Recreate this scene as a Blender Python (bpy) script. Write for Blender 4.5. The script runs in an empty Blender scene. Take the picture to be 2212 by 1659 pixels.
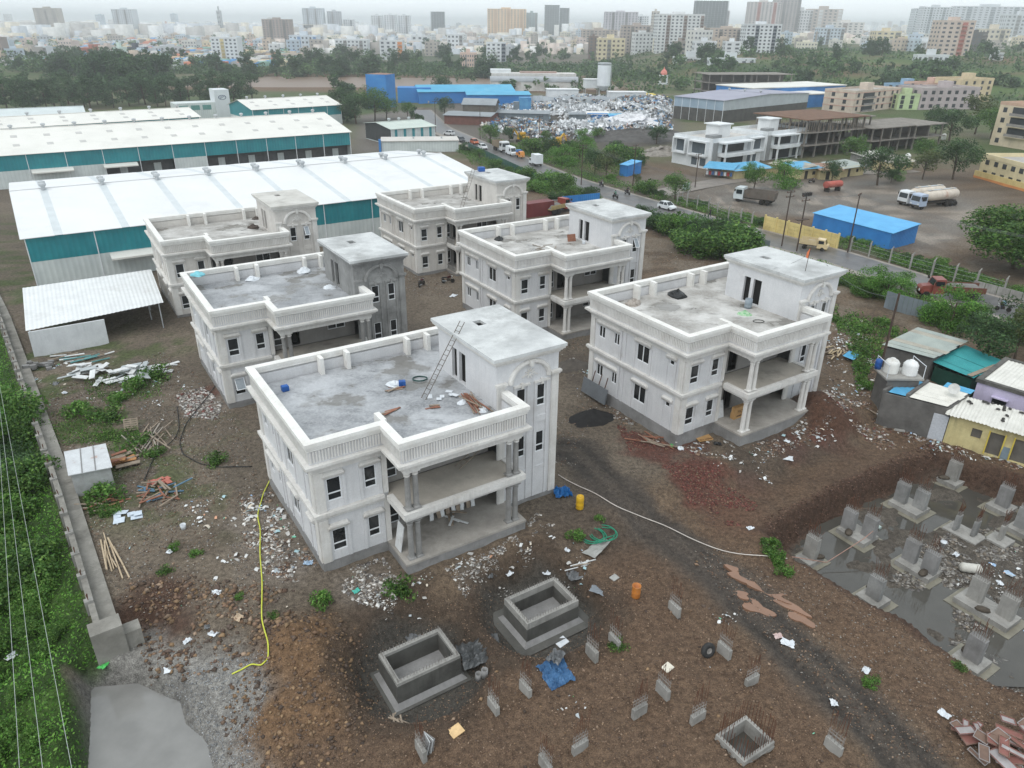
import bpy, math, random
import numpy as np
from mathutils import Vector, Matrix, Euler
random.seed(7); RNG = np.random.default_rng(11)
S = bpy.context.scene
COL = S.collection
R = math.radians
# ---------------------------------------------------------------- camera
PITCH, ROLL, FPX, H = R(26.059), R(0.6396), 1594.08, 33.0
_fw = np.array([0, math.cos(PITCH), -math.sin(PITCH)]); _up = np.array([0, math.sin(PITCH), math.cos(PITCH)]); _rt = np.array([1., 0, 0])
_R = _rt*math.cos(ROLL)+_up*math.sin(ROLL); _U = _up*math.cos(ROLL)-_rt*math.sin(ROLL); _C = np.array([0, 0, H])
cd = bpy.data.cameras.new('camera'); cam = bpy.data.objects.new('camera', cd); COL.objects.link(cam)
cd.sensor_width = 36; cd.lens = 36*FPX/2212; cd.clip_start = .5; cd.clip_end = 20000
m = Matrix((_R, _U, -_fw)).transposed().to_4x4(); m.translation = Vector((0, 0, H)); cam.matrix_world = m
S.camera = cam
# ---------------------------------------------------------------- sky, sun, exposure
SUN_EL, SUN_AZ = R(58), R(215)            # high soft sun behind cloud, to the left behind the camera
w = bpy.data.worlds.new('World'); S.world = w; w.use_nodes = True
nt = w.node_tree; nt.nodes.clear()
sky = nt.nodes.new('ShaderNodeTexSky'); sky.sky_type = 'NISHITA'; sky.sun_disc = False
sky.sun_elevation = SUN_EL; sky.sun_rotation = SUN_AZ; sky.air_density = 1.0; sky.dust_density = .6; sky.ozone_density = 1.0
hs = nt.nodes.new('ShaderNodeHueSaturation'); hs.inputs['Saturation'].default_value = .34
bg = nt.nodes.new('ShaderNodeBackground'); bg.inputs['Strength'].default_value = .1
ow = nt.nodes.new('ShaderNodeOutputWorld')
cl = nt.nodes.new('ShaderNodeMix'); cl.data_type = 'RGBA'; cl.inputs[0].default_value = .8; cl.inputs[7].default_value = (8.6, 9.4, 9.9, 1)   # an even cloud deck over the clear sky
nt.links.new(sky.outputs[0], hs.inputs['Color']); nt.links.new(hs.outputs[0], cl.inputs[6]); nt.links.new(cl.outputs[2], bg.inputs[0]); nt.links.new(bg.outputs[0], ow.inputs[0])
sl = bpy.data.lights.new('sun', 'SUN'); sl.energy = 1.1; sl.angle = R(50); sl.color = (1, .97, .93)
so = bpy.data.objects.new('sun', sl); COL.objects.link(so)
sd = Vector((math.sin(SUN_AZ)*math.cos(SUN_EL), math.cos(SUN_AZ)*math.cos(SUN_EL), math.sin(SUN_EL)))
so.rotation_euler = sd.to_track_quat('Z', 'Y').to_euler(); so.location = (0, 0, 200)
S.view_settings.view_transform = 'Standard'; S.view_settings.look = 'None'; S.view_settings.exposure = 0.42; S.view_settings.gamma = 1
S.render.engine = 'CYCLES'; S.cycles.use_denoising = True
try: S.cycles.denoiser = 'OPENIMAGEDENOISE'
except Exception: pass
S.cycles.max_bounces = 6; S.cycles.diffuse_bounces = 3; S.cycles.glossy_bounces = 2; S.cycles.transmission_bounces = 2; S.cycles.transparent_max_bounces = 8
S.cycles.volume_bounces = 3
# ---------------------------------------------------------------- noise / terrain
def _hash(ix, iy, s):
 n = (ix.astype(np.int64)*374761393 + iy.astype(np.int64)*668265263 + s*1442695041) & 0xffffffff
 n = ((n ^ (n >> 13))*1274126177) & 0xffffffff
 return ((n ^ (n >> 16)) & 0xffff)/65535.0
def vnoise(x, y, s=0):
 x = np.asarray(x, float); y = np.asarray(y, float); ix = np.floor(x); iy = np.floor(y); fx = x-ix; fy = y-iy
 fx = fx*fx*(3-2*fx); fy = fy*fy*(3-2*fy)
 a = _hash(ix, iy, s); b = _hash(ix+1, iy, s); c = _hash(ix, iy+1, s); d = _hash(ix+1, iy+1, s)
 return (a*(1-fx)+b*fx)*(1-fy)+(c*(1-fx)+d*fx)*fy
def fbm(x, y, s=0, o=4):
 x = np.asarray(x, float); y = np.asarray(y, float); t = 0; a = .5; n = 0
 for i in range(o): t = t+a*vnoise(x*2**i, y*2**i, s+i*17); n += a; a *= .5
 return t/n
def sst(e0, e1, x):
 t = np.clip((np.asarray(x, float)-e0)/(e1-e0), 0, 1); return t*t*(3-2*t)
def ray(u, v): return _fw+_R*(u-1106)/FPX+_U*(829.5-v)/FPX
def G(u, v, z=0.):                         # the point at height z that the photograph shows at (u, v) of its 2212 px wide view
 d = ray(u, v); p = _C+d*((z-H)/d[2]); return float(p[0]), float(p[1])
def polydist(x, y, poly):                  # signed distance (inside positive)
 x = np.asarray(x, float); y = np.asarray(y, float); ins = np.zeros(x.shape, bool); dm = np.full(x.shape, 1e9); n = len(poly)
 for i in range(n):
  ax, ay = poly[i]; bx, by = poly[(i+1) % n]
  ex, ey = bx-ax, by-ay; l2 = ex*ex+ey*ey+1e-9; t = np.clip(((x-ax)*ex+(y-ay)*ey)/l2, 0, 1)
  dm = np.minimum(dm, np.hypot(x-ax-t*ex, y-ay-t*ey))
  c = ((ay > y) != (by > y)) & (x < ex*(y-ay)/(by-ay+1e-12)+ax); ins ^= c
 return np.where(ins, dm, -dm)
def linedist(x, y, pts):
 x = np.asarray(x, float); y = np.asarray(y, float); dm = np.full(x.shape, 1e9)
 for (ax, ay), (bx, by) in zip(pts, pts[1:]):
  ex, ey = bx-ax, by-ay; t = np.clip(((x-ax)*ex+(y-ay)*ey)/(ex*ex+ey*ey+1e-9), 0, 1)
  dm = np.minimum(dm, np.hypot(x-ax-t*ex, y-ay-t*ey))
 return dm
SC = 33/35.
VIL = {'A': (-13.02, 40.88, 32.9, .12), 'B': (15.2, 58.84, 33.0, .5), 'C': (-28.16, 65.09, 32.6, -.06),
       'D': (.31, 84.01, 32.4, .07), 'E': (-43.58, 90.02, 32.2, -.34), 'F': (-14.56, 109.03, 33.2, -.35)}
def VW(v, x, y, z=0):                      # villa coordinates (x along its front, y to its back) to world
 X, Y, a, z0 = VIL[v]; a = R(a); return (X*SC+math.cos(a)*x-math.sin(a)*y, Y*SC+math.sin(a)*x+math.cos(a)*y, z+z0*SC)
AXW = math.cos(R(32.8)), math.sin(R(32.8))
def site(x, y):                            # world -> coordinates of the building grid (along, across) with villa A's corner as origin
 dx, dy = np.asarray(x)-VIL['A'][0]*SC, np.asarray(y)-VIL['A'][1]*SC
 return dx*AXW[0]+dy*AXW[1], -dx*AXW[1]+dy*AXW[0]
def P2(pts, z=0): return [G(u, v, z) for u, v in pts]
WALLPTS = [(-92, 121), (-62.6, 84), (-44.1, 59.6), (-30.8, 41.6), (-23.5, 31.6)]
LEFTPOLY = WALLPTS+[(-25.3, 30.6), (-23, 28), (-19.2, 22), (-18, 10), (-200, 0), (-260, 120)]
PIT = P2([(1648, 1150), (1760, 1085), (1885, 1020), (2020, 978), (2140, 1012), (2400, 1085), (2600, 1500), (2212, 1495), (2150, 1470), (2060, 1405), (1900, 1312), (1760, 1228)], -1.0)
POND = P2([(190, 1478), (300, 1470), (345, 1490), (395, 1510), (405, 1560), (440, 1600), (470, 1720), (180, 1720)], -2.2)
BANK = P2([(195, 1440), (290, 1380), (340, 1400), (420, 1420), (560, 1440), (580, 1520), (500, 1600), (560, 1720), (200, 1720)], -1.6)
TANKS = [((-5.28, 32.0), 27.5), ((2.06, 36.8), 33.0)]
MOUND = P2([(470, 1480), (560, 1370), (700, 1330), (790, 1385), (800, 1500), (760, 1590), (600, 1640), (500, 1600)], -.6)
TRACK = P2([(1130, 985), (1240, 985), (1330, 1080), (1440, 1150), (1560, 1235), (1660, 1335), (1790, 1460), (1930, 1600), (2010, 1700)], -.7)
ROADC = [(-40, 330), (-27, 270), (-13.5, 236), (-4.3, 215.5), (12.2, 176), (24.5, 155), (35.3, 137.6), (43, 126.6), (53, 112.8), (57.2, 103), (62.8, 94), (68, 85), (82, 62), (100, 36)]
def hgt(x, y):
 x = np.asarray(x, float); y = np.asarray(y, float); sx, sy = site(x, y)
 z = (fbm(x*.25, y*.25, 3)-.5)*.35*sst(14, 26, linedist(x, y, ROADC)+8)
 low = sst(-4.2, -7.5, sy+(fbm(x*.3, y*.3, 5)-.5)*2.5); near = sst(125, 100, y)
 z = z-1.0*low*near*sst(70, 45, x)
 # ground rises beside villa B's porch (spoil heap)
 hx, hy, _ = VW('B', 15.5, -2.5); z = z+2.1*np.exp(-(((x-hx)/2.5)**2+((y-hy)/2.8)**2))*(.7+.6*fbm(x*.8, y*.8, 7))
 md = polydist(x, y, MOUND); z = z+1.5*sst(-.5, 3.0, md)*(.35+1.1*fbm(x*.7, y*.7, 9))
 pd = polydist(x, y, PIT)+(fbm(x*.4, y*.4, 21)-.5)*1.2; z = z-2.3*sst(-.25, .9, pd)+sst(1, 2.5, pd)*.36*sst(.42, .56, fbm(x*.16+2.2, y*.16, 25)+.12*sst(24, 36, x)-.1*sst(52, 46, y-.6*(x-25)))
 bd = polydist(x, y, BANK); z = z-1.0*sst(-2.2, 1.2, bd)
 od = polydist(x, y, POND); om = sst(-.8, .5, od); z = z*(1-om)+(-2.75+.22*fbm(x*.8, y*.8, 63))*om
 for (tx, ty), rr in TANKS: tm = sst(4.6, 3.0, np.hypot(x-tx, y-ty)); z = z*(1-tm)+(-2.42+.25*fbm(x*.9, y*.9, 61))*tm
 hx, hy = G(330, 1345, -1.2); z = z-1.1*np.exp(-(((x-hx)/1.8)**2+((y-hy)/1.6)**2))
 ld = polydist(x, y, LEFTPOLY); z = z-sst(-.15, 5, ld)*2.0-sst(4, 40, ld)*2.5
 qx, qy = x-12.45, y-26.7; hole = sst(1.15, .9, np.abs(qx*AXW[0]+qy*AXW[1]))*sst(1., .75, np.abs(-qx*AXW[1]+qy*AXW[0])); z = z-1.1*hole
 # fine lumps on the open dirt
 dirt = sst(135, 110, y)*sst(-1, 1, -ld)*(1-om)*sst(3., 4.6, np.minimum(np.hypot(x+5.28, y-32.), np.hypot(x-2.06, y-36.8)))
 z = z+dirt*((fbm(x*1.3, y*1.3, 31, 3)-.5)*.26+(fbm(x*.55, y*.55, 33, 2)-.5)*.5*sst(-3, -8, sy)+(vnoise(x*3.1, y*3.1, 37)-.5)*.09)
 td = linedist(x, y, TRACK); z = z-.13*sst(.35, .1, np.abs(td-.95)+(vnoise(x*1.1, y*1.1, 39)-.5)*.3)*dirt
 # river trough and the green slope beyond
 rv = sst(446, 462, y-.045*x)*sst(560, 536, y-.045*x)*sst(70, 52, x)*sst(-196, -182, x); z = z-3.2*rv
 hill = sst(70, 150, x)*sst(395, 640, y+.1*x)*13*(.75+.5*fbm(x*.01, y*.01, 41)); z = z+hill
 z = z+sst(560, 800, y)*4*fbm(x*.004, y*.004, 43)*sst(150, 60, x)
 return z
_gx = np.arange(-100, 110, .3); _gy = np.arange(8, 160, .3); _HG = hgt(*np.meshgrid(_gx, _gy))
_fx = np.arange(-700, 1100, 5.); _fy = np.arange(100, 1700, 5.); _HF = hgt(*np.meshgrid(_fx, _fy))
def h1(x, y):                              # height of the ground at one point (from a fine lookup near by)
 i, j = (x+100)/.3, (y-8)/.3
 if 0 <= i < len(_gx)-2 and 0 <= j < len(_gy)-2:
  a, b = int(i), int(j); f, g = i-a, j-b; q = _HG[b:b+2, a:a+2]; return float((q[0, 0]*(1-f)+q[0, 1]*f)*(1-g)+(q[1, 0]*(1-f)+q[1, 1]*f)*g)
 i, j = (x+700)/5, (y-100)/5
 if 0 <= i < len(_fx)-2 and 0 <= j < len(_fy)-2:
  a, b = int(i), int(j); f, g = i-a, j-b; q = _HF[b:b+2, a:a+2]; return float((q[0, 0]*(1-f)+q[0, 1]*f)*(1-g)+(q[1, 0]*(1-f)+q[1, 1]*f)*g)
 return float(hgt(np.array([x]), np.array([y]))[0])
def ztop(x, y, v):                         # height at which the upright through (x, y) is seen at row v
 lo, hi = -5., 200.
 for _ in range(40):
  mz = (lo+hi)/2; d = np.array([x, y, mz])-_C; vv = 829.5-FPX*(d@_U)/(d@_fw)
  if vv > v: lo = mz
  else: hi = mz
 return (lo+hi)/2
def T(u, v, dz=0.):                        # the ground point shown at (u, v): walk the ray down to the terrain
 z = 0.
 for _ in range(14):
  x, y = G(u, v, z+dz); z = .5*z+.5*h1(x, y)
 x, y = G(u, v, z+dz); return x, y, h1(x, y)
# ---------------------------------------------------------------- mesh helpers
class MB:
 def __init__(s): s.v = []; s.f = []; s.m = []
 def add(s, vs, fs, m=0):
  o = len(s.v); s.v += [tuple(map(float, p)) for p in vs]; s.f += [tuple(i+o for i in f) for f in fs]; s.m += [m]*len(fs); return s
 def box(s, x0, x1, y0, y1, z0, z1, m=0):
  return s.add([(x0, y0, z0), (x1, y0, z0), (x1, y1, z0), (x0, y1, z0), (x0, y0, z1), (x1, y0, z1), (x1, y1, z1), (x0, y1, z1)],
                     [(0, 3, 2, 1), (4, 5, 6, 7), (0, 1, 5, 4), (1, 2, 6, 5), (2, 3, 7, 6), (3, 0, 4, 7)], m)
 def ob(s, c, d, rot=(0, 0, 0), m=0):   # oriented box: centre, full sizes, euler
  M_ = Euler(rot).to_matrix(); q = []
  for z in (-.5, .5):
   for a, b in ((-.5, -.5), (.5, -.5), (.5, .5), (-.5, .5)): q.append(Vector(c)+M_ @ Vector((a*d[0], b*d[1], z*d[2])))
  return s.add(q, [(0, 3, 2, 1), (4, 5, 6, 7), (0, 1, 5, 4), (1, 2, 6, 5), (2, 3, 7, 6), (3, 0, 4, 7)], m)
 def bar(s, a, b, w, h=None, m=0):      # box from a to b
  a, b = Vector(a), Vector(b); d = b-a; h = h or w; q = d.to_track_quat('X', 'Z'); M_ = q.to_matrix(); L = d.length; vs = []
  for x in (0, L):
   for y, z in ((-w/2, -h/2), (w/2, -h/2), (w/2, h/2), (-w/2, h/2)): vs.append(a+M_ @ Vector((x, y, z)))
  return s.add(vs, [(0, 1, 2, 3)[::-1], (4, 5, 6, 7), (0, 1, 5, 4), (1, 2, 6, 5), (2, 3, 7, 6), (3, 0, 4, 7)], m)
 def prism(s, poly, z0, z1, m=0, top=None):
  n = len(poly); vs = [(x, y, z0) for x, y in poly]+[(x, y, z1) for x, y in (top or poly)]
  return s.add(vs, [tuple(range(n))[::-1], tuple(range(n, 2*n))]+[(i, (i+1) % n, n+(i+1) % n, n+i) for i in range(n)], m)
 def lathe(s, prof, n=12, c=(0, 0), m=0, flute=0):
  vs = []; k = len(prof)
  for r, z in prof:
   for i in range(n):
    rr = r*(1-flute*(i % 2)); a = 2*math.pi*i/n; vs.append((c[0]+rr*math.cos(a), c[1]+rr*math.sin(a), z))
  fs = [(j*n+i, j*n+(i+1) % n, (j+1)*n+(i+1) % n, (j+1)*n+i) for j in range(k-1) for i in range(n)]
  fs += [tuple(range(n))[::-1], tuple((k-1)*n+i for i in range(n))]
  return s.add(vs, fs, m)
 def cyl(s, a, b, r, n=8, r2=None, m=0):
  a, b = Vector(a), Vector(b); d = b-a; M_ = d.to_track_quat('Z', 'Y').to_matrix(); r2 = r if r2 is None else r2; vs = []
  for p, q in ((a, r), (b, r2)):
   for i in range(n): t = 2*math.pi*i/n; vs.append(p+M_ @ Vector((q*math.cos(t), q*math.sin(t), 0)))
  return s.add(vs, [tuple(range(n))[::-1], tuple(range(n, 2*n))]+[(i, (i+1) % n, n+(i+1) % n, n+i) for i in range(n)], m)
 def tube(s, pts, r, n=5, m=0):
  pts = [Vector(p) for p in pts]; k = len(pts); vs = []
  for j, p in enumerate(pts):
   d = (pts[min(j+1, k-1)]-pts[max(j-1, 0)]); M_ = d.to_track_quat('Z', 'Y').to_matrix()
   for i in range(n): t = 2*math.pi*i/n; vs.append(p+M_ @ Vector((r*math.cos(t), r*math.sin(t), 0)))
  return s.add(vs, [(j*n+i, j*n+(i+1) % n, (j+1)*n+(i+1) % n, (j+1)*n+i) for j in range(k-1) for i in range(n)]+[tuple(range(n))[::-1], tuple((k-1)*n+i for i in range(n))], m)
 def wall(s, o, d, n, L, z0, z1, holes=(), depth=.15, m=0):
  # upright wall from o along unit d, outward normal n; holes (a0, a1, b0, b1) with reveals going inwards
  A = sorted({0, L, *[q for h in holes for q in h[:2]]}); B = sorted({z0, z1, *[q for h in holes for q in h[2:]]})
  pt = lambda a, z, k=0: (o[0]+d[0]*a-n[0]*k, o[1]+d[1]*a-n[1]*k, z)
  flip = (d[0]*n[1]-d[1]*n[0]) > 0
  def q(*p): s.add(list(p)[::-1] if flip else list(p), [(0, 1, 2, 3)], m)
  for a0, a1 in zip(A, A[1:]):
   for b0, b1 in zip(B, B[1:]):
    ca, cb = (a0+a1)/2, (b0+b1)/2
    if any(h[0] < ca < h[1] and h[2] < cb < h[3] for h in holes): continue
    q(pt(a0, b0), pt(a1, b0), pt(a1, b1), pt(a0, b1))
  for a0, a1, b0, b1 in holes:
   q(pt(a0, b0), pt(a0, b0, depth), pt(a1, b0, depth), pt(a1, b0)); q(pt(a0, b1, depth), pt(a0, b1), pt(a1, b1), pt(a1, b1, depth))
   q(pt(a0, b0, depth), pt(a0, b0), pt(a0, b1), pt(a0, b1, depth)); q(pt(a1, b0), pt(a1, b0, depth), pt(a1, b1, depth), pt(a1, b1))
  return s
 def mesh(s, name, mats, smooth=False):
  me = bpy.data.meshes.new(name); me.from_pydata(s.v, [], s.f)
  for q in (mats if isinstance(mats, (list, tuple)) else [mats]): me.materials.append(q)
  if any(s.m): me.polygons.foreach_set('material_index', s.m)
  if smooth: me.polygons.foreach_set('use_smooth', [True]*len(s.f))
  me.update(); return me
 def obj(s, name, mats, parent=None, loc=(0, 0, 0), rz=0, smooth=False, **tags):
  return link(name, s.mesh(name, mats, smooth), parent, loc, rz, **tags)
def link(name, me, parent=None, loc=(0, 0, 0), rz=0, rot=None, sc=None, **tags):
 o = bpy.data.objects.new(name, me); COL.objects.link(o); o.location = loc; o.rotation_euler = rot or (0, 0, rz)
 if sc: o.scale = sc if isinstance(sc, (tuple, list)) else (sc, sc, sc)
 if parent is not None: o.parent = parent
 tag(o, **tags); return o
def tag(o, label=None, cat=None, group=None, kind=None):
 if label: o['label'] = label
 if cat: o['category'] = cat
 if group: o['group'] = group
 if kind: o['kind'] = kind
 return o
def thing(name, label, cat, loc=(0, 0, 0), rz=0, group=None, rot=None, sc=None): return link(name, None, None, loc, rz, rot, sc, label=label, cat=cat, group=group)
def dup(root, loc, rz=0, label=None, group=None, rot=None, sc=None):
 r = root.copy(); COL.objects.link(r); r.location = loc; r.rotation_euler = rot or (0, 0, rz)
 if sc: r.scale = sc if isinstance(sc, (tuple, list)) else (sc, sc, sc)
 if label: r['label'] = label
 if group: r['group'] = group
 for ch in root.children:
  c = ch.copy(); COL.objects.link(c); c.parent = r
  for g in ch.children:
   d = g.copy(); COL.objects.link(d); d.parent = c
 return r
def np_mesh(name, V, Fc, mat, col=None, nper=4, smooth=False):
 V = np.asarray(V, np.float32); Fc = np.asarray(Fc, np.int32).reshape(-1, nper); me = bpy.data.meshes.new(name)
 me.vertices.add(len(V)); me.vertices.foreach_set('co', V.ravel()); me.loops.add(Fc.size); me.loops.foreach_set('vertex_index', Fc.ravel())
 me.polygons.add(len(Fc)); me.polygons.foreach_set('loop_start', np.arange(len(Fc), dtype=np.int32)*nper)
 if smooth: me.polygons.foreach_set('use_smooth', np.ones(len(Fc), bool))
 me.update(calc_edges=True)
 if col is not None:
  a = me.color_attributes.new('Col', 'FLOAT_COLOR', 'POINT'); c = np.asarray(col, np.float32)
  if c.shape[1] == 3: c = np.concatenate([c, np.ones((len(c), 1), np.float32)], 1)
  a.data.foreach_set('color', c.ravel())
 me.materials.append(mat); return me
# ---------------------------------------------------------------- materials
def srgb(r, g, b):
 f = lambda c: (c/255/12.92) if c/255 <= .04045 else ((c/255+.055)/1.055)**2.4
 return (f(r), f(g), f(b), 1)
_M = {}
class NT:
 def __init__(s, name):
  s.mat = bpy.data.materials.new(name); s.mat.use_nodes = True; s.t = s.mat.node_tree; s.b = s.t.nodes['Principled BSDF']
 def n(s, t, **kw):
  o = s.t.nodes.new(t)
  for k, v in kw.items():
   if k in o.inputs: o.inputs[k].default_value = v
   else: setattr(o, k, v)
  return o
 def l(s, a, b): s.t.links.new(a, b)
 def noise(s, vec, scale, detail=3, rough=.55):
  o = s.n('ShaderNodeTexNoise', Scale=scale, Detail=detail, Roughness=rough); s.l(vec, o.inputs['Vector']); return o.outputs['Fac']
 def ramp(s, f, a, b):
  o = s.n('ShaderNodeMapRange'); o.inputs['From Min'].default_value = a; o.inputs['From Max'].default_value = b; s.l(f, o.inputs[0]); return o.outputs[0]
 def mix(s, f, a, b, mode='MIX'):
  o = s.n('ShaderNodeMix', data_type='RGBA', blend_type=mode)
  for sock, val in ((o.inputs[0], f), (o.inputs[6], a), (o.inputs[7], b)):
   if hasattr(val, 'links') or isinstance(val, bpy.types.NodeSocket): s.l(val, sock)
   else: sock.default_value = val
  return o.outputs[2]
 def math(s, op, a, b=0.):
  o = s.n('ShaderNodeMath', operation=op)
  for i, val in enumerate((a, b)):
   if isinstance(val, bpy.types.NodeSocket): s.l(val, o.inputs[i])
   else: o.inputs[i].default_value = val
  return o.outputs[0]
 def pos(s): return s.n('ShaderNodeNewGeometry').outputs['Position']
 def scaled(s, vec, sc):
  o = s.n('ShaderNodeVectorMath', operation='MULTIPLY'); s.l(vec, o.inputs[0]); o.inputs[1].default_value = sc; return o.outputs[0]
 def bump(s, h, strength, dist=.05):
  o = s.n('ShaderNodeBump'); o.inputs['Strength'].default_value = strength; o.inputs['Distance'].default_value = dist; s.l(h, o.inputs['Height']); s.l(o.outputs[0], s.b.inputs['Normal'])
 def fin(s, rough=.8, spec=.3, metal=0.):
  if isinstance(rough, bpy.types.NodeSocket): s.l(rough, s.b.inputs['Roughness'])
  else: s.b.inputs['Roughness'].default_value = rough
  s.b.inputs['Specular IOR Level'].default_value = spec; s.b.inputs['Metallic'].default_value = metal; return s.mat
def PM(name, c, c2=None, scale=1.2, rough=.75, bump=0., bscale=25, spec=.3, metal=0., lo=.38, hi=.66, grime=None, g_lo=.55, g_hi=.75, streak=0.):
 # plain weathered surface: c with patches of c2 and optional grime / rain streaks, in world space
 if name in _M: return _M[name]
 t = NT(name); p = t.pos(); c = srgb(*c); c2 = srgb(*c2) if c2 else tuple(x*.82 for x in c[:3])+(1,)
 k = t.mix(t.ramp(t.noise(p, scale, 5, .62), lo, hi), c, c2)
 if grime:
  g = t.ramp(t.noise(p, scale*.45+.05, 6, .68), g_lo, g_hi); k = t.mix(g, k, srgb(*grime))
 if streak:
  q = t.noise(t.scaled(p, (4.5, 4.5, .3)), 1.0, 4, .65); pm_ = t.ramp(t.noise(p, .4, 3), .36, .64); k = t.mix(t.math('MULTIPLY', t.math('MULTIPLY', t.ramp(q, .46, .76), pm_), min(1., streak*1.8)), k, tuple(x*.45 for x in c[:3])+(1,))
 f = t.noise(p, 9, 3, .6); k = t.mix(t.ramp(f, .3, .7), k, t.mix(.5, k, tuple(x*.72 for x in c[:3])+(1,)))
 t.l(k, t.b.inputs['Base Color'])
 if bump: t.bump(t.noise(p, bscale, 4, .6), bump, .02)
 _M[name] = t.fin(rough, spec, metal); return _M[name]
def AM(name, rough=.8, spec=.3, vary=.35, vs=3.0, transl=0., bump=0., bs=30):  # colour from the mesh's own 'Col' attribute
 if name in _M: return _M[name]
 t = NT(name); p = t.pos(); a = t.n('ShaderNodeVertexColor', layer_name='Col')
 k = t.mix(1.0, a.outputs[0], t.mix(t.ramp(t.noise(p, vs, 4, .6), .3, .7), (1-vary, 1-vary, 1-vary, 1), (1+vary*.6,)*3+(1,)), 'MULTIPLY')
 t.l(k, t.b.inputs['Base Color'])
 if bump: t.bump(t.noise(p, bs, 4, .6), bump, .03)
 mt = t.fin(rough, spec)
 if transl:
  tr = t.n('ShaderNodeBsdfTranslucent'); t.l(k, tr.inputs[0]); mx = t.n('ShaderNodeMixShader'); mx.inputs[0].default_value = transl
  out = t.t.nodes['Material Output']; t.l(t.b.outputs[0], mx.inputs[1]); t.l(tr.outputs[0], mx.inputs[2]); t.l(mx.outputs[0], out.inputs[0])
 _M[name] = mt; return mt
# ================================================================ THE SETTING: ground, road, water
def ground_material():
 t = NT('dirt_ground'); p = t.pos(); a = t.n('ShaderNodeVertexColor', layer_name='Col'); c = a.outputs[0]; wet = a.outputs[1]
 n2 = t.noise(p, 3.0, 4, .7); n3 = t.noise(p, 14, 2, .7)
 vo = t.n('ShaderNodeTexVoronoi', Scale=6.5); t.l(p, vo.inputs['Vector'])
 k = t.mix(1.0, c, t.mix(t.ramp(n2, .3, .72), (.5, .48, .47, 1), (1.45, 1.42, 1.37, 1)), 'MULTIPLY')
 k = t.mix(1.0, k, t.mix(t.ramp(n3, .3, .75), (.54, .52, .5, 1), (1.52, 1.5, 1.48, 1)), 'MULTIPLY')
 st = t.n('ShaderNodeSeparateColor'); t.l(vo.outputs['Color'], st.inputs[0])
 sp = t.math('MULTIPLY', t.ramp(st.outputs[0], .75, 1.), t.ramp(vo.outputs['Distance'], .06, .03)); k = t.mix(t.math('MULTIPLY', sp, .45), k, srgb(165, 155, 144))
 t.l(k, t.b.inputs['Base Color'])
 hh = t.math('ADD', n2, t.math('MULTIPLY', n3, .45))
 t.bump(hh, .9, .12)
 r = t.math('SUBTRACT', .95, t.math('MULTIPLY', wet, .62)); return t.fin(r, .3)
def water_material(name, col, rough=.06, bump=.04, scale=3.):
 t = NT(name); p = t.pos(); k = t.mix(t.ramp(t.noise(p, .5, 4), .35, .65), srgb(*col), tuple(x*.8 for x in srgb(*col)[:3])+(1,)); t.l(k, t.b.inputs['Base Color'])
 t.bump(t.noise(p, scale, 3), bump, .03); return t.fin(rough, .5)
def axis(segs):
 out = []
 for a, b, st in segs: out += list(np.arange(a, b, st))
 return out
def geo(a, b, s0, g):
 out = []; x = a; s = s0
 while x < b: out.append(x); x += s; s *= g
 return out+[b]
xs = np.array([-q for q in geo(66, 7000, 2, 1.16)[::-1]]+list(np.arange(-64, -30, .55))+list(np.arange(-30, 34, .3))+list(np.arange(34, 72, .55))+geo(72, 7000, 2, 1.14))
ys = np.array(list(np.arange(6, 24, 1.))+list(np.arange(24, 62, .28))+list(np.arange(62, 130, .7))+geo(130, 11000, 1.6, 1.025))
XX, YY = np.meshgrid(xs, ys); ZZ = hgt(XX, YY)
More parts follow.
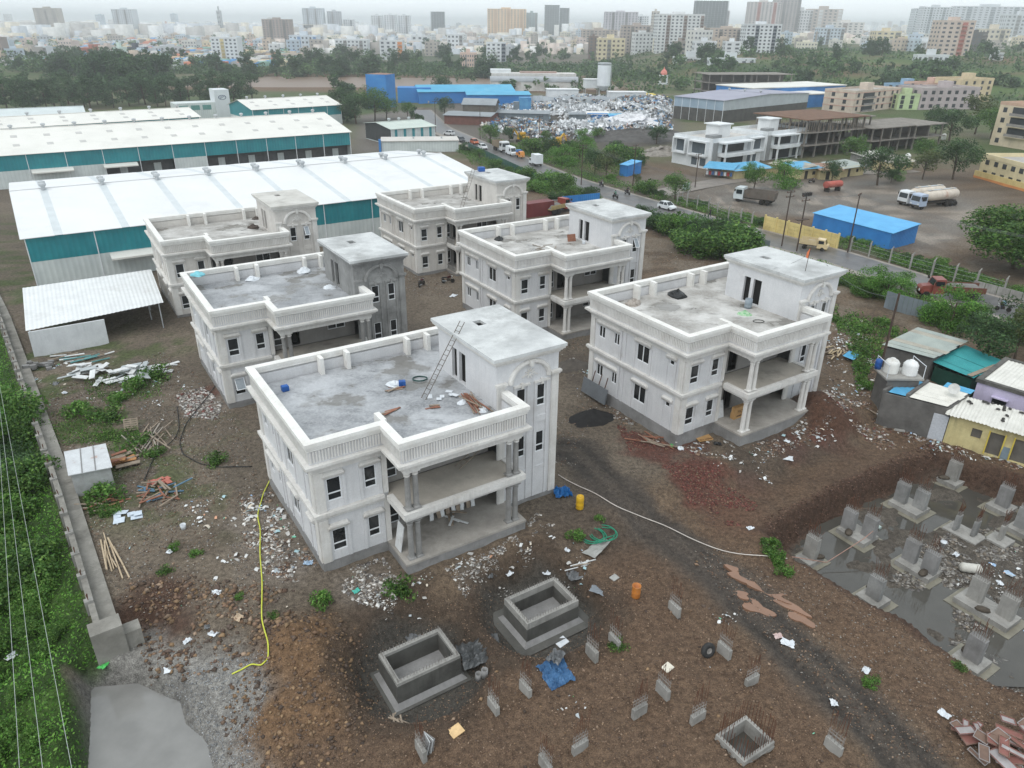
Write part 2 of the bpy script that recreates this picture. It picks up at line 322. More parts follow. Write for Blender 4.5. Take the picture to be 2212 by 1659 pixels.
def ground_color(x, y):
 sx, sy = site(x, y); n = fbm(x*.13, y*.13, 51); n2 = fbm(x*.5, y*.5, 57); n3 = fbm(x*1.7, y*1.7, 59)
 def C(r, g, b): return np.array(srgb(r, g, b)[:3])
 col = np.empty(x.shape+(3,)); col[:] = C(106, 92, 80); wet = np.zeros(x.shape)
 def lay(mask, c, w=None):
  nonlocal col, wet
  mk = np.clip(mask, 0, 1)[..., None]; col = col*(1-mk)+C(*c)*mk
  if w is not None: wet = wet*(1-mk[..., 0])+w*mk[..., 0]
 lay(sst(.45, .6, n), (94, 83, 73)); lay(sst(.5, .62, n2)*.6, (120, 106, 92))
 lay(sst(-5.5, -1, sy)*sst(-20, -8, -np.abs(sx-14)+22)*.8, (108, 102, 95))                 # greyer, drier between the villas
 lay(sst(.48, .62, fbm(x*.22, y*.22, 61))*sst(-4, 2, sy)*.8, (122, 114, 105))
 # white dust and rubble near villa A's front left corner
 for (u, v, rr, cc) in ((590, 1150, 4.5, (138, 132, 127)), (620, 1215, 3.5, (128, 122, 118)), (800, 1265, 2.6, (120, 114, 110)), (450, 870, 3.5, (132, 124, 120)), (1020, 1235, 2., (112, 107, 103))):
  px, py = G(u, v, -.2); lay(sst(rr, rr*.3, np.hypot(x-px, y-py)+(n2-.5)*rr)*.75, cc)
 # brick-red spoil
 for (u, v, rr) in ((1440, 985, 4.2), (1500, 1030, 3.6), (1580, 1095, 3.4), (1370, 960, 2.2), (1640, 1050, 2.0), (1800, 950, 2.8), (440, 860, 2.4), (1130, 870, 2.5), (1700, 960, 3)):
  px, py = G(u, v, -.6); lay(sst(rr, rr*.35, np.hypot(x-px, y-py)+(n2-.5)*rr*1.3)*.85, (100, 66, 60))
 px, py, _ = VW('B', 15.8, -3.2); lay(sst(4.2, 2.2, np.hypot(x-px, y-py)+(n2-.5)*1.5), (88, 66, 56))
 # track of wheel-packed dark grit
 td = linedist(x, y, TRACK); lay(sst(2.6, 1.3, td+(n2-.5)*1.6)*.85, (78, 74, 71), .4); lay(sst(.55, .2, np.abs(td-.95)+(n3-.5)*.4)*.75, (56, 53, 51), .7)
 lay(sst(.5, .62, n)*sst(24, 18, np.hypot(x-16, y-58))*.6, (84, 78, 74))
 # lower foreground: brown gravel
 lay(sst(-5.5, -9, sy)*sst(70, 45, x)*sst(1.2, 3.2, td)*.7, (104, 86, 73))
 lay(sst(-.5, 1.5, polydist(x, y, MOUND)+(n2-.5)*2), (118, 96, 76))
 # cut banks are dark moist earth
 pd = polydist(x, y, PIT); lay(sst(-1.0, -.1, pd)*sst(1.4, .6, pd), (82, 66, 58)); lay(sst(.6, 1.6, pd+(n2-.5)*1.5), (88, 84, 80), .3); lay(sst(.5, .6, n3)*sst(.8, 1.6, pd)*.5, (110, 106, 101))
 for (tx, ty), rr in TANKS: dd = np.hypot(x-tx, y-ty); lay(sst(6.0, 4.6, dd+(n2-.5)*2)*.8, (78, 68, 60), .15); lay(sst(4.3, 3.4, dd+(n2-.5)), (80, 79, 77), .2)
 px, py = G(330, 1345, -1.2); lay(sst(4, 1.6, np.hypot(x-px, y-py)+(n2-.5)*2)*.9, (78, 58, 50))
 bd = polydist(x, y, BANK); lay(sst(-1.2, .8, bd+(n2-.5)*2.2), (140, 141, 142), .15); od = polydist(x, y, POND); lay(sst(-.6, .1, od+(n3-.5)*.8), (118, 119, 120), .5)
 # left yard: patches of weeds
 wl = linedist(x, y, WALLPTS); lay(sst(17, 6, wl+(n-.5)*16)*sst(.5, .62, n2)*sst(40, 48, y)*.8, (74, 92, 52))
 # outside the wall: green
 ld = polydist(x, y, LEFTPOLY); lay(sst(-.3, .6, ld), (52, 76, 36)); lay(sst(-.3, .6, ld)*sst(.5, .65, n2)*.6, (74, 104, 48))
 # road verges
 rd = linedist(x, y, ROADC); far = sst(128, 140, y+x*.2)
 lay(sst(13, 8, rd+(n2-.5)*4)*sst(4, 6, rd)*sst(20, 40, x+y*.25), (66, 84, 48)); lay(sst(11, 7, rd+(n2-.5)*5)*sst(4, 5.5, rd), (96, 90, 82))
 lay(sst(12, 9, rd)*sst(6, 7, rd+(n2-.5)*3)*.7, (64, 88, 46))
 # across the road: muddy lorry park, then the town
 rp = P2([(1480, 400), (1560, 375), (1760, 385), (2000, 392), (2120, 440), (2080, 520), (1990, 545), (1880, 480), (1680, 462), (1560, 452)]); m = sst(-4, 4, polydist(x, y, rp)+(n-.5)*6)
 lay(m, (120, 117, 114), .45); lay(m*sst(.52, .6, fbm(x*.35, y*.18, 71)), (146, 138, 130), .75); lay(m*sst(.5, .58, fbm(x*.2, y*.5, 77))*.7, (98, 90, 83), .5)
 rp = P2([(1300, 392), (1420, 370), (1520, 385), (1760, 352), (1980, 372), (2100, 400), (1900, 392), (1600, 400), (1470, 440), (1380, 418)]); lay(sst(-2, 3, polydist(x, y, rp)+(n2-.5)*4)*.8, (112, 106, 100), .2)
 # beyond
 ft = sst(190, 230, y)*sst(8, 14, rd)
 lay(ft, (92, 100, 70)); lay(ft*sst(.42, .55, n), (78, 98, 56)); lay(ft*sst(.54, .62, fbm(x*.06, y*.06, 81))*.6, (124, 116, 104))
 rp = P2([(1290, 300), (1330, 285), (1450, 285), (1450, 310), (1300, 322)]); lay(sst(-6, 2, polydist(x, y, rp)), (86, 84, 82))
 rp = P2([(930, 300), (960, 225), (1200, 205), (1460, 215), (1460, 300), (1200, 310)]); lay(sst(-6, 4, polydist(x, y, rp)), (104, 101, 98))
 rp = P2([(760, 330), (770, 250), (900, 235), (1000, 285), (1000, 330)]); lay(sst(-4, 4, polydist(x, y, rp)), (112, 108, 104), .35)
 rb = y-.045*x; lay(sst(405, 425, rb)*sst(575, 552, rb)*sst(80, 55, x)*sst(-200, -180, x), (112, 92, 74))
 hl = sst(80, 140, x)*sst(400, 430, y+.1*x); lay(hl, (84, 108, 58)); lay(hl*sst(.5, .6, fbm(x*.03, y*.03, 91)), (66, 88, 48)); lay(hl*sst(.56, .64, fbm(x*.02, y*.05, 93)), (116, 100, 80))
 lay(sst(600, 760, y+(n-.5)*80)*sst(160, 80, x), (112, 108, 100)); lay(sst(660, 800, y)*sst(.48, .56, fbm(x*.012, y*.012, 95)), (72, 88, 60))
 lay(sst(1100, 1500, y), (110, 112, 104)); lay(sst(900, 1300, y)*sst(.45, .55, fbm(x*.006, y*.004, 97)), (78, 92, 70))
 return np.concatenate([col*.86*np.array([1., .985, .94]), wet[..., None]], -1)
GC = ground_color(XX, YY); ny, nx = XX.shape; I = np.arange(nx*ny).reshape(ny, nx)
link('ground', np_mesh('ground', np.stack([XX, YY, ZZ], -1).reshape(-1, 3), np.stack([I[:-1, :-1], I[:-1, 1:], I[1:, 1:], I[1:, :-1]], -1).reshape(-1, 4), ground_material(), GC.reshape(-1, 4), smooth=True), kind='structure')
def ribbon(pts, w0, w1, z, step=2.0, lift=None):
 P = [Vector((a, b, 0)) for a, b in pts]; out = []
 for a, b in zip(P, P[1:]):
  n = max(1, int((b-a).length/step)); out += [a+(b-a)*(i/n) for i in range(n)]
 out.append(P[-1]); sm = []
 for i in range(len(out)): k = out[max(0, i-4):i+5]; sm.append(sum(k, Vector())/len(k))
 V = []
 for i, p in enumerate(sm):
  d = (sm[min(i+1, len(sm)-1)]-sm[max(0, i-1)]).normalized(); n = Vector((-d.y, d.x, 0))
  for q in (w0, w1): r = p+n*q; V.append((r.x, r.y, z if lift is None else h1(r.x, r.y)+z))
 return V, [(2*i, 2*i+1, 2*i+3, 2*i+2) for i in range(len(sm)-1)]
asph = PM('asphalt_wet', (104, 103, 103), (82, 81, 82), .5, .42, .25, 30, .4, grime=(122, 114, 106), g_lo=.5, g_hi=.7)
conc = PM('concrete_shoulder', (156, 150, 142), (128, 121, 114), .8, .8, .2, 20, grime=(112, 104, 96))
mb = MB(); mb.add(*ribbon(ROADC, -3.6, 3.6, .16)); mb.obj('road', asph, kind='structure')
mb = MB(); mb.add(*ribbon(ROADC, -5.4, -3.55, .15)); mb.add(*ribbon(ROADC, 3.55, 4.4, .145)); mb.obj('road_shoulder', conc, kind='structure')
mb = MB(); mb.add(*ribbon(P2([(1395, 425), (1470, 408), (1600, 385), (1760, 372), (1900, 372), (2000, 366)]), -3, 3, .09)); mb.obj('side_path', PM('packed_side_road', (138, 130, 122), (110, 104, 98), .4, .6, .3, 12), kind='structure')
# water
def sheet(name, poly, z, mat, label=None):
 n = len(poly); mb = MB(); mb.add([(x, y, z) for x, y in poly], [tuple(range(n))]); return mb.obj(name, mat, kind='structure')
wgrey = water_material('grey_pond_water', (134, 133, 130), .14, .03); wpit = water_material('pit_water', (80, 78, 73), .05, .015); worange = water_material('orange_puddle_water', (138, 106, 86), .14, .05)
wriver = water_material('river_water', (118, 95, 76), .45, .3, .6)
sheet('pond_water', P2([(150, 1455), (330, 1450), (420, 1520), (520, 1760), (150, 1760)], -2.3), -2.3, wgrey)
sheet('pit_water', P2([(1640, 1140), (2010, 950), (2150, 990), (2420, 1060), (2600, 1500), (2100, 1480), (1900, 1350), (1700, 1230)], -3.2), -3.2, wpit)
V = []
for u, v, a, b, r in ((1622, 1250, 2.0, .55, -42), (1662, 1278, 1.3, .35, -40), (1635, 1312, 1.1, .5, -40), (1705, 1310, 1.2, .35, -40), (1730, 1337, .9, .4, -45), (1600, 1285, .55, .35, -30)):
 x, y, z = T(u, v); n = 22; pl = []
 for i in range(n):
  t = 2*math.pi*i/n; k = 1+.22*math.sin(3*t+u)+.12*math.sin(5*t+v); q = Vector((a*k*math.cos(t), b*k*math.sin(t), 0)); q.rotate(Euler((0, 0, R(r)))); pl.append((x+q.x, y+q.y))
 zt = float(np.mean(hgt(np.array([p[0] for p in pl]), np.array([p[1] for p in pl]))))
 MB().prism(pl, zt-.25, zt+.06).obj('puddle', worange, kind='structure')
sheet('river', [(-192, 440), (-100, 450), (66, 458), (66, 556), (-100, 552), (-192, 546)], -1.3, wriver)
# ================================================================ THE SIX VILLAS
STUCCO = PM('villa_stucco', (214, 214, 215), (200, 201, 203), .5, .85, .12, 30, grime=(178, 176, 174), g_lo=.56, g_hi=.8, streak=.22)
STUCCO2 = PM('villa_stucco_cream', (212, 208, 202), (192, 188, 183), .5, .85, .12, 30, grime=(165, 160, 154), g_lo=.54, g_hi=.78, streak=.25)
TRIM = PM('villa_trim', (220, 218, 214), (206, 203, 198), .8, .8, .08, 40, grime=(190, 182, 170), g_lo=.56, g_hi=.8, streak=.35)
COPING = PM('villa_coping', (232, 231, 227), (216, 213, 207), .9, .8, .08, 40, grime=(192, 187, 178), g_lo=.58, g_hi=.8)
RAWC = PM('raw_concrete', (140, 138, 134), (112, 110, 107), .6, .85, .25, 22, grime=(88, 86, 83), g_lo=.54, g_hi=.74, streak=.5)
GREYT = PM('grey_render_tower', (158, 158, 156), (128, 128, 127), .45, .88, .2, 20, grime=(84, 83, 82), g_lo=.52, g_hi=.7, streak=.8)
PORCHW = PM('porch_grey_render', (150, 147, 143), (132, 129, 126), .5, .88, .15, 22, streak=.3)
SLABT = PM('tower_slab_top', (208, 210, 209), (172, 174, 174), .45, .8, .1, 30, grime=(148, 149, 148), g_lo=.5, g_hi=.68)
WFRAME = PM('window_frame_upvc', (234, 236, 238), (224, 227, 230), 2, .35, spec=.5)
PLINTH = PM('plinth_cement', (150, 149, 148), (124, 123, 122), .6, .85, .2, 20, grime=(98, 95, 92), g_lo=.52, g_hi=.7, streak=.4)
def glass_mat():
 t = NT('dark_window_glass'); p = t.pos(); t.l(t.mix(t.ramp(t.noise(p, .8, 2), .35, .7), (.012, .014, .016, 1), (.035, .038, .04, 1)), t.b.inputs['Base Color']); return t.fin(.08, .5)
GLASS = glass_mat()
def deck_mat(name, c, c2, puddle, rough_dry=.8):
 t = NT(name); p = t.pos(); n = t.noise(p, .32, 6, .62); n2 = t.noise(t.scaled(p, (.9, 2.2, 1)), .55, 5, .65); n3 = t.noise(p, 6, 3, .6)
 k = t.mix(t.ramp(n, .36, .62), srgb(*c), srgb(*c2)); k = t.mix(t.ramp(n2, .54, .7), k, tuple(x*.76 for x in srgb(*c2)[:3])+(1,)); k = t.mix(t.math('MULTIPLY', t.ramp(n3, .4, .75), .35), k, srgb(205, 207, 208))
 w_ = t.ramp(t.noise(p, .3, 4, .55), puddle, puddle+.07); k = t.mix(t.math('MULTIPLY', w_, .72), k, srgb(96, 92, 84))
 t.l(k, t.b.inputs['Base Color']); t.bump(n3, .1, .02); return t.fin(t.math('SUBTRACT', rough_dry, t.math('MULTIPLY', w_, rough_dry-.12)), .35)
DECK1 = deck_mat('roof_deck_wet_grey', (172, 174, 177), (128, 130, 133), .55, .6); DECK2 = deck_mat('roof_deck_pale', (196, 194, 190), (146, 142, 136), .555)
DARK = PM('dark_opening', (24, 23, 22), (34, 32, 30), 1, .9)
xn, xp, dpv, Dv, xt, xr, yt, DT = 4.87, 13.58, 2.79, 12.42, 13.13, 18.36, -.33, 8.15
_wc = {}
def window(parent, w, h, kind, loc, rz, tilt=0, label=None):
 # local: x across, z up, opening plane y = 0, outside towards -y
 key = (round(w, 2), round(h, 2), kind)
 if key not in _wc:
  f = MB(); b = .07; f.box(-w/2, -w/2+b, -.05, .05, 0, h); f.box(w/2-b, w/2, -.05, .05, 0, h); f.box(-w/2+b, w/2-b, -.05, .05, 0, b); f.box(-w/2+b, w/2-b, -.05, .05, h-b, h)
  panes = []
  if kind == 'tall': zt = h*.3; f.box(-w/2+b, w/2-b, -.045, .045, zt, zt+.09); panes = [(-w/2+b, w/2-b, b, zt), (-w/2+b, w/2-b, zt+.09, h-b)]
  elif kind == 'slider': f.box(-.05, .05, -.045, .045, b, h-b); panes = [(-w/2+b, -.05, b, h-b), (.05, w/2-b, b, h-b)]
  elif kind == 'wide': f.box(-.05, .05, -.045, .045, b, h-b); f.box(-w/2+b, -.05, -.04, .04, h*.3, h*.3+.06); f.box(.05, w/2-b, -.04, .04, h*.3, h*.3+.06); panes = [(-w/2+b, -.05, b, h*.3), (.05, w/2-b, b, h*.3), (-w/2+b, -.05, h*.3+.06, h-b), (.05, w/2-b, h*.3+.06, h-b)]
  else: panes = [(-w/2+b, w/2-b, b, h-b)]
  pm = []
  for a0, a1, z0, z1 in panes: q = MB(); q.box(a0, a1, -.012, .012, z0, z1); pm.append(q.mesh('pane', GLASS))
  _wc[key] = (f.mesh('window', WFRAME), pm)
 fm, pm = _wc[key]; o = link('window', fm, parent, loc, rz, label=label)
 for i, q in enumerate(pm): link('pane', q, o)
 if tilt: # an open top-hung sash, standing out from its frame
  sh = MB(); ww, hh = w-.1, h*.66
  for a in ((-ww/2, -ww/2+.06, 0, hh), (ww/2-.06, ww/2, 0, hh)): sh.box(a[0], a[1], -.02, .02, a[2], a[3])
  sh.box(-ww/2+.06, ww/2-.06, -.02, .02, 0, .06); sh.box(-ww/2+.06, ww/2-.06, -.02, .02, hh-.06, hh)
  s_ = link('open_sash', sh.mesh('open_sash', WFRAME), parent, loc, rz); s_.rotation_euler = (R(-tilt), 0, rz)
  import mathutils
  off = Matrix.Rotation(rz, 3, 'Z') @ Vector((0, -.07-hh*math.sin(R(tilt)), 0)); s_.location = Vector(loc)+off+Vector((0, 0, h-.05-hh*math.cos(R(tilt))))
  q = MB(); q.box(-ww/2+.06, ww/2-.06, -.008, .008, .06, hh-.06); link('pane', q.mesh('pane', PM('pale_glass', (150, 158, 164), (120, 128, 134), 1, .08, spec=.6)), s_)
 return o
def ringpath(z0, z1, out, pts, mb, th=None, skip=()):
 # a moulding that follows the outline pts (list of outline corners, anticlockwise) pushed outwards by `out`
 n = len(pts); o = offset(pts, out); i = offset(pts, -(th or .02))
 vs = [(x, y, z0) for x, y in o]+[(x, y, z1) for x, y in o]+[(x, y, z0) for x, y in i]+[(x, y, z1) for x, y in i]; fs = []
 for k in range(n):
  if k in skip: continue
  j = (k+1) % n; fs += [(k, j, n+j, n+k), (n+k, n+j, 3*n+j, 3*n+k), (2*n+j, 2*n+k, 3*n+k, 3*n+j), (2*n+k, 2*n+j, j, k)]
 mb.add(vs, fs); return mb
def offset(pts, d):
 n = len(pts); out = []
 for k in range(n):
  a, b, c = Vector(pts[k-1]), Vector(pts[k]), Vector(pts[(k+1) % n]); e1 = (b-a).normalized(); e2 = (c-b).normalized(); n1 = Vector((e1.y, -e1.x)); n2 = Vector((e2.y, -e2.x))
  bis = n1+n2; out.append(tuple(b+bis*(d/(1+n1.dot(n2)))))
 return out
OUT = [(0, 0), (xn, 0), (xn, -dpv), (xp, -dpv), (xp, yt), (xt+.3, yt), (xt+.3, DT-.2), (xr-.2, DT-.2), (xr-.2, Dv), (0, Dv)]   # outline of roof and friezes
BODY = OUT
FL = [0.0, -3.95]
SKIP = (4, 5, 6); ZD = 8.62
def villa(key, label, wall_m, tower_m, tower_roof, deck, porch_cols_m, tilts=(), door_w=True, rail=False):
 X, Y, a, z0 = VIL[key]; v = thing('villa', label, 'villa', (X*SC, Y*SC, z0*SC), R(a), group='white two-storey villas under construction')
 lw = [(11.3, 10.4, 5.95, 7.1), (9.1, 8.35, 5.98, 7.1), (5.95, 4.35, 5.6, 7.2), (1.85, 1.3, 6.7, 7.15)]
 fw_ = [(.75, 1.72, 5.3, 7.0), (3.27, 4.1, 5.42, 7.05)]
 hl = [(y1, y0, b0+d, b1+d) for (y0, y1, b0, b1) in lw for d in FL]
 hf = [(x0, x1, b0+d, b1+d) for (x0, x1, b0, b1) in fw_ for d in FL]
 wl = MB(); wl.wall((0, 0), (1, 0), (0, -1), xn, .6, 8.2, hf); wl.wall((0, 0), (0, 1), (-1, 0), Dv, .6, 8.2, hl)
 wl.wall((0, Dv), (1, 0), (0, 1), xr-.2, .6, 8.2); wl.wall((xr-.2, DT-.2), (0, 1), (1, 0), Dv-DT+.2, .6, 8.2)
 wl.obj('wall', wall_m, v)
 # porch back wall: raw grey render, with doors and windows on both floors
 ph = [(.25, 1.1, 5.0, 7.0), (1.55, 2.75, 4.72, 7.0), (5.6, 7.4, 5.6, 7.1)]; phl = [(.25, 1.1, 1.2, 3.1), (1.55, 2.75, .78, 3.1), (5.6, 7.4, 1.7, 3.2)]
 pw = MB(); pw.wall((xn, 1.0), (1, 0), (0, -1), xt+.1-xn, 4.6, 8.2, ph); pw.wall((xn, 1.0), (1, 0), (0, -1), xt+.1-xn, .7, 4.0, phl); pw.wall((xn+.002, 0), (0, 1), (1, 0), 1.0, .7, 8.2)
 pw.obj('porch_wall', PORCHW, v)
 # plinth, deck, floors
 pl = MB(); pl.prism([(-.06, -.06), (xn, -.06), (xn, 1.0), (xt, 1.0), (xt, DT), (xr-.14, DT), (xr-.14, Dv+.06), (-.06, Dv+.06)], -1.2, .68); pl.obj('plinth', PLINTH, v)
 pp = MB(); pp.box(xn-.32, xp+.32, -dpv-.31, 1.0-.004, -1.2, .58); pp.obj('porch_plinth', PLINTH, v)
 fl = MB(); fl.box(xn-.36, xp+.36, -dpv-.36, .99, .58, .74); fl.obj('porch_floor', PM('porch_floor_cement', (168, 163, 156), (140, 136, 130), .8, .7, .15, 20, grime=(96, 92, 88)), v)
 bs = MB(); bs.box(xn-.05, xp+.05, -dpv-.05, .99, 4.0, 4.55); bs.obj('balcony_floor', PM('balcony_floor_cement', (188, 181, 170), (166, 159, 149), .6, .8, .15, 20, grime=(112, 107, 102)), v)
 bb = MB()
 for (q0, q1, o, th) in ((3.95, 4.1, .06, .3), (4.1, 4.22, .14, .3), (4.22, 4.64, .24, .2)):
  for bx in ((xn-.05-o, xp+.05+o, -dpv-.05-o, -dpv-.05+th), (xn-.05-o, xn-.05+th, -dpv-.05+th, -.36), (xp+.05-th, xp+.05+o, -dpv-.05+th, yt-.02)): bb.box(bx[0], bx[1], bx[2], bx[3], q0, q1)
 bb.obj('balcony_edge_band', TRIM, v)
 if rail:
  for zb in (.74, 4.72):
   for i in range(8):
    q = MB(); q.lathe([(.07, zb), (.11, zb+.12), (.05, zb+.35), (.1, zb+.6), (.07, zb+.72)], 8, (xn-.1, -2.2+i*.28)); q.obj('baluster', RAWC, v)
 dk = MB(); dk.prism([(.25, .25), (xn+.25, .25), (xn+.25, -dpv+.25), (xp-.25, -dpv+.25), (xp-.25, 8.0), (xr-.4, 8.0), (xr-.4, Dv-.25), (.25, Dv-.25)], 8.46, ZD); dk.obj('roof_deck', deck, v)
 # mid band, cornice, fluted frieze, coping
 mbd = MB(); mp = [(0, 0), (xn, 0), (xn, .5), (xr-.2, .5), (xr-.2, Dv), (0, Dv)]
 for (q0, q1, o) in ((4.12, 4.3, .1), (4.3, 4.45, .2), (4.45, 4.68, .32)):
  mbd.box(-o, xn-.4 if o > .15 else xn, -o, -.002, q0, q1); mbd.box(-o, -.002, 0, Dv+o, q0, q1)
 mbd.obj('mid_band', TRIM, v)
 cn = MB()
 for (q0, q1, o) in ((7.62, 7.95, .08), (7.95, 8.1, .2), (8.1, 8.26, .38), (8.26, 8.45, .55)): ringpath(q0, q1, o, OUT, cn, .25, SKIP)
 cn.obj('cornice', TRIM, v)
 fr = MB(); ringpath(8.45, 9.55, .2, OUT, fr, .12, SKIP); fr.obj('parapet', wall_m, v)
 fu = MB(); P_ = offset(OUT, .2)
 for k in (9, 0, 1, 2, 3):
  p0, p1 = Vector(P_[k]), Vector(P_[(k+1) % len(P_)]); d = p1-p0; L = d.length; d.normalize(); nn = Vector((d.y, -d.x)); n = int(L/.19)
  for i in range(n):
   c = p0+d*((i+.5)*L/n)+nn*.03; fu.ob((c.x, c.y, 8.98), (.1, .09, .8), (0, 0, math.atan2(d.y, d.x)))
 fu.obj('frieze_fluting', TRIM, v, kind='stuff')
 cp_ = MB(); ringpath(9.42, 9.6, .3, OUT, cp_, .12, SKIP); ringpath(9.6, 9.76, .36, OUT, cp_, .12, SKIP); ringpath(9.76, 10.02, .43, OUT, cp_, .14, SKIP); cp_.obj('coping', COPING, v)
 st = MB(); st.box(xn-.08, xn+.3, .16, 1.35, ZD, 10.0); st.obj('parapet_stub', COPING, v)
 for fx in (4.75, 6.85, 11.95, 13.75):
  q = MB(); q.box(fx, fx+.3, Dv-.95, Dv-.15, ZD, 9.98); q.obj('parapet_fin', COPING, v)
 # windows
 ti = 0
 for (x0, x1, b0, b1) in fw_:
  for d in FL: window(v, x1-x0, b1-b0, 'tall', ((x0+x1)/2, .1, b0+d), 0, 32 if ('f%d' % ti) in tilts else 0); ti += 1
 for i, (y0, y1, b0, b1) in enumerate(lw):
  for d in FL: window(v, y0-y1, b1-b0, 'small' if i == 3 else 'slider', (.1, (y0+y1)/2, b0+d), R(-90))
 for q, d in ((ph, 0), (phl, 1)):
  window(v, .85, q[0][3]-q[0][2], 'tall', (xn+.675, 1.1, q[0][2]), 0); window(v, 1.8, q[2][3]-q[2][2], 'slider', (xn+6.5, 1.1, q[2][2]), 0)
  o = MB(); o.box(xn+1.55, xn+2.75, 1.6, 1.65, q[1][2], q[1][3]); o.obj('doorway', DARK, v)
 hd = {}
 def hood(along, c, w, z, depth=.26):      # hood mould over a window with clipped ends
  k = (along, round(w, 2))
  if k not in hd:
   q = MB(); q.add([(-w/2, 0, 0), (-w/2, -depth*.6, 0), (w/2, -depth*.6, 0), (w/2, 0, 0), (-w/2+.12, 0, .42), (-w/2+.12, -depth, .34), (w/2-.12, -depth, .34), (w/2-.12, 0, .42), (-w/2, 0, .25), (-w/2, -depth, .2), (w/2, -depth, .2), (w/2, 0, .25)],
       [(0, 3, 2, 1), (1, 2, 10, 9), (9, 10, 6, 5), (5, 6, 7, 4), (0, 1, 9, 8), (8, 9, 5, 4), (2, 3, 11, 10), (10, 11, 7, 6)]); hd[k] = q.mesh('window_hood', TRIM)
  link('window_hood', hd[k], v, (c, -.002, z) if along == 'x' else (-.002, c, z), 0 if along == 'x' else R(-90))
 def strip(along, c, z_0, z_1, w=.2, pr=.07, name='pilaster_strip'):
  q = MB(); q.box(-w/2, w/2, -pr, -.001, z_0, z_1); q.obj(name, TRIM if w > .3 else wall_m, v, (c, 0, 0) if along == 'x' else (0, c, 0), 0 if along == 'x' else R(-90))
 for d in FL:
  zb, zt_ = (.7, 3.15) if d else (4.7, 7.15)
  for (x0, x1, b0, b1) in fw_:
   hood('x', (x0+x1)/2, 1.45, b1+d+.14)
   for c in ((x0+x1)/2-.66, (x0+x1)/2+.66): strip('x', c, zb, zt_)
  hood('y', 9.85, 3.3, 7.25+d); hood('y', 5.15, 2.15, 7.3+d); hood('y', 1.58, 1.2, 7.25+d)
  for c in (6.2, 4.1, 2.1, 1.05): strip('y', c, zb, zt_)
  for c in (8.1, 7.5): strip('y', c, zb, 7.62 if not d else 4.1, .3, .1)
  for ax in ('x', 'y'): strip(ax, .28 if ax == 'x' else .32, zb, 7.62 if not d else 4.1, .6, .12, 'corner_pilaster')
  strip('y', Dv-.3, zb, 7.62 if not d else 4.1, .6, .12, 'corner_pilaster'); strip('x', xn-.2, zb, 7.62 if not d else 4.1, .36, .1)
 # columns in pairs
 if 'col' not in _wc:
  for nm, z_0, z_1 in (('u', 4.72, 7.62), ('l', .74, 3.9)):
   q = MB(); q.lathe([(.2, z_0+.16), (.195, z_0+.9), (.17, z_1-.42)], 24, flute=.12); c_ = MB(); c_.lathe([(.17, z_1-.42), (.22, z_1-.38), (.19, z_1-.3), (.26, z_1-.16), (.24, z_1-.1)], 12); c_.box(-.27, .27, -.27, .27, z_1-.1, z_1); b_ = MB(); b_.box(-.26, .26, -.26, .26, z_0, z_0+.08); b_.lathe([(.25, z_0+.08), (.21, z_0+.16)], 12)
   _wc['col'+nm] = (q, c_, b_)
  _wc['col'] = 1
 for nm in 'ul':
  for cx in (5.12, 5.68, 12.74, 13.32):
   q, c_, b_ = _wc['col'+nm]; km = 'cm'+nm+porch_cols_m.name
   if km not in _wc: _wc[km] = (q.mesh('column', porch_cols_m), c_.mesh('capital', TRIM if nm == 'u' else porch_cols_m), b_.mesh('base', porch_cols_m))
   co = link('column', _wc[km][0], v, (cx, -2.6, 0)); link('capital', _wc[km][1], co); link('base', _wc[km][2], co)
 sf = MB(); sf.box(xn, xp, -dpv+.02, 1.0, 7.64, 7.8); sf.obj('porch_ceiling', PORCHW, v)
 # stair tower
 tw = MB(); wx = [(14.82-xt, 15.6-xt), (16.55-xt, 17.28-xt)]; th = [(p, q, b0, b1) for p, q in wx for b0, b1 in ((8.0, 9.75), (4.12, 5.88))]
 tw.wall((xt, yt), (1, 0), (0, -1), xr-xt, .3, 12.2, th); tw.wall((xr, yt), (0, 1), (1, 0), DT-yt, .3, 12.2)
 tw.wall((xt, yt), (0, 1), (-1, 0), DT-yt, 8.5, 12.2, [(5.3-yt, 6.05-yt, ZD+.12, 11.17), (4.0-yt, 4.95-yt, ZD+.12, 11.17)], .25); tw.wall((xt, DT), (1, 0), (0, 1), xr-xt, 8.9, 12.2)
 tw.obj('tower_wall', tower_m, v)
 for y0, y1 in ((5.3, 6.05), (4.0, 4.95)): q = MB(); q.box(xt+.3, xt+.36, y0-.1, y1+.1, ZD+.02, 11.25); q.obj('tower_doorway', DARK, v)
 tp = MB(); tp.box(xt-.03, xr+.06, yt-.06, DT, -1.2, .3); tp.obj('tower_plinth', PLINTH, v)
 tr = [(xt, yt), (xr, yt), (xr, DT), (xt, DT)]; tc = MB()
 for (q0, q1, o) in ((11.95, 12.1, .08), (12.1, 12.25, .2), (12.25, 12.42, .34)): ringpath(q0, q1, o, tr, tc, .1)
 tc.obj('tower_cornice', tower_m if tower_m is GREYT else TRIM, v)
 ts = MB(); o = offset(tr, .42); hx0, hx1, hy0, hy1 = 15.05, 15.75, 5.3, 6.3; A = sorted([o[0][0], o[1][0], hx0, hx1]); B = sorted([o[0][1], o[2][1], hy0, hy1])
 for i in range(3):
  for j in range(3):
   if (i, j) != (1, 1): ts.box(A[i], A[i+1], B[j], B[j+1], 12.42, 12.66)
 ts.obj('tower_roof_slab', tower_roof, v)
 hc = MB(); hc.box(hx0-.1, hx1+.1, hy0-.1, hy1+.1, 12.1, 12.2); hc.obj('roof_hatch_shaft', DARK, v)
 tm = tower_m if tower_m is GREYT else TRIM
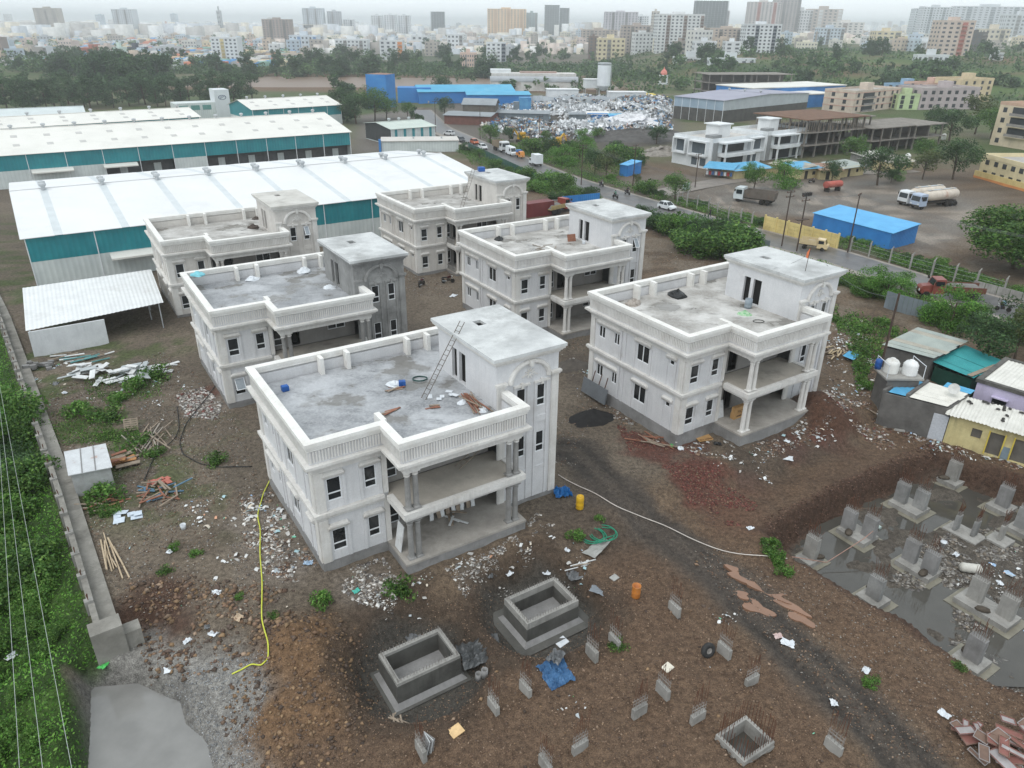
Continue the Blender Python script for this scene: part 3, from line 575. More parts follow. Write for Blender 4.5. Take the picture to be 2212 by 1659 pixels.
 for (p, q) in wx:
  for b0, b1 in ((8.0, 9.75), (4.12, 5.88)):
   window(v, q-p, b1-b0, 'tall', (xt+(p+q)/2, yt+.1, b0), 0, 30 if ('t%d' % int(b0) in tilts and p > 3) else 0)
  for c in (xt+p-.16, xt+q+.16): s_ = MB(); s_.box(c-.1, c+.1, yt-.08, yt-.001, .35, 9.95); s_.obj('tower_strip', tower_m, v)
  s_ = MB(); s_.box(xt+p-.05, xt+q+.05, yt-.06, yt-.001, 6.72, 7.25); s_.box(xt+p-.05, xt+q+.05, yt-.06, yt-.001, 2.75, 2.95); s_.obj('spandrel_panel', tower_m, v)
  s_ = MB(); s_.box(xt+p-.3, xt+q+.3, yt-.14, yt-.001, 9.96, 10.12); s_.box(xt+(p+q)/2-.1, xt+(p+q)/2+.1, yt-.18, yt-.001, 9.8, 10.25); s_.obj('window_head', tm, v)
 for c in (xt+.33, xr-.3):
  s_ = MB(); s_.box(c-.3, c+.3, yt-.12, yt-.001, .3, 10.3); s_.box(c-.2, c+.2, yt-.15, yt-.121, .6, 10.0); s_.obj('tower_pilaster', tm, v)
  s_ = MB(); s_.box(c-.36, c+.36, yt-.2, yt-.001, 10.3, 10.45); s_.box(c-.44, c+.44, yt-.3, yt-.001, 10.45, 10.62); s_.obj('tower_capital', tm, v)
 ar = MB(); n = 18; cx = 15.9; cz = 10.35; vs = []
 for i in range(n+1):
  t = math.pi*i/n
  for r_, yy in ((1.42, yt-.1), (1.55, yt-.22), (1.72, yt-.22), (1.82, yt-.08), (1.82, yt), (1.42, yt)): vs.append((cx+r_*math.cos(t), yy, cz+r_*.86*math.sin(t)))
 ar.add(vs, [(6*i+j, 6*i+(j+1) % 6, 6*i+6+(j+1) % 6, 6*i+6+j) for i in range(n) for j in range(6)]); ar.obj('arch_moulding', tm, v)
 s_ = MB(); s_.add([(cx-.13, yt-.3, 11.45), (cx+.13, yt-.3, 11.45), (cx+.2, yt-.3, 11.95), (cx-.2, yt-.3, 11.95), (cx-.13, yt, 11.45), (cx+.13, yt, 11.45), (cx+.2, yt, 11.95), (cx-.2, yt, 11.95)], [(0, 1, 2, 3), (3, 2, 6, 7), (0, 3, 7, 4), (1, 5, 6, 2), (0, 4, 5, 1)]); s_.obj('keystone', tm, v)
 # plaster flower in the tympanum
 s_ = MB()
 for k in range(9):
  t = 2*math.pi*k/9; s_.ob((cx+.26*math.cos(t), yt-.03, 10.85+.24*math.sin(t)), (.3, .06, .1), (0, -t, 0))
 for k in (-1, 1): s_.ob((cx+k*.5, yt-.03, 10.7), (.34, .05, .08), (0, k*.5, 0))
 s_.lathe([(.1, -.05), (.06, .02)], 8); s_.obj('plaster_ornament', tm, v, kind='stuff')
 return v
RAWCOL = PM('raw_column_cement', (150, 149, 147), (128, 127, 125), .9, .8, .2, 24, grime=(108, 106, 103))
villa('A', 'nearest white villa with ladder on its wet grey flat roof', STUCCO, STUCCO, SLABT, DECK1, RAWCOL)
villa('B', 'white villa by the foundation pit with small orange flag on its stair tower', STUCCO, STUCCO, SLABT, DECK2, TRIM)
villa('C', 'white villa whose stair tower is still bare grey cement', STUCCO, GREYT, SLABT, DECK1, RAWCOL, tilts=('f1',))
villa('D', 'white villa with open sash in its tower, between motorbike yard and the roadside bushes', STUCCO, STUCCO, SLABT, DECK2, TRIM, tilts=('t8',))
villa('E', 'stained cream villa against the teal wall of the big warehouse', STUCCO2, STUCCO2, PM('tower_slab_stained', (204, 202, 196), (178, 175, 168), .4, .8, .1, 30, grime=(140, 136, 130)), DECK2, STUCCO2, tilts=('t8',))
villa('F', 'cream villa farthest back with long ladder leaning on its tower roof', STUCCO2, STUCCO2, SLABT, DECK2, STUCCO2, rail=True)
# ================================================================ ON THE BUILDING SITE
GA = R(32.8)
CONC = PM('cast_concrete', (164, 162, 157), (136, 134, 130), .9, .85, .3, 20, grime=(104, 102, 97), g_lo=.52, g_hi=.72, streak=.5)
CONCD = PM('dark_wet_concrete', (98, 97, 93), (76, 75, 72), .8, .7, .25, 20, grime=(60, 59, 56), g_lo=.52, g_hi=.7, streak=.6)
CONCW = PM('old_wall_concrete', (150, 147, 140), (120, 117, 110), .7, .88, .35, 14, grime=(86, 83, 77), g_lo=.5, g_hi=.7, streak=.8)
RUST = PM('rusty_rebar', (104, 70, 54), (84, 58, 46), 4, .8); REBARG = PM('cement_splashed_rebar', (150, 146, 142), (120, 112, 106), 4, .8)
WOOD = PM('weathered_wood', (158, 144, 128), (128, 115, 102), 3, .85, .2, 30, grime=(100, 88, 78)); WOODR = PM('reddish_ply', (150, 104, 84), (124, 84, 68), 2, .8, .1, grime=(98, 70, 58))
WHITEB = PM('white_board', (220, 222, 222), (200, 202, 203), 2, .7, grime=(170, 165, 158)); TINM = PM('galvanised_tin', (190, 194, 196), (168, 172, 175), .8, .5, metal=.25, grime=(150, 144, 138), spec=.4)
PLASTICB = PM('blue_tarpaulin', (72, 112, 152), (48, 82, 120), 1.4, .5); PLASTICG = PM('grey_plastic_sheet', (120, 122, 124), (82, 84, 86), 1.4, .45, spec=.4); PLASTICW = PM('white_plastic', (222, 226, 230), (196, 202, 208), 3, .5)
# long boundary wall at the left of the site, stepped with stub posts
bw = thing('boundary_wall', 'long weathered concrete boundary wall with stub posts beside the green slope', 'wall')
WP = [Vector((-92, 121, 0)), Vector((-62.4, 83.9, 0)), Vector((-45.4, 61.35, 0)), Vector((-34.3, 46.57, 0)), Vector((-24.0, 32.3, 0))]
def along(s):
 for a, b in zip(WP, WP[1:]):
  L = (b-a).length
  if s <= L: d = (b-a).normalized(); return a+d*s, d
  s -= L
 return WP[-1], (WP[-1]-WP[-2]).normalized()
tot = sum((b-a).length for a, b in zip(WP, WP[1:])); s = 0.; k = 0
while s < tot-1.0:
 p, d = along(s); q, _ = along(min(s+2.72, tot)); ang = math.atan2(d.y, d.x); n = Vector((-d.y, d.x, 0)); c = (p+q)/2; L = (q-p).length; top = .86+.05*math.sin(k*1.7)
 MB().ob((c.x, c.y, (top-3.2)/2), (L+.01, .36, top+3.2), (0, 0, ang)).obj('wall_panel', CONCW, bw)
 pc = p-n*.08; mbp = MB(); mbp.ob((pc.x, pc.y, -.9), (.38, .5, 3.9+.1*math.sin(k*2.3)), (0, 0, ang)); mbp.obj('stub_post', CONC, bw)
 rb = MB()
 for i in range(4): e = p+d*(-.12+.08*i)-n*.08; rb.bar((e.x, e.y, 1.1), (e.x+.05*math.sin(k+i), e.y, 1.42), .035)
 rb.obj('rebar', RUST, bw, kind='stuff')
 lc = (p+q)/2+n*.62; MB().ob((lc.x, lc.y, -.6), (L+.02, .95, 1.75+.04*math.sin(k)), (0, 0, ang)).obj('ledge', CONCW, bw)
 s += 2.72; k += 1
pe, d = along(tot); ang = math.atan2(d.y, d.x)
n = Vector((-d.y, d.x, 0)); e = pe+n*.35; MB().ob((e.x, e.y, -1.05), (1.2, 1.7, 4.3), (0, 0, ang)).obj('end_pier', CONCW, bw)
e = pe+n*1.65-d*.1; MB().ob((e.x, e.y, -1.5), (.95, .9, 3.4), (0, 0, ang)).obj('end_pier', CONCW, bw)
# two open concrete tanks in their pits
def open_tank(label, c, lx, ly, z0, z1, apron, wallt=.26, low=CONCD, up=CONC, zsplit=None, water=None, bars=True):
 t = thing('concrete_tank', label, 'tank', (c[0], c[1], z0), GA); h = z1-z0; zs = zsplit if zsplit else h*.72
 def ring(a, b, m, nm, o=0):
  for (x0, x1, y0, y1) in ((-lx/2-o, lx/2+o, -ly/2-o, -ly/2+wallt), (-lx/2-o, lx/2+o, ly/2-wallt, ly/2+o), (-lx/2-o, -lx/2+wallt, -ly/2+wallt, ly/2-wallt), (lx/2-wallt, lx/2+o, -ly/2+wallt, ly/2-wallt)):
   MB().box(x0, x1, y0, y1, a, b).obj(nm, m, t)
 ring(0, zs, low, 'wall', .03); ring(zs, h, up, 'rim')
 if apron: MB().box(-lx/2-apron, lx/2+apron, -ly/2-apron, ly/2+apron, -.4, .07).obj('apron', CONC if 0 else CONCD, t); MB().prism([(-lx/2-.3, -ly/2-.3), (lx/2+.3, -ly/2-.3), (lx/2+.3, ly/2+.3), (-lx/2-.3, ly/2+.3)], .07, .34, top=[(-lx/2-.04, -ly/2-.04), (lx/2+.04, -ly/2-.04), (lx/2+.04, ly/2+.04), (-lx/2-.04, ly/2+.04)]).obj('kicker', PLINTH, t)
 MB().box(-lx/2+wallt, lx/2-wallt, -ly/2+wallt, ly/2-wallt, .0, .22).obj('floor', water or CONC, t)
 if bars:
  rb = MB()
  for i in range(int(lx/.2)):
   for y in (-ly/2+wallt*.5, ly/2-wallt*.5): rb.bar((-lx/2+.1+i*.2, y, h-.02), (-lx/2+.1+i*.2+random.uniform(-.04, .04), y+random.uniform(-.04, .04), h+(.3 if bars is True else bars*random.uniform(.6, 1))), .024)
  for i in range(int(ly/.2)):
   for x in (-lx/2+wallt*.5, lx/2-wallt*.5): rb.bar((x, -ly/2+.1+i*.2, h-.02), (x+random.uniform(-.04, .04), -ly/2+.1+i*.2, h+(.3 if bars is True else bars*random.uniform(.6, 1))), .024)
  rb.obj('rebar', REBARG if bars is True else RUST, t, kind='stuff')
 return t
open_tank('open concrete tank with dark damp sides, nearest the earth mound', (-5.28, 32.0), 4.05, 2.62, -2.28, -.45, .5, zsplit=1.62)
open_tank('open concrete tank on a wide dark apron, nearer the villa porch', (2.06, 36.8), 4.0, 2.7, -2.28, -.5, .85, zsplit=1.3)
open_tank('small square concrete ring full of rainwater with rusty rebar all round', (12.45, 26.7), 2.3, 1.95, -1.75, -.6, 0, .2, CONC, CONC, water=wpit, bars=1.7)
# short starter columns sticking out of the gravel
STRT = [(1066, 1533, 1, 'between the drain pipes and the gravel'), (1135, 1497, 1, 'just left of the blue tarpaulin heap'), (1278, 1420, 1, 'just right of the upper tank'), (1327, 1392, 1, 'beside a tuft of weeds'), (1380, 1545, 0, 'standing parallel to the villa front in mid gravel'), (1431, 1502, 1, 'with a loose white tile behind it'),
  (1252, 1622, 0, 'in the lower middle of the gravel'), (1178, 1662, 1, 'cut by the bottom edge of the picture'), (910, 1632, 1, 'with grey boards leaning on it'), (1506, 1557, 0, 'with a small slot in its side'), (1456, 1324, 1, 'closest to the orange drum'), (1563, 1415, 1, 'with a tyre beside it'), (1622, 1478, 0, 'by the wheel track'), (1798, 1622, 1, 'right of the square ring tank')]
for i, (u, v, ax, why) in enumerate(STRT):
 x, y, z = T(u, v); h = .62+.08*(i % 3); a = GA+(R(90) if ax else 0)+R(random.uniform(-4, 4))
 t = thing('starter_column', 'short concrete column stub with rusty rebar '+why, 'column stub', (x, y, z), a, 'column stubs in the gravel')
 b = MB(); b.add([(-.48, -.12, -.5), (.48, -.12, -.5), (.48, .12, -.5), (-.48, .12, -.5), (-.47, -.12, h-.06*(i % 2)), (.47, -.12, h), (.47, .12, h+.03), (-.47, .12, h-.03)], [(0, 3, 2, 1), (4, 5, 6, 7), (0, 1, 5, 4), (1, 2, 6, 5), (2, 3, 7, 6), (3, 0, 4, 7)]); b.obj('stub', CONC, t)
 lo = MB(); hi = MB(); tall = 1.9+.5*random.random()
 for q in range(5):
  for yy in (-.07, .07):
   xx = -.4+q*.2; dx, dy = random.uniform(-.12, .12), random.uniform(-.12, .12); lo.bar((xx, yy, h-.1), (xx, yy, h+.75), .019); hi.bar((xx, yy, h+.75), (xx+dx, yy+dy, h+tall*random.uniform(.7, 1)), .018)
 for zz in (.25, .5):
  for yy in (-.085, .085): lo.bar((-.43, yy, h+zz), (.43, yy, h+zz), .022)
 lo.obj('rebar_cage', REBARG, t, kind='stuff'); hi.obj('rebar', RUST, t, kind='stuff')
 if i == 8:
  for q in range(5): MB().ob((.15+.02*q, -.25-.07*q, .45-.04*q), (.75, .04, 1.05), (R(14), 0, R(8*q-10))).obj('leaning_board', WHITEB if q % 2 else PLINTH, None, (x, y, z), a, label='%s board leaning on the column stub nearest the lower left' % ('white', 'grey', 'chipped white', 'pale grey', 'front white')[q], cat='board', group='boards leaning on a stub')
# pad footings with tall column stubs in the flooded pit
FOOT = [(1749, 1203, [(0, 0)], 1.7, 1.3, 'nearest the pit corner, alone in the water'), (1852, 1150, [(-.2, .75), (.25, -.75)], 1.9, 2.4, 'second from the pit corner'), (1964, 1090, [(-.2, .7), (.25, -.7)], 2.0, 2.5, 'on a wide slab below the earth bank'), (2055, 1035, [(0, 0)], 1.7, 1.7, 'farthest up the pit'),
  (2164, 1092, [(0, 0)], 1.8, 1.7, 'by the right edge under the yellow house'), (2083, 1150, [(-.2, .6), (.2, -.6)], 1.7, 2.6, 'with slim posts in the rubble'), (2160, 1165, [(0, 0)], 1.6, 1.5, 'with one slim post right of the white bucket'), (1984, 1222, [(0, .75), (0, -.75)], 1.8, 2.6, 'raised on a kerb in mid pit'),
  (1886, 1290, [(0, 0)], 1.6, 1.7, 'at the water edge with a sack on it'), (2132, 1312, [(.1, .9), (.1, -1.1)], 1.9, 3.6, 'long and shared, at the right of the pit'), (2098, 1424, [(0, 0)], 1.8, 1.7, 'nearest the camera'), (2205, 1140, [(0, 0)], 1.6, 1.5, 'cut off by the right edge')]
for i, (u, v, cols, fx, fy, why) in enumerate(FOOT):
 zf = -3.28; x, y = G(u, v, zf+.5)
 a = GA+R(90) if i in (1, 2, 5, 7, 9) else GA
 t = thing('column_footing', 'concrete pad footing with '+('two column stubs ' if len(cols) > 1 else 'a column stub ')+why, 'footing', (x, y, zf), GA, 'footings in the flooded pit')
 mb = MB(); mb.box(-fx/2-.4, fx/2+.4, -fy/2-.4, fy/2+.4, -.4, .13); mb.obj('blinding_slab', PM('wet_blinding', (138, 134, 120), (112, 108, 96), .9, .45, .1, 20), t)
 mb = MB(); mb.prism([(-fx/2, -fy/2), (fx/2, -fy/2), (fx/2, fy/2), (-fx/2, fy/2)], .13, .52); mb.obj('pad', CONC, t)
 for cx, cy in cols:
  slim = i in (5, 6); L, W = (.62, .26) if slim else (.46, 1.); hh = 1.35 if slim else random.uniform(1.6, 1.85)
  co = MB().box(cx-L/2, cx+L/2, cy-W/2, cy+W/2, .52, .52+hh).obj('column_stub', (CONC, PLINTH, GREYT)[i % 3], t)
  lo = MB(); hi = MB()
  for q in range(7):
   for r_ in (-1, 1):
    xx, yy = (cx+r_*(L/2-.06), cy-W/2+.08+q*(W-.16)/6) if W > L else (cx-L/2+.08+q*(L-.16)/6, cy+r_*(W/2-.06))
    lo.bar((xx, yy, hh+.45), (xx, yy, hh+.9), .03); hi.bar((xx, yy, hh+.9), (xx+random.uniform(-.15, .15), yy+random.uniform(-.15, .15), hh+random.uniform(1.2, 2.1)), .022)
  for zz in (.62, .78): lo.box(cx-L/2+.04, cx+L/2-.04, cy-W/2+.05, cy-W/2+.075, hh+zz, hh+zz+.02); lo.box(cx-L/2+.04, cx+L/2-.04, cy+W/2-.075, cy+W/2-.05, hh+zz, hh+zz+.02)
  lo.obj('rebar_cage', REBARG, co, kind='stuff'); hi.obj('rebar', RUST, co, kind='stuff')
 # wet sacks of earth left on the pad
 if i in (0, 1, 3, 7, 8, 9, 10):
  q = MB(); q.lathe([(.1, 0), (.42, .06), (.36, .2), (.12, .27)], 9); me = q.mesh('soil_lump', PM('wet_earth_lump', (92, 84, 74), (66, 60, 54), 3, .8, .4, 15), True)
  lx_, ly_ = {0: (.45, -.4), 1: (-.7, .3), 3: (-.5, .4), 7: (-.6, -.7), 8: (.5, .5), 9: (-.6, 0), 10: (.5, .55)}[i]; ww = Vector((lx_, ly_, .52)); ww.rotate(Euler((0, 0, GA))); link('soil_lump', me, None, (x+ww.x, y+ww.y, zf+.52), i, sc=(1.2, .7, 1), label='wet earth lump on the footing '+why, cat='soil lump', group='earth lumps on footings')
# sheds
def shed_box(name, label, cat, pts, z0, zfront, zback, wall_m, roof_m, over=.2, th=.06, sides=(1, 1, 1, 1), corr=0, group=None):
 # pts: front-left, front-right, back-right, back-left corners on the ground (world); roof slopes from front to back
 t = thing(name, label, cat, (pts[0][0], pts[0][1], z0), 0, group); o = Vector((pts[0][0], pts[0][1]))
 P = [Vector(p)-o for p in pts]; zt = [zfront, zfront, zback, zback]
 for i in range(4):
  if not sides[i]: continue
  j = (i+1) % 4; a, b = P[i], P[j]; d = (b-a).normalized(); nn = Vector((d.y, -d.x)); ins = -nn*.08
  MB().add([(a.x, a.y, -.3), (b.x, b.y, -.3), (b.x, b.y, zt[j]), (a.x, a.y, zt[i])]+[(p.x+ins.x, p.y+ins.y, z) for p, z in ((a, -.3), (b, -.3), (b, zt[j]), (a, zt[i]))], [(0, 1, 2, 3), (5, 4, 7, 6), (3, 2, 6, 7), (0, 3, 7, 4), (1, 5, 6, 2)]).obj('wall', wall_m, t)
 c = sum(P, Vector((0, 0)))/4; Q = [c+(p-c)*(1+over/((p-c).length)) for p in P]
 if not corr: MB().add([(q.x, q.y, z+.02) for q, z in zip(Q, zt)]+[(q.x, q.y, z+.02+th) for q, z in zip(Q, zt)], [(0, 3, 2, 1), (4, 5, 6, 7), (0, 1, 5, 4), (1, 2, 6, 5), (2, 3, 7, 6), (3, 0, 4, 7)]).obj('roof', roof_m, t)
 else: roof_corr(t, [(q.x, q.y, z+.03) for q, z in zip(Q, zt)], roof_m, corr)
 return t
def roof_corr(parent, q, m, pitch, amp=.035, nsheet=None, name='roof_sheet', vary=.0):
 # corrugated sheets laid side by side from edge q0-q3 to q1-q2 (ridges run q0->q3)
 q = [Vector(p) for p in q]; L = (q[1]-q[0]).length; ns = nsheet or max(1, round(L/1.05)); out = []
 for s_ in range(ns):
  a0, a1 = s_/ns, (s_+1)/ns; n = max(4, int((a1-a0)*L/pitch)*4); V = []; off = random.uniform(-vary, vary)
  for i in range(n+1):
   t = a0+(a1-a0)*i/n; z = amp*math.sin(i/4*2*math.pi)+.008*(s_ % 2)+off*.1
   f = q[0].lerp(q[1], t); b = q[3].lerp(q[2], t); dd = (f-b).normalized()*off; V += [(f.x+dd.x, f.y+dd.y, f.z+z), (b.x, b.y, b.z+z)]
  o = MB().add(V, [(2*i, 2*i+2, 2*i+3, 2*i+1) for i in range(n)]).obj(name, m[s_ % len(m)] if isinstance(m, list) else m, parent); out.append(o)
 return out
ts_ = shed_box('tin_shed', 'small white tin shed with rust-streaked roof beside the boundary wall', 'shed', [(-33.3, 46.95), (-30.85, 48.05), (-32.9, 51.2), (-35.3, 50.0)], 0, 2.0, 2.0, PM('shed_white_planks', (176, 178, 178), (150, 150, 148), 1.5, .7, grime=(120, 112, 104), streak=.5), PM('shed_rusty_roof', (205, 208, 210), (186, 188, 190), 1, .5, grime=(170, 120, 92), g_lo=.62, g_hi=.7), .25)
for f_ in (.33, .67): a_ = Vector((2.45, 1.1))*f_; b_ = Vector((-2.0, 3.1))+Vector((2.4, 1.15))*f_; MB().bar((a_.x, a_.y-.2, 2.1), (b_.x, b_.y+.2, 2.1), .07, .05).obj('roof_seam', PLINTH, ts_)
t = thing('open_shed', 'white roofed open shed with one leaning panel wall near the big warehouse', 'shed', (-50.5, 72.0, 0), 0)
q = [(-60.4-(-50.5), 86.5-72, 3.1), (-51.9+50.5, 72.9-72, 3.0), (-41.0+50.5, 81.8-72, 3.15), (-48.0+50.5, 94.3-72, 3.2)]
roof_corr(t, [q[0], q[3], q[2], q[1]], PM('shed_white_sheet', (226, 228, 228), (212, 214, 214), .5, .5, grime=(196, 196, 194)), .45, .02, 8)
MB().add([(-1.1, .6, -.3), (5.0, 4.6, -.3), (5.0, 4.75, 2.9), (-1.1, .75, 2.9), (-1.2, .75, -.3), (4.9, 4.75, -.3), (4.9, 4.9, 2.9), (-1.2, .9, 2.9)], [(0, 1, 2, 3), (5, 4, 7, 6), (3, 2, 6, 7), (0, 3, 7, 4), (1, 5, 6, 2)]).obj('panel_wall', PM('white_panel', (216, 219, 220), (200, 203, 205), .8, .6, streak=.2), t)
for px, py in ((-9.3, 13.6), (9.0, 9.6), (2.4, 21.6), (-1.1, 1.1), (4.8, 15.5), (6.3, 12.4)): MB().cyl((px, py, -.3), (px, py, 3.05), .07, 8).obj('post', TINM, t)
# drums, tyre, pipes, hoses
def lathe_thing(name, label, cat, u, v, prof, mat, n=18, rot=None, dz=0, sub=None, group=None):
 x, y, z = T(u, v); q = MB(); q.lathe(prof, n); o = q.obj(name, mat, None, (x, y, z+dz), 0, True, label=label, cat=cat, group=group)
 if rot: o.rotation_euler = rot
 return o
YEL = PM('yellow_drum_plastic', (222, 178, 44), (196, 150, 36), 2, .45, spec=.4, grime=(150, 112, 50)); ORG = PM('orange_drum_plastic', (206, 132, 62), (176, 108, 50), 2, .5, spec=.4, grime=(150, 130, 110))
BL = PM('blue_drum_plastic', (44, 96, 170), (34, 76, 140), 2, .45)
dprof = [(.0, .05), (.27, .0), (.29, .08), (.28, .3), (.295, .34), (.28, .38), (.28, .66), (.295, .7), (.28, .74), (.28, .9), (.25, .96), (.2, .97), (.2, .93), (0, .93)]
lathe_thing('drum', 'yellow plastic drum beside the tower corner of the nearest villa', 'drum', 1252, 1098, [(r*1.05, z*1.15) for r, z in dprof], YEL)
lathe_thing('drum', 'orange open-topped drum on the gravel by the upper tank', 'drum', 1373, 1289, [(.27, 0), (.29, .1), (.285, .35), (.3, .4), (.285, .45), (.29, .9), (.3, .95), (.26, .95), (.25, .3), (0, .28)], ORG)
x, y, z = T(1528, 1416); ty = thing('tyre', 'old rubber tyre leaning by a column stub', 'tyre', (x, y, z+.42), 0, rot=(R(75), 0, R(25)))
q = MB(); q.lathe([(.2, -.12), (.36, -.15), (.46, -.1), (.48, 0), (.46, .1), (.36, .15), (.2, .12), (.2, -.12)], 24); q.obj('tyre_rubber', PM('tyre_rubber', (62, 62, 62), (44, 44, 44), 3, .8), ty, smooth=True); q = MB(); q.lathe([(0, -.03), (.1, -.06), (.2, -.1), (.2, .1), (.1, .04), (0, .05)], 16); q.obj('rim', PM('tyre_rim', (156, 152, 148), (120, 116, 112), 3, .6), ty)
for i, (u, v) in enumerate(((1034, 1468), (1047, 1462))): lathe_thing('clay_pipe', ('left', 'right')[i]+'hand grey cement pipe standing by the tank'.replace('hand', ' one of two') if 0 else ('shorter' if i == 0 else 'taller')+' grey cement pipe standing upright between the tanks', 'pipe', u, v, [(.2, 0), (.2, .5+.1*i), (.16, .5+.1*i), (.16, .1), (0, .1)], PLINTH)
lathe_thing('bucket', 'white plastic paint bucket lying in the left yard', 'bucket', 397, 1143, [(0, .02), (.17, 0), (.21, .42), (.19, .42), (.15, .05), (0, .05)], PLASTICW)
lathe_thing('bucket', 'white paint bucket with blue print standing in the pit rubble', 'bucket', 2036, 1182, [(0, 0), (.2, 0), (.24, .45), (.26, .45), (.26, .52), (0, .54)], PLASTICW)
x, y, z = T(1897, 1140); MB().lathe([(.14, -.2), (.16, -.2), (.16, .2), (.14, .2), (0, .2)], 12).obj('paint_tin', PM('paint_tin', (196, 206, 202), (120, 160, 150), 6, .5), None, (x, y, -3.1), smooth=True, label='paint tin floating on its side by a footing', cat='tin').rotation_euler = (R(90), 0, .6)
x, y, z = T(2094, 1236); o = MB().lathe([(0, -.95), (.25, -.92), (.38, -.75), (.4, -.6), (.38, -.4), (.4, -.2), (.38, 0), (.4, .2), (.38, .4), (.4, .6), (.38, .75), (.25, .9), (0, .93)], 18).obj('septic_drum', PM('offwhite_drum', (206, 204, 196), (186, 183, 174), 2, .6), None, (x, y, z+.38), smooth=True, label='off-white ribbed tank lying on its side in the pit', cat='tank'); o.rotation_euler = (R(90), 0, R(80)); o.scale = (.9, .9, .8)
def drape(pts, n=8, lift=.11, jit=0.):
 P = [T(u, v) for u, v in pts]; out = []
 for a, b in zip(P, P[1:]):
  for i in range(n): t = i/n; x, y = a[0]+(b[0]-a[0])*t+random.uniform(-jit, jit), a[1]+(b[1]-a[1])*t+random.uniform(-jit, jit); out.append((x, y, h1(x, y)+lift))
 out.append((P[-1][0], P[-1][1], P[-1][2]+lift));
 sm = [Vector(p) for p in out]
 for _ in range(3): sm = [sm[0]]+[(sm[i-1]+sm[i]*2+sm[i+1])/4 for i in range(1, len(sm)-1)]+[sm[-1]]
 return sm
MB().tube(drape([(584, 1038), (570, 1065), (556, 1115), (563, 1145), (562, 1200), (567, 1260), (565, 1340), (580, 1390), (580, 1425), (565, 1440), (545, 1437), (525, 1448), (502, 1459)], 7), .045, 6).obj('yellow_hose', PM('yellow_hose', (212, 216, 84), (186, 192, 70), 3, .5), smooth=True, label='long yellow-green hose trailing down to the grey gravel bank', cat='hose')
x0, y0, z0 = T(1286, 1158); pts = []
for i in range(120):
 t = i/120*2*math.pi*5; rr = .95+.12*math.sin(i*.35); pts.append((x0+rr*math.cos(t)*1.0+(.55 if i > 70 else -.25), y0+rr*.9*math.sin(t)+(.2 if i > 70 else 0), z0+.05+.02*(i % 20)/4))
MB().tube(pts, .045, 6).obj('green_hose', PM('green_hose', (44, 138, 108), (34, 112, 88), 3, .45), smooth=True, label='coiled green hose lying under a crumpled cement sheet', cat='hose')
MB().tube(drape([(1206, 1028), (1262, 1058), (1330, 1097), (1420, 1130), (1505, 1172), (1590, 1200), (1700, 1209)], 6), .035, 5).obj('white_pipe', PM('white_pvc', (216, 208, 200), (190, 182, 174), 3, .5), smooth=True, label='long white pipe line crossing the wheel track to the pit', cat='pipe')
x1, y1 = G(1704, 1209, -1.5); MB().tube([(x1, y1, -1.2), (x1+3.4, y1+1.2, -2.7), (x1+6.6, y1+2.7, -1.6), (x1+7.4, y1+3.2, -1.3)], .035, 5).obj('pink_pipe', PM('pink_pipe', (176, 140, 126), (150, 118, 106), 3, .5), smooth=True, label='pinkish pipe hanging over the pit water', cat='pipe')
BLK = PM('black_hose', (40, 42, 44), (30, 31, 32), 3, .5)
MB().tube(drape([(383, 880), (388, 925), (378, 950), (350, 975), (330, 995), (312, 1040)], 7), .04, 5).obj('black_hose', BLK, smooth=True, label='black hose running down past the timber pile', cat='hose')
MB().tube(drape([(470, 830), (440, 870), (400, 920), (388, 955), (395, 985), (430, 1003), (480, 1012), (545, 1010)], 7), .04, 5).obj('black_hose', BLK, smooth=True, label='black hose curving across the left yard to the villa', cat='hose')
# crumpled sheets: a height-noised grid
def crumple(name, label, cat, u, v, w, d, mat, rz=0, amp=.25, n=14, seed=0, base=.05, edge=.3):
 x, y, z = T(u, v); V = []; F = []
 for j in range(n+1):
  for i in range(n+1):
   a, b = i/n-.5, j/n-.5; e = 1+edge*(float(fbm(a*3+seed, b*3, seed))-.5)*2; px, py = a*w*e, b*d*e
   V.append((px, py, base+amp*float(abs(fbm(a*5+seed*3.1, b*5, seed+5, 3)-.5))*3.2*(1-.6*max(abs(a), abs(b))*2*.8)))
 F = [(j*(n+1)+i, j*(n+1)+i+1, (j+1)*(n+1)+i+1, (j+1)*(n+1)+i) for j in range(n) for i in range(n)]
 return MB().add(V, F).obj(name, mat, None, (x, y, z), R(rz), False, label=label, cat=cat)
crumple('blue_tarpaulin', 'crumpled blue tarpaulin heap on the gravel below the upper tank', 'tarpaulin', 1200, 1456, 1.7, 1.9, PLASTICB, 30, .5, 18, 3)
crumple('plastic_sheet', 'pale grey plastic sheet on top of the blue tarpaulin', 'plastic sheet', 1200, 1432, 1.0, .8, PLASTICG, 60, .4, 10, 5, .45)
crumple('plastic_sheet', 'heap of dark grey plastic sheeting between the two tanks', 'plastic sheet', 1040, 1412, 2.5, 1.9, PM('dark_plastic_sheet', (92, 94, 95), (58, 60, 61), 1.6, .4, spec=.4), 20, .6, 20, 8)
crumple('cement_sheet', 'bent pale cement sheet lying on the green hose', 'sheet', 1288, 1186, 1.1, 2.4, PM('pale_cement_sheet', (168, 168, 164), (136, 136, 132), 1.6, .8), -35, .12, 8, 11, .2, .1)
crumple('blue_tarpaulin', 'bright blue tarpaulin bundle against the tower corner', 'tarpaulin', 1214, 1066, 1.3, 1.3, PM('bright_blue_tarp', (36, 108, 172), (24, 80, 134), 1.4, .5), 10, .9, 12, 13)
crumple('plastic_sheet', 'grey torn sheet hooked on the back rim of the lower tank', 'plastic sheet', 895, 1382, 1.0, .9, PLASTICG, 40, .5, 8, 17)
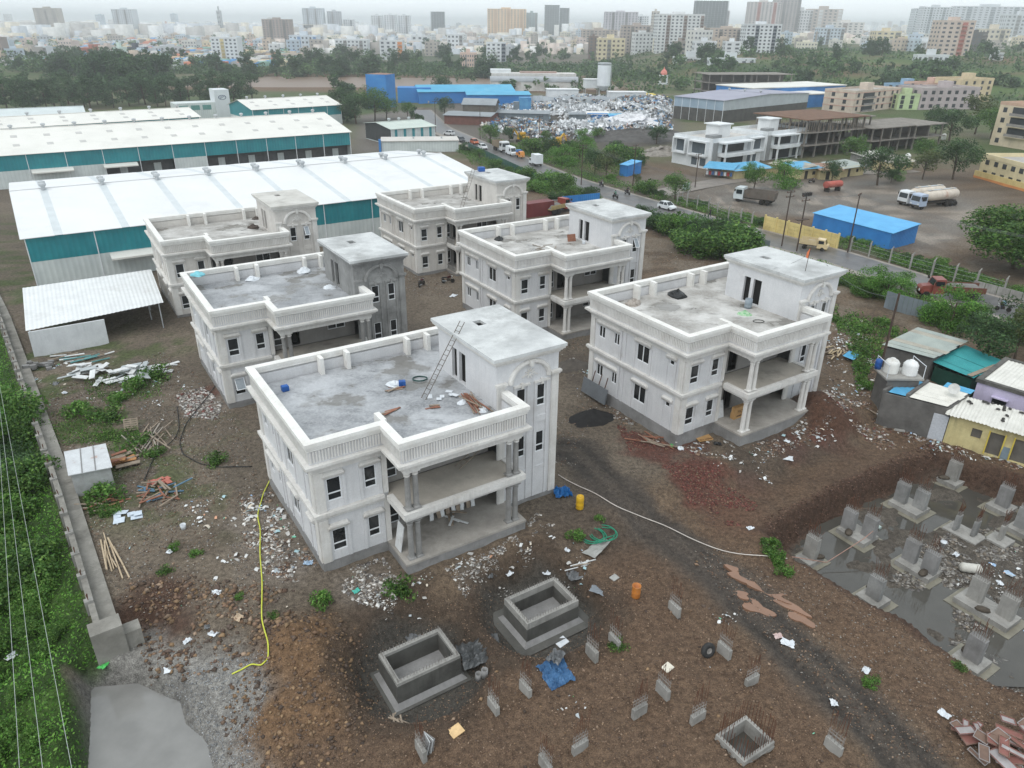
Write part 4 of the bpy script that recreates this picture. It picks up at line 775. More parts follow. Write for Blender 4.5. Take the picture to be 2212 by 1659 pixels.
crumple('plastic_sheet', 'grey sheet flapping behind the upper tank', 'plastic sheet', 1243, 1244, 1.3, .9, PLASTICG, 30, .45, 10, 19)
crumple('plastic_sheet', 'flat grey-blue sheet beside the orange drum', 'plastic sheet', 1294, 1277, 1.1, .7, PM('bluegrey_sheet', (134, 140, 146), (112, 118, 124), 2, .5), -30, .1, 6, 23)
for u, v, w_, d_, m, lb in ((985, 1580, .75, .62, PM('pale_ply', (222, 190, 142), (200, 168, 122), 3, .7), 'square of pale yellow plywood on the gravel'), (1442, 1443, .62, .5, PM('cream_tile', (226, 220, 204), (206, 200, 186), 3, .6), 'cream tile lying behind a column stub'), (1327, 1249, .55, .45, PM('grey_tile', (168, 168, 164), (148, 148, 144), 3, .6), 'grey slab lying above the orange drum'), (1213, 1388, .8, .6, PLASTICW, 'white sack lying below the upper tank apron')):
 x, y, z = T(u, v); MB().ob((0, 0, .05), (w_, d_, .06), (R(4), R(-3), R(40))).obj('slab', m, None, (x, y, z), 0, label=lb, cat='slab')
# stack of red shuttering plates, lower right
rng = random.Random(5)
SHT = [PM('red_shutter_plate', (142, 96, 88), (124, 84, 76), 1.5, .7, grime=(150, 130, 120)), PM('brown_shutter_plate', (132, 108, 95), (112, 92, 80), 1.5, .75, grime=(94, 78, 70)), PM('grey_shutter_plate', (168, 164, 164), (142, 136, 134), 1.5, .7)]
x0, y0, z0 = T(2150, 1618)
for i in range(40):
 p = thing('shutter_plate', '%s steel shuttering plate in the lower right heap' % ('faded red', 'rusty brown', 'greyish')[i % 3], 'shutter plate', (x0+rng.uniform(-1.6, 2.2), y0+rng.uniform(-1.4, 1.2), z0+.05+.022*i), 0, 'heap of shuttering plates', rot=(R(rng.uniform(-9, 9)), R(rng.uniform(-9, 9)), rng.uniform(0, 3.1))); L = rng.choice((.7, 1., 1.3)); W = rng.choice((.3, .5, .7))
 MB().box(-L/2, L/2, -W/2, W/2, 0, .02).obj('plate', SHT[i % 3], p); e = MB()
 for bx in ((-L/2, L/2, -W/2, -W/2+.03), (-L/2, L/2, W/2-.03, W/2), (-L/2, -L/2+.03, -W/2+.03, W/2-.03), (L/2-.03, L/2, -W/2+.03, W/2-.03)): e.box(*bx, .02, .06)
 e.obj('plate_rim', SHT[(i+1) % 3], p)
# heaps of sand
def heap(name, label, cat, u, v, rx, ry, hh, mat, rz=0, n=26, seed=0):
 x, y, z = T(u, v); V = [(0, 0, hh)]; F = []
 for j in range(1, 9):
  for i in range(n):
   a = 2*math.pi*i/n; r_ = j/8; k = 1+.25*(float(fbm(math.cos(a)*1.5+seed, math.sin(a)*1.5, seed))-.5); zz = hh*(1-r_)**1.1*(.85+.3*float(vnoise(i*.7+seed, j*.9, seed)))-.12*(r_ > .95); V.append((rx*r_*k*math.cos(a), ry*r_*k*math.sin(a), zz))
 for i in range(n): F.append((0, 1+i, 1+(i+1) % n))
 for j in range(7):
  for i in range(n): a = 1+j*n; F.append((a+i, a+n+i, a+n+(i+1) % n, a+(i+1) % n))
 return MB().add(V, F).obj(name, mat, None, (x, y, z-.05), R(rz), True, label=label, cat=cat)
heap('sand_heap', 'heap of black sand at the side of the villa with the flag', 'sand heap', 1278, 905, 2.6, 1.7, 1.1, PM('black_sand', (48, 47, 47), (36, 35, 35), 2, .9, .4, 20), 20, seed=4)
heap('sand_heap', 'low grey rubble heap between two villa rows', 'rubble heap', 1235, 790, 2.2, 1.4, .9, PM('grey_rubble', (92, 86, 80), (70, 66, 62), 2, .9, .6, 8), 10, seed=6)
MB().ob((0, 0, .75), (3.6, .12, 1.5), (R(10), 0, 0)).obj('grey_panel_stack', PM('grey_panel', (112, 116, 120), (96, 100, 104), 1, .5), None, (VW('B', -.85, 10.4)[0], VW('B', -.85, 10.4)[1], VW('B', 0, 0)[2]), R(33+90), label='grey board panels leaning on the side of the flag villa', cat='panels')
for i, yy in enumerate((9.2, 10.1, 11.1)):
 p = VW('B', -1.0, yy, 0); q = VW('B', -.2, yy+.1, 2.4); MB().bar(p, q, .07).obj('prop', PM('dark_rust', (92, 66, 54), (72, 52, 44), 3, .8), label='rusty prop leaning over the grey panels, %s' % ('nearest the black sand', 'middle of three', 'farthest from the sand')[i], cat='prop', group='props on the flag villa')
# ================================================================ WAREHOUSES, SHEDS AND HOUSES AROUND THE SITE
WROOF = PM('white_roof_sheet', (226, 227, 227), (218, 219, 219), .12, .5, grime=(206, 207, 207), spec=.35); WROOF2 = PM('cream_roof_sheet', (226, 224, 217), (216, 214, 207), .12, .55, grime=(202, 200, 193))
STRIPM = PM('roof_light_strip', (206, 212, 214), (192, 198, 200), .5, .4)
def ribbed(name, c, c2, freq=9., depth=.03, rough=.5):
 t = NT(name); p = t.pos(); k = t.mix(t.ramp(t.noise(p, .4, 4), .35, .65), srgb(*c), srgb(*c2)); sx_ = t.n('ShaderNodeSeparateXYZ'); t.l(p, sx_.inputs[0])
 s_ = t.math('ADD', t.math('MULTIPLY', sx_.outputs[0], math.cos(GA)*freq), t.math('MULTIPLY', sx_.outputs[1], math.sin(GA)*freq)); w_ = t.math('SINE', s_); k = t.mix(t.math('MULTIPLY', t.ramp(w_, .3, 1.), .22), k, tuple(x*.6 for x in srgb(*c)[:3])+(1,)); t.l(k, t.b.inputs['Base Color']); t.bump(w_, .5, depth); return t.fin(rough, .35)
TEAL = ribbed('teal_cladding', (42, 138, 146), (34, 124, 134)); PALEC = ribbed('pale_cladding', (206, 212, 210), (190, 197, 196)); BLUEC = ribbed('blue_cladding', (56, 130, 198), (44, 114, 182), 14.); BLUEROOF = ribbed('blue_roof_sheet', (92, 172, 220), (78, 158, 210), 16.); GREYC = ribbed('grey_cladding', (186, 192, 196), (172, 178, 183), 6.)
def frame_of(p0, p1):
 d = Vector((p1[0]-p0[0], p1[1]-p0[1])); return d.length, math.atan2(d.y, d.x)
def warehouse(label, eL, eR, rd, td, ze, zr, bay, zs, roofm=WROOF, nv=8, v0=4., skyl=0, low=PALEC, up=TEAL, bays=None, strip=True, canopies=(), gl=None):
 L, a = frame_of(eL, eR); t = thing('warehouse', label, 'warehouse', (eL[0], eL[1], h1(*eL)*.3), a)
 n = max(1, round(L/bay)); bw_ = L/n
 for i in range(n):
  x0, x1 = i*bw_, (i+1)*bw_
  MB().box(x0+.06, x1-.06, 0, .15, zs, ze-.1).obj('cladding_panel', up, t)
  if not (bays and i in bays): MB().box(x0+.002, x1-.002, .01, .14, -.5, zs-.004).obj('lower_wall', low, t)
  else:
   MB().box(x0+.002, x1-.002, 2.5, 2.6, -.5, zs-.004).obj('loading_bay', PM('loading_bay_blockwork', (92, 92, 92), (74, 74, 74), 1, .9, .2, 8), t); MB().box(x0+bw_*.42, x0+bw_*.42+1.6, 2.4, 2.49, .0, 2.6).obj('bay_door', PALEC, t)
  MB().box(x0-.06, x0+.06, -.08, .13, -.3, ze).obj('downpipe', WFRAME, t)
 MB().box(L-.06, L+.06, -.08, .13, -.3, ze).obj('downpipe', WFRAME, t)
 for xx in (0, L):                       # gable ends
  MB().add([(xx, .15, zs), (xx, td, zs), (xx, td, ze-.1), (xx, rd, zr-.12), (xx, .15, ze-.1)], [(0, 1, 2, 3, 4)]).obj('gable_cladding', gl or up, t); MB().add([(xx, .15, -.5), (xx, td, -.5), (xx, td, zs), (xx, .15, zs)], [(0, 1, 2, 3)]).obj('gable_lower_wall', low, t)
 MB().box(0, L, td-.1, td, -.5, ze-.1).obj('back_wall', low, t)
 sx0 = [v0+i*(L-2*v0)/(nv-1) for i in range(nv)] if nv > 1 else []
 cuts = [-.5]+sx0+[L+.5]
 for x0, x1 in zip(cuts, cuts[1:]):
  g = .5 if strip else .0
  xa, xb = x0+(g if x0 > 0 else 0), x1-(g if x1 < L else 0)
  for (ya, za, yb, zb) in ((-.5, ze-.05, rd, zr), (rd, zr, td+.5, ze-.05)):
   MB().add([(xa, ya, za), (xb, ya, za), (xb, yb, zb), (xa, yb, zb), (xa, ya, za-.08), (xb, ya, za-.08), (xb, yb, zb-.08), (xa, yb, zb-.08)], [(0, 1, 2, 3), (7, 6, 5, 4), (0, 4, 5, 1), (1, 5, 6, 2), (3, 7, 4, 0)]).obj('roof_sheet', roofm, t)
 if strip:
  for x0 in sx0:
   for (ya, za, yb, zb) in ((-.5, ze-.05, rd, zr), (rd, zr, td+.5, ze-.05)): MB().add([(x0-.5, ya, za-.02), (x0+.5, ya, za-.02), (x0+.5, yb, zb-.02), (x0-.5, yb, zb-.02)], [(0, 1, 2, 3)]).obj('roof_light_strip', STRIPM, t)
 MB().box(-.5, L+.5, rd-.25, rd+.25, zr+.01, zr+.09).obj('ridge_cap', roofm, t)
 for x0 in sx0:
  for dy in ((-1.0, 1.0) if strip else (0,)):
   q = MB(); q.cyl((x0, rd+dy, zr-.1), (x0, rd+dy, zr+.45), .3, 10); q.lathe([(.42, zr+.45), (.52, zr+.62), (.5, zr+.85), (.2, zr+.98)], 10, (x0, rd+dy)); q.obj('roof_vent', TINM, t)
 if skyl:
  for i in range(skyl):
   for f in (.33, .68): x0 = (i+.5)*L/skyl; y0 = rd*f; z_ = ze+(zr-ze)*f; MB().ob((x0, y0, z_+.03), (1.3, 1.6, .05), (math.atan2(zr-ze, rd), 0, 0)).obj('skylight', PM('dusty_skylight', (192, 190, 186), (176, 174, 170), 1, .5), t)
 for c0, c1 in canopies: MB().add([(c0, -1.6, zs-.55), (c1, -1.6, zs-.55), (c1, -.01, zs-.1), (c0, -.01, zs-.1), (c0, -1.6, zs-.8), (c1, -1.6, zs-.8), (c1, -.01, zs-.6), (c0, -.01, zs-.6)], [(0, 1, 2, 3), (0, 4, 5, 1), (7, 6, 5, 4), (0, 3, 7, 4), (1, 5, 6, 2)]).obj('canopy', WROOF2, t)
 return t
warehouse('big warehouse with plain white roof and teal wall, directly behind the villas', (-64.6, 95.6), (-3.0, 136.0), 22.4, 43, 6.9, 9.1, 8.4, 3.5, nv=9, canopies=((9.5, 15.5),))
warehouse('long warehouse with skylight-dotted cream roof and teal band, second from the villas', (-135, 142.2), (-43.5, 203.4), 18.3, 36, 6.9, 10, 7.3, 3.6, WROOF2, nv=17, v0=3, skyl=17, strip=False, bays=(7, 8, 10, 11, 12, 13, 14), canopies=((37, 45), (51, 58)))
warehouse('third warehouse in the row, mostly hidden, with cream skylight roof', (-150, 191), (-94.8, 233.7), 11, 22, 6.9, 8.6, 9, 3.6, WROOF2, nv=9, v0=3, skyl=9, strip=False)
warehouse('smaller teal-sided warehouse with white roof by the dark trees', (-87, 259), (-62, 279), 12, 22, 6.4, 8.6, 5.3, 3.2, WROOF2, nv=5, v0=3, skyl=5, strip=False)
warehouse('pale grey pitched roof peeping up at the left frame edge', (-168, 232), (-138, 250), 10, 20, 4.5, 7.0, 8, 2.5, PM('palegrey_roof', (206, 214, 214), (192, 200, 200), .2, .6), nv=0, strip=False)
# office slab with round emblem between the warehouses
x, y = G(470, 258); t = thing('office_block', 'pale office block with round emblem on its tall slab between the warehouses', 'office', (x, y, 0), GA)
MB().box(-14, 0, 0, 8, -1, 6.0).obj('wall', PALEC, t); MB().box(0, 5.2, -1, 7, -1, 10.2).obj('tower_slab', PM('pale_panel', (214, 219, 221), (204, 209, 212), .6, .6), t)
for i in range(3): MB().box(-12.5+i*4, -9.5+i*4, -.05, -.005, 3.6, 5.2).obj('window', PM('green_tint_glass', (104, 152, 146), (90, 136, 132), .6, .2), t)
q = MB(); n = 24; q.add([(2.6+r_*math.cos(2*math.pi*i/n), -1.04, 7.6+r_*.6*math.sin(2*math.pi*i/n)) for r_ in (1.15, 1.4) for i in range(n)], [(i, (i+1) % n, n+(i+1) % n, n+i) for i in range(n)]); q.ob((2.6, -1.04, 7.6), (2.2, .02, .16), (0, -.5, 0)); q.ob((2.3, -1.04, 7.9), (1.2, .02, .14), (0, -.5, 0)); q.obj('emblem', PM('dark_blue_emblem', (62, 84, 116), (54, 74, 104), 1, .6), t, kind='stuff')
# small warehouse with striped sides and its flat annex
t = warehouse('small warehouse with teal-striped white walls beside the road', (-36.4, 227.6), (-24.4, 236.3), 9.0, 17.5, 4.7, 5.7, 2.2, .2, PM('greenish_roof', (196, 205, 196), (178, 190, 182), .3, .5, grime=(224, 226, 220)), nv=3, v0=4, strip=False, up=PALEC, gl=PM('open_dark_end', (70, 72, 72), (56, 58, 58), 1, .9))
for i in range(5): MB().box(1.2+i*2.9, 2.0+i*2.9, -.1, -.01, .2, 4.4).obj('teal_stripe', TEAL, t)
t = thing('flat_annex', 'long flat-roofed white annex in front of the striped warehouse', 'annex', (-37.2, 214.6, 0), math.atan2(3.2, 20.8)); MB().box(0, 21.5, 0, 8, -.5, 2.9).obj('wall', PALEC, t); MB().box(-.25, 21.75, -.25, 8.25, 2.9, 3.1).obj('roof', PM('annex_roof', (206, 202, 196), (190, 186, 180), .3, .7), t)
for xx in (9, 17): MB().cyl((xx, 4, 3.1), (xx, 4, 3.6), .25, 8).obj('roof_vent', TINM, t)
MB().box(-.8, -.15, -.6, .2, -.5, 3.6).obj('gate_post', BLUEC, t)
def building(label, cat, p0, p1, depth, hgt_, floors, col, wincols, sides=('f', 'l'), name='apartment_block', parapet=.9, band=None, wsize=(1.3, 1.4), trim=None, roofc=None, balc=(), single=True, stair=True, group=None, z0=None, darkwin=None, wbase=.9, streak=.3, sidecols=None):
 L, a = frame_of(p0, p1); z0 = h1(*p0) if z0 is None else z0
 t = thing(name, label, cat, (p0[0], p0[1], z0), a, group)
 wm = PM('wall_%d_%d_%d' % col, col, tuple(int(c*.88) for c in col), .25, .85, 0, grime=tuple(int(c*.74) for c in col), g_lo=.55, g_hi=.8, streak=streak)
 fh = (hgt_-parapet)/floors
 MB().box(0, L, 0, depth, -3, hgt_-parapet).obj('wall', wm, t)
 rm = PM('roofslab', (176, 172, 166), (150, 146, 140), .3, .8) if roofc is None else roofc
 MB().box(.2, L-.2, .2, depth-.2, hgt_-parapet, hgt_-parapet+.05).obj('roof', rm, t)
 q = MB()
 for bx in ((-.06, L+.06, -.06, .2), (-.06, L+.06, depth-.2, depth+.06), (-.06, .2, .2, depth-.2), (L-.2, L+.06, .2, depth-.2)): q.box(*bx, hgt_-parapet, hgt_)
 q.obj('parapet', wm if trim is None else trim, t)
 if band:
  for f in range(1, floors+1): MB().box(-.12, L+.12, -.12, depth+.12, f*fh-.22, f*fh).obj('floor_band', band, t)
 if stair: sw = min(L*.35, 5); MB().box(L*.55, L*.55+sw, depth*.45, depth*.45+sw*.8, hgt_-parapet+.05, hgt_+2.0).obj('stair_room', wm, t)
 gm = darkwin or PM('dark_pane', (62, 66, 70), (44, 48, 52), .5, .3); w, h = wsize; key = ('bw', w, h, gm.name)
 if key not in _wc: _wc[key] = MB().box(-w/2, w/2, -.05, .05, 0, h).mesh('window', gm); _wc[key+(1,)] = MB().box(-w/2-.15, w/2+.15, -.35, .05, h+.05, h+.15).mesh('window_shade', wm)
 joined = MB()
 def put(x, y, z, rz):
  if single: link('window', _wc[key], t, (x, y, z), rz)
  else: joined.ob((x, y, z+h/2), (w, .1, h), (0, 0, rz))
 for f in range(floors):
  z = f*fh+wbase*fh/3
  if 'f' in sides:
   for c in wincols: put(c*L, -.02, z, 0)
  for c in (sidecols or (.25, .6)):
   if 'l' in sides: put(-.02, c*depth, z, R(-90))
   if 'r' in sides: put(L+.02, c*depth, z, R(90))
 if not single and joined.v: joined.obj('windows', gm, t, kind='stuff')
 for (c0, c1, f0, f1) in balc:           # recessed-looking balconies: dark void, slab and railing
  for f in range(f0, f1):
   z = f*fh; MB().box(c0*L, c1*L, -.06, -.005, z+.2, z+fh-.35).obj('balcony_opening', gm, t); MB().box(c0*L-.1, c1*L+.1, -1.0, -.005, z, z+.16).obj('balcony_slab', wm, t)
   q = MB(); q.box(c0*L-.1, c1*L+.1, -1.0, -.92, z+.17, z+.95); q.obj('balcony_rail', PM('balcony_rail', (150, 146, 142), (120, 116, 112), .5, .8), t)
 return t
def bpx(label, cat, a, b, vt, depth, floors, col, wincols, **kw):   # base corners seen at a and b, top of corner a seen at row vt
 xa, ya, za = T(*a); xb, yb, zb = T(*b); h = ztop(xa, ya, vt)-za
 return building(label, cat, (xa, ya), (xb, yb), depth, h, floors, col, wincols, z0=za, **kw)
def z7(x, y): return (1428.5+x*.35414, 161.3+y*.35414)
def z6(x, y): return (737.3+x*.3333, 144+y*.3333)
def z8(x, y): return (1658.9+x*.27773, 518.4+y*.27773)
PINK = PM('pink_band', (206, 160, 146), (188, 142, 128), .5, .8); REDB = PM('red_band', (188, 96, 78), (168, 84, 68), .5, .8); ORB = PM('orange_band', (220, 150, 92), (200, 132, 78), .5, .8)
# apartment blocks on the right
bpx('cream apartment block with pink bands and twin white roof tanks', 'apartments', z7(1160, 235), z7(1435, 205), z7(0, 98)[1], 14, 3, (214, 198, 182), (.08, .52, .64, .82, .93), band=PINK, balc=((.18, .42, 0, 3),), wsize=(1.5, 1.7), sidecols=(.3, .7))
bpx('pale green house squeezed between the cream and grey blocks', 'house', z7(1432, 215), z7(1560, 215), z7(0, 118)[1], 11, 3, (196, 214, 166), (.2, .65), wsize=(1.6, 1.6))
bpx('light blue house behind the pale green one', 'house', z7(1450, 150), z7(1590, 140), z7(0, 58)[1], 11, 3, (146, 180, 208), (.2, .5, .8), wsize=(1.8, 1.6))
bpx('long grey-pink apartment block with rows of dark windows', 'apartments', z7(1565, 215), z7(1915, 210), z7(0, 78)[1], 16, 3, (190, 178, 178), (.06, .2, .33, .47, .6, .74, .88), wsize=(1.7, 1.5), band=None)
bpx('salmon upper storey block behind the grey-pink one', 'apartments', z7(1600, 160), z7(1780, 150), z7(0, 52)[1], 14, 4, (214, 178, 162), (.2, .5, .8), wsize=(1.6, 1.5))
bpx('orange-yellow apartment block behind the grey-pink one', 'apartments', z7(1800, 175), z7(1995, 165), z7(0, 25)[1], 15, 4, (222, 202, 166), (.15, .4, .65, .88), wsize=(1.6, 1.5))
bpx('cream apartment block with planted balconies at the right frame edge', 'apartments', z7(2000, 425), z7(2330, 480), z7(0, 162)[1], 16, 4, (222, 206, 178), (.12,), band=None, balc=((.26, .62, 1, 4), (.68, .98, 1, 4)), trim=PM('apt_trim', (204, 172, 150), (188, 156, 134), .5, .8), wsize=(1.3, 1.4), sides=('f', 'l'))
bpx('low yellow hall with high windows behind the big tree', 'hall', z7(1925, 625), z7(2330, 745), z7(0, 478)[1], 14, 2, (224, 210, 170), (.1, .24, .37, .5, .62), trim=PM('hall_cream', (228, 214, 176), (214, 198, 158), .4, .8), wsize=(1.3, 1.1), stair=False, wbase=1.2)
t = thing('boundary_wall', 'yellow wall with orange base around the low yellow hall', 'wall', (G(*z7(1905, 625))[0], G(*z7(1905, 625))[1], 0), math.atan2(-16, 3)+R(-4)); MB().box(0, 34, -.15, .15, -.5, .5).obj('base', ORB, t); MB().box(0, 34, -.12, .12, .5, 1.7).obj('upper_wall', PM('yellow_wall', (222, 200, 140), (204, 182, 122), .5, .85, streak=.4), t)
# warehouse with grey-lilac roof, blue sheds behind
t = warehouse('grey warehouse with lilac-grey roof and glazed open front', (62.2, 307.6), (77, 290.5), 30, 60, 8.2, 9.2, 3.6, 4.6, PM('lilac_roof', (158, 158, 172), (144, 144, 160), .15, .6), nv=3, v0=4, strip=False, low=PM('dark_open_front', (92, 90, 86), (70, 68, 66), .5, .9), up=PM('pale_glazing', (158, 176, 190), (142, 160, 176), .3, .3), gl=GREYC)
t = thing('blue_shed', 'blue shed with pale flat roof behind the lilac-roofed warehouse', 'shed', (*G(*z7(545, 195)), 0), R(28)); MB().box(0, 60, 0, 24, -1, 7.5).obj('wall', BLUEC, t); MB().box(-.4, 60.4, -.4, 24.4, 7.5, 7.9).obj('roof', WROOF2, t)
t = thing('blue_shed', 'lower blue annex at the end of the long blue shed', 'shed', (*G(*z7(830, 205)), 0), R(28)); MB().box(0, 22, 0, 16, -1, 5.5).obj('wall', BLUEC, t); MB().box(-.4, 22.4, -.4, 16.4, 5.5, 5.9).obj('roof', WROOF2, t)
# concrete frames
FRC = PM('bare_frame_concrete', (142, 136, 128), (116, 110, 104), .6, .9, .2, 8, grime=(92, 87, 82), streak=.6); BROWN = PM('shutter_deck_brown', (122, 94, 76), (98, 74, 60), .5, .9, grime=(82, 66, 56)); INFILL = PM('infill_blockwork', (118, 110, 102), (98, 92, 86), .8, .9, .3, 6)
def frame_building(label, p0, ang, L, D, fh, nf, nx_, ny_, top=None, infill=(), props=False, z0=0, slab_over=1.0, group=None):
 t = thing('unfinished_building', label, 'unfinished building', (p0[0], p0[1], z0), ang, group)
 for f in range(nf+1):
  z = f*fh; last = f == nf
  if f: MB().box(-slab_over, L+slab_over, -slab_over, D+slab_over, z-.25, z).obj('slab', (top or FRC) if last else FRC, t)
  if last: break
  for i in range(nx_+1):
   for j in range(ny_+1):
    x, y = i*L/nx_, j*D/ny_
    if 0 < i < nx_ and 0 < j < ny_: continue
    MB().box(x-.2, x+.2, y-.2, y+.2, z-(2 if f == 0 else 0), z+fh-.25).obj('column', FRC, t)
  if f in infill: MB().box(.3, L-.3, D*.45, D*.5, z, z+fh-.26).obj('infill_wall', INFILL, t); MB().box(L*.5, L*.53, .3, D*.44, z, z+fh-.26).obj('infill_wall', INFILL, t)
  if props and f == nf-1:
   n = 26
   for i in range(n): x = (i+.5)*L/n; MB().bar((x, -.5+.3*math.sin(i*3), z), (x+random.uniform(-.25, .25), -.6, z+fh-.26), .1).obj('prop', WOOD, t)
   for i in range(12): y = (i+.5)*D/12; MB().bar((-.6, y, z), (-.6, y+random.uniform(-.25, .25), z+fh-.26), .1).obj('prop', WOOD, t)
 return t
frame_building('three-level concrete frame under brown shuttering on wooden props', (80, 213), R(30), 24, 18, 3.4, 3, 5, 3, BROWN, (0, 1), True)
frame_building('two-level bare concrete frame beside the shuttered one', (103, 223), R(30), 17, 15, 3.5, 2, 4, 3, None, (0, 1))
frame_building('two-level grey concrete shell at the end of the frame row', (119.5, 231.5), R(30), 13, 14, 3.5, 2, 2, 2, None, (0, 1))
frame_building('stair core of bare concrete columns above the frames', (100, 228), R(30), 6, 5, 3.2, 3, 1, 1, None, ())
x, y, z = T(*z7(280, 150)); frame_building('three-storey bare concrete block with brick infill beyond the grey warehouse', (x, y), R(12), 44, 16, 3.8, 3, 7, 2, None, (0, 1, 2), False, z)
# white modern houses
WM = PM('modern_white', (226, 229, 230), (208, 212, 214), .4, .8, streak=.25); GM = PM('modern_grey', (150, 152, 152), (134, 136, 136), .6, .85)
def modern(label, p0, ang, L, D, z0=0, flip=1):
 t = thing('modern_house', label, 'house', (p0[0], p0[1], z0), ang)
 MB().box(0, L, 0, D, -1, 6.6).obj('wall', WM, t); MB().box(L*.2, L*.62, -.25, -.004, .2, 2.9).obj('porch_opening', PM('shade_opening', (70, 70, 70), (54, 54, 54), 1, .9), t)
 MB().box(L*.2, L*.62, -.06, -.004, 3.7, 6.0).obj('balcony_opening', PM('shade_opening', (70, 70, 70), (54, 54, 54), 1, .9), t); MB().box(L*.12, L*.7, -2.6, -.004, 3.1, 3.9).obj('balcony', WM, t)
 MB().box(L*.1, L*.68, -2.4, .3, 6.3, 6.65).obj('balcony_roof', WM, t)
 for xx in (L*.14, L*.66): MB().box(xx-.18, xx+.18, -2.4, -2.0, 0, 6.3).obj('column', WM, t)
 def fbox(x0, x1, z_0, z_1, side='f'):
  q = MB(); w = .35
  for b in ((x0, x1, z_0, z_0+w), (x0, x1, z_1-w, z_1), (x0, x0+w, z_0+w, z_1-w), (x1-w, x1, z_0+w, z_1-w)):
   if side == 'f': q.box(b[0], b[1], -1.0, -.003, b[2], b[3])
   else: q.box(-1.0, -.003, b[0], b[1], b[2], b[3])
  q.obj('window_surround', WM, t)
  g_ = MB();
  if side == 'f': g_.box(x0+w*2, x1-w*2, -.05, -.002, z_0+w*1.6, z_1-w*1.6)
  else: g_.box(-.05, -.002, x0+w*2, x1-w*2, z_0+w*1.6, z_1-w*1.6)
  g_.obj('window', PM('grey_modern_glass', (96, 104, 110), (80, 88, 94), .6, .25), t)
 fbox(L*.7, L-.1, 3.2, 6.9); fbox(D*.08, D*.55, 3.0, 6.7, 's'); fbox(D*.62, D*.96, 3.0, 6.9, 's')
 for yy in (.12, .34): MB().box(-.06, -.004, D*yy, D*(yy+.14), .6, 2.5).obj('window', PM('grey_modern_glass', (96, 104, 110), (80, 88, 94), .6, .25), t)
 MB().box(L*.72, L*.9, -.05, -.004, .3, 2.6).obj('window', PM('grey_modern_glass', (96, 104, 110), (80, 88, 94), .6, .25), t)
 q = MB()
 for b in ((0, L, 0, .2), (0, L, D-.2, D), (0, .2, .2, D-.2), (L-.2, L, .2, D-.2)): q.box(*b, 6.6, 7.5)
 q.obj('parapet', WM, t); MB().box(.2, L-.2, .2, D-.2, 6.6, 6.64).obj('roof', PM('modern_roof', (196, 192, 186), (178, 174, 168), .4, .8), t)
 MB().box(L*.42, L*.64, D*.4, D*.75, 6.64, 9.7).obj('stair_tower', WM, t); MB().box(L*.39, L*.67, D*.37, D*.78, 9.7, 9.95).obj('stair_tower_roof', WM, t); MB().box(L*.08, L*.26, D*.12, D*.3, 6.64, 8.0).obj('water_box', GM, t)
 MB().box(L*.02, L*.1, -.3, -.003, 0, 6.5).obj('grey_fin', GM, t)
modern('white modern house with boxed window surrounds, nearer the gravel heap', (49.5, 192.5), R(36), 20, 13)
modern('second white modern house, beside the concrete frames', (68, 208), R(36), 17, 12)
# blue steel sheds by the road
shed_box('blue_shed', 'long bright blue corrugated shed in the lorry park', 'shed', [(54.2, 133.4), (61.9, 119.6), (68.3, 123.9), (60.4, 137.6)], 0, 2.7, 3.3, BLUEC, BLUEROOF, .35)
shed_box('blue_cabin', 'small blue cabin with turquoise roof at the side road', 'cabin', [(25.5, 183.4), (27.2, 181.7), (31.2, 186.6), (29.0, 188.8)], 0, 2.6, 2.9, BLUEC, BLUEROOF, .25)
t = thing('blue_fence', 'bright blue sheet fence with pale gate near the back villas', 'fence', (9.2, 146.4, 0), math.atan2(3.9, 7.9))
for i in range(9): MB().box(i*1.0+.01, i*1.0+.99, -.03, .03, -.3, 2.5).obj('fence_sheet', BLUEC, t)
MB().box(-2.3, -.1, -.03, .03, -.2, 2.0).obj('gate_sheet', TINM, t)
x, y = G(*z6(1240, 985)); t = thing('shipping_container', 'dark red shipping container behind the farthest villa', 'container', (x+1, y+3, 0), GA); MB().box(-3, 3, -1.2, 1.2, 0, 2.6).obj('body', ribbed('container_red', (118, 54, 54), (102, 46, 48), 22., .04), t); MB().box(3.001, 3.05, -1.1, 1.1, .1, 2.5).obj('door', PM('container_door', (124, 46, 46), (104, 40, 40), 1, .7), t)
# yellow precast wall by the road, in panels
t = thing('precast_wall', 'yellow precast boundary wall behind the parked pickup', 'wall', (45.1, 132.1, 0), math.atan2(-12.6, 8.2)); L = math.hypot(12.6, 8.2)
YW = PM('yellow_precast', (226, 206, 140), (204, 182, 120), .6, .85, grime=(178, 160, 112), streak=.5)
for i in range(7): MB().box(i*L/6-.12, i*L/6+.12, -.14, .14, -.4, 2.7).obj('post', YW, t)
for i in range(6):
 for j in range(4): MB().box(i*L/6+.13, (i+1)*L/6-.13, -.06+.01*(j % 2), .06, j*.62+.02, j*.62+.6).obj('panel', YW, t)
t = thing('precast_wall', 'grey precast wall with yellow end at the right frame edge', 'wall', (64.6, 99.6, 0), math.atan2(-9, 6.4))
for i in range(8): MB().box(i*1.6+.05, i*1.6+1.55, -.06, .06, -.3, 1.3).obj('panel', CONC if i < 5 else YW, t)
MB().box(9.8, 10.2, -.3, .3, -.3, 3.2).obj('gate_pillar', YW, t)
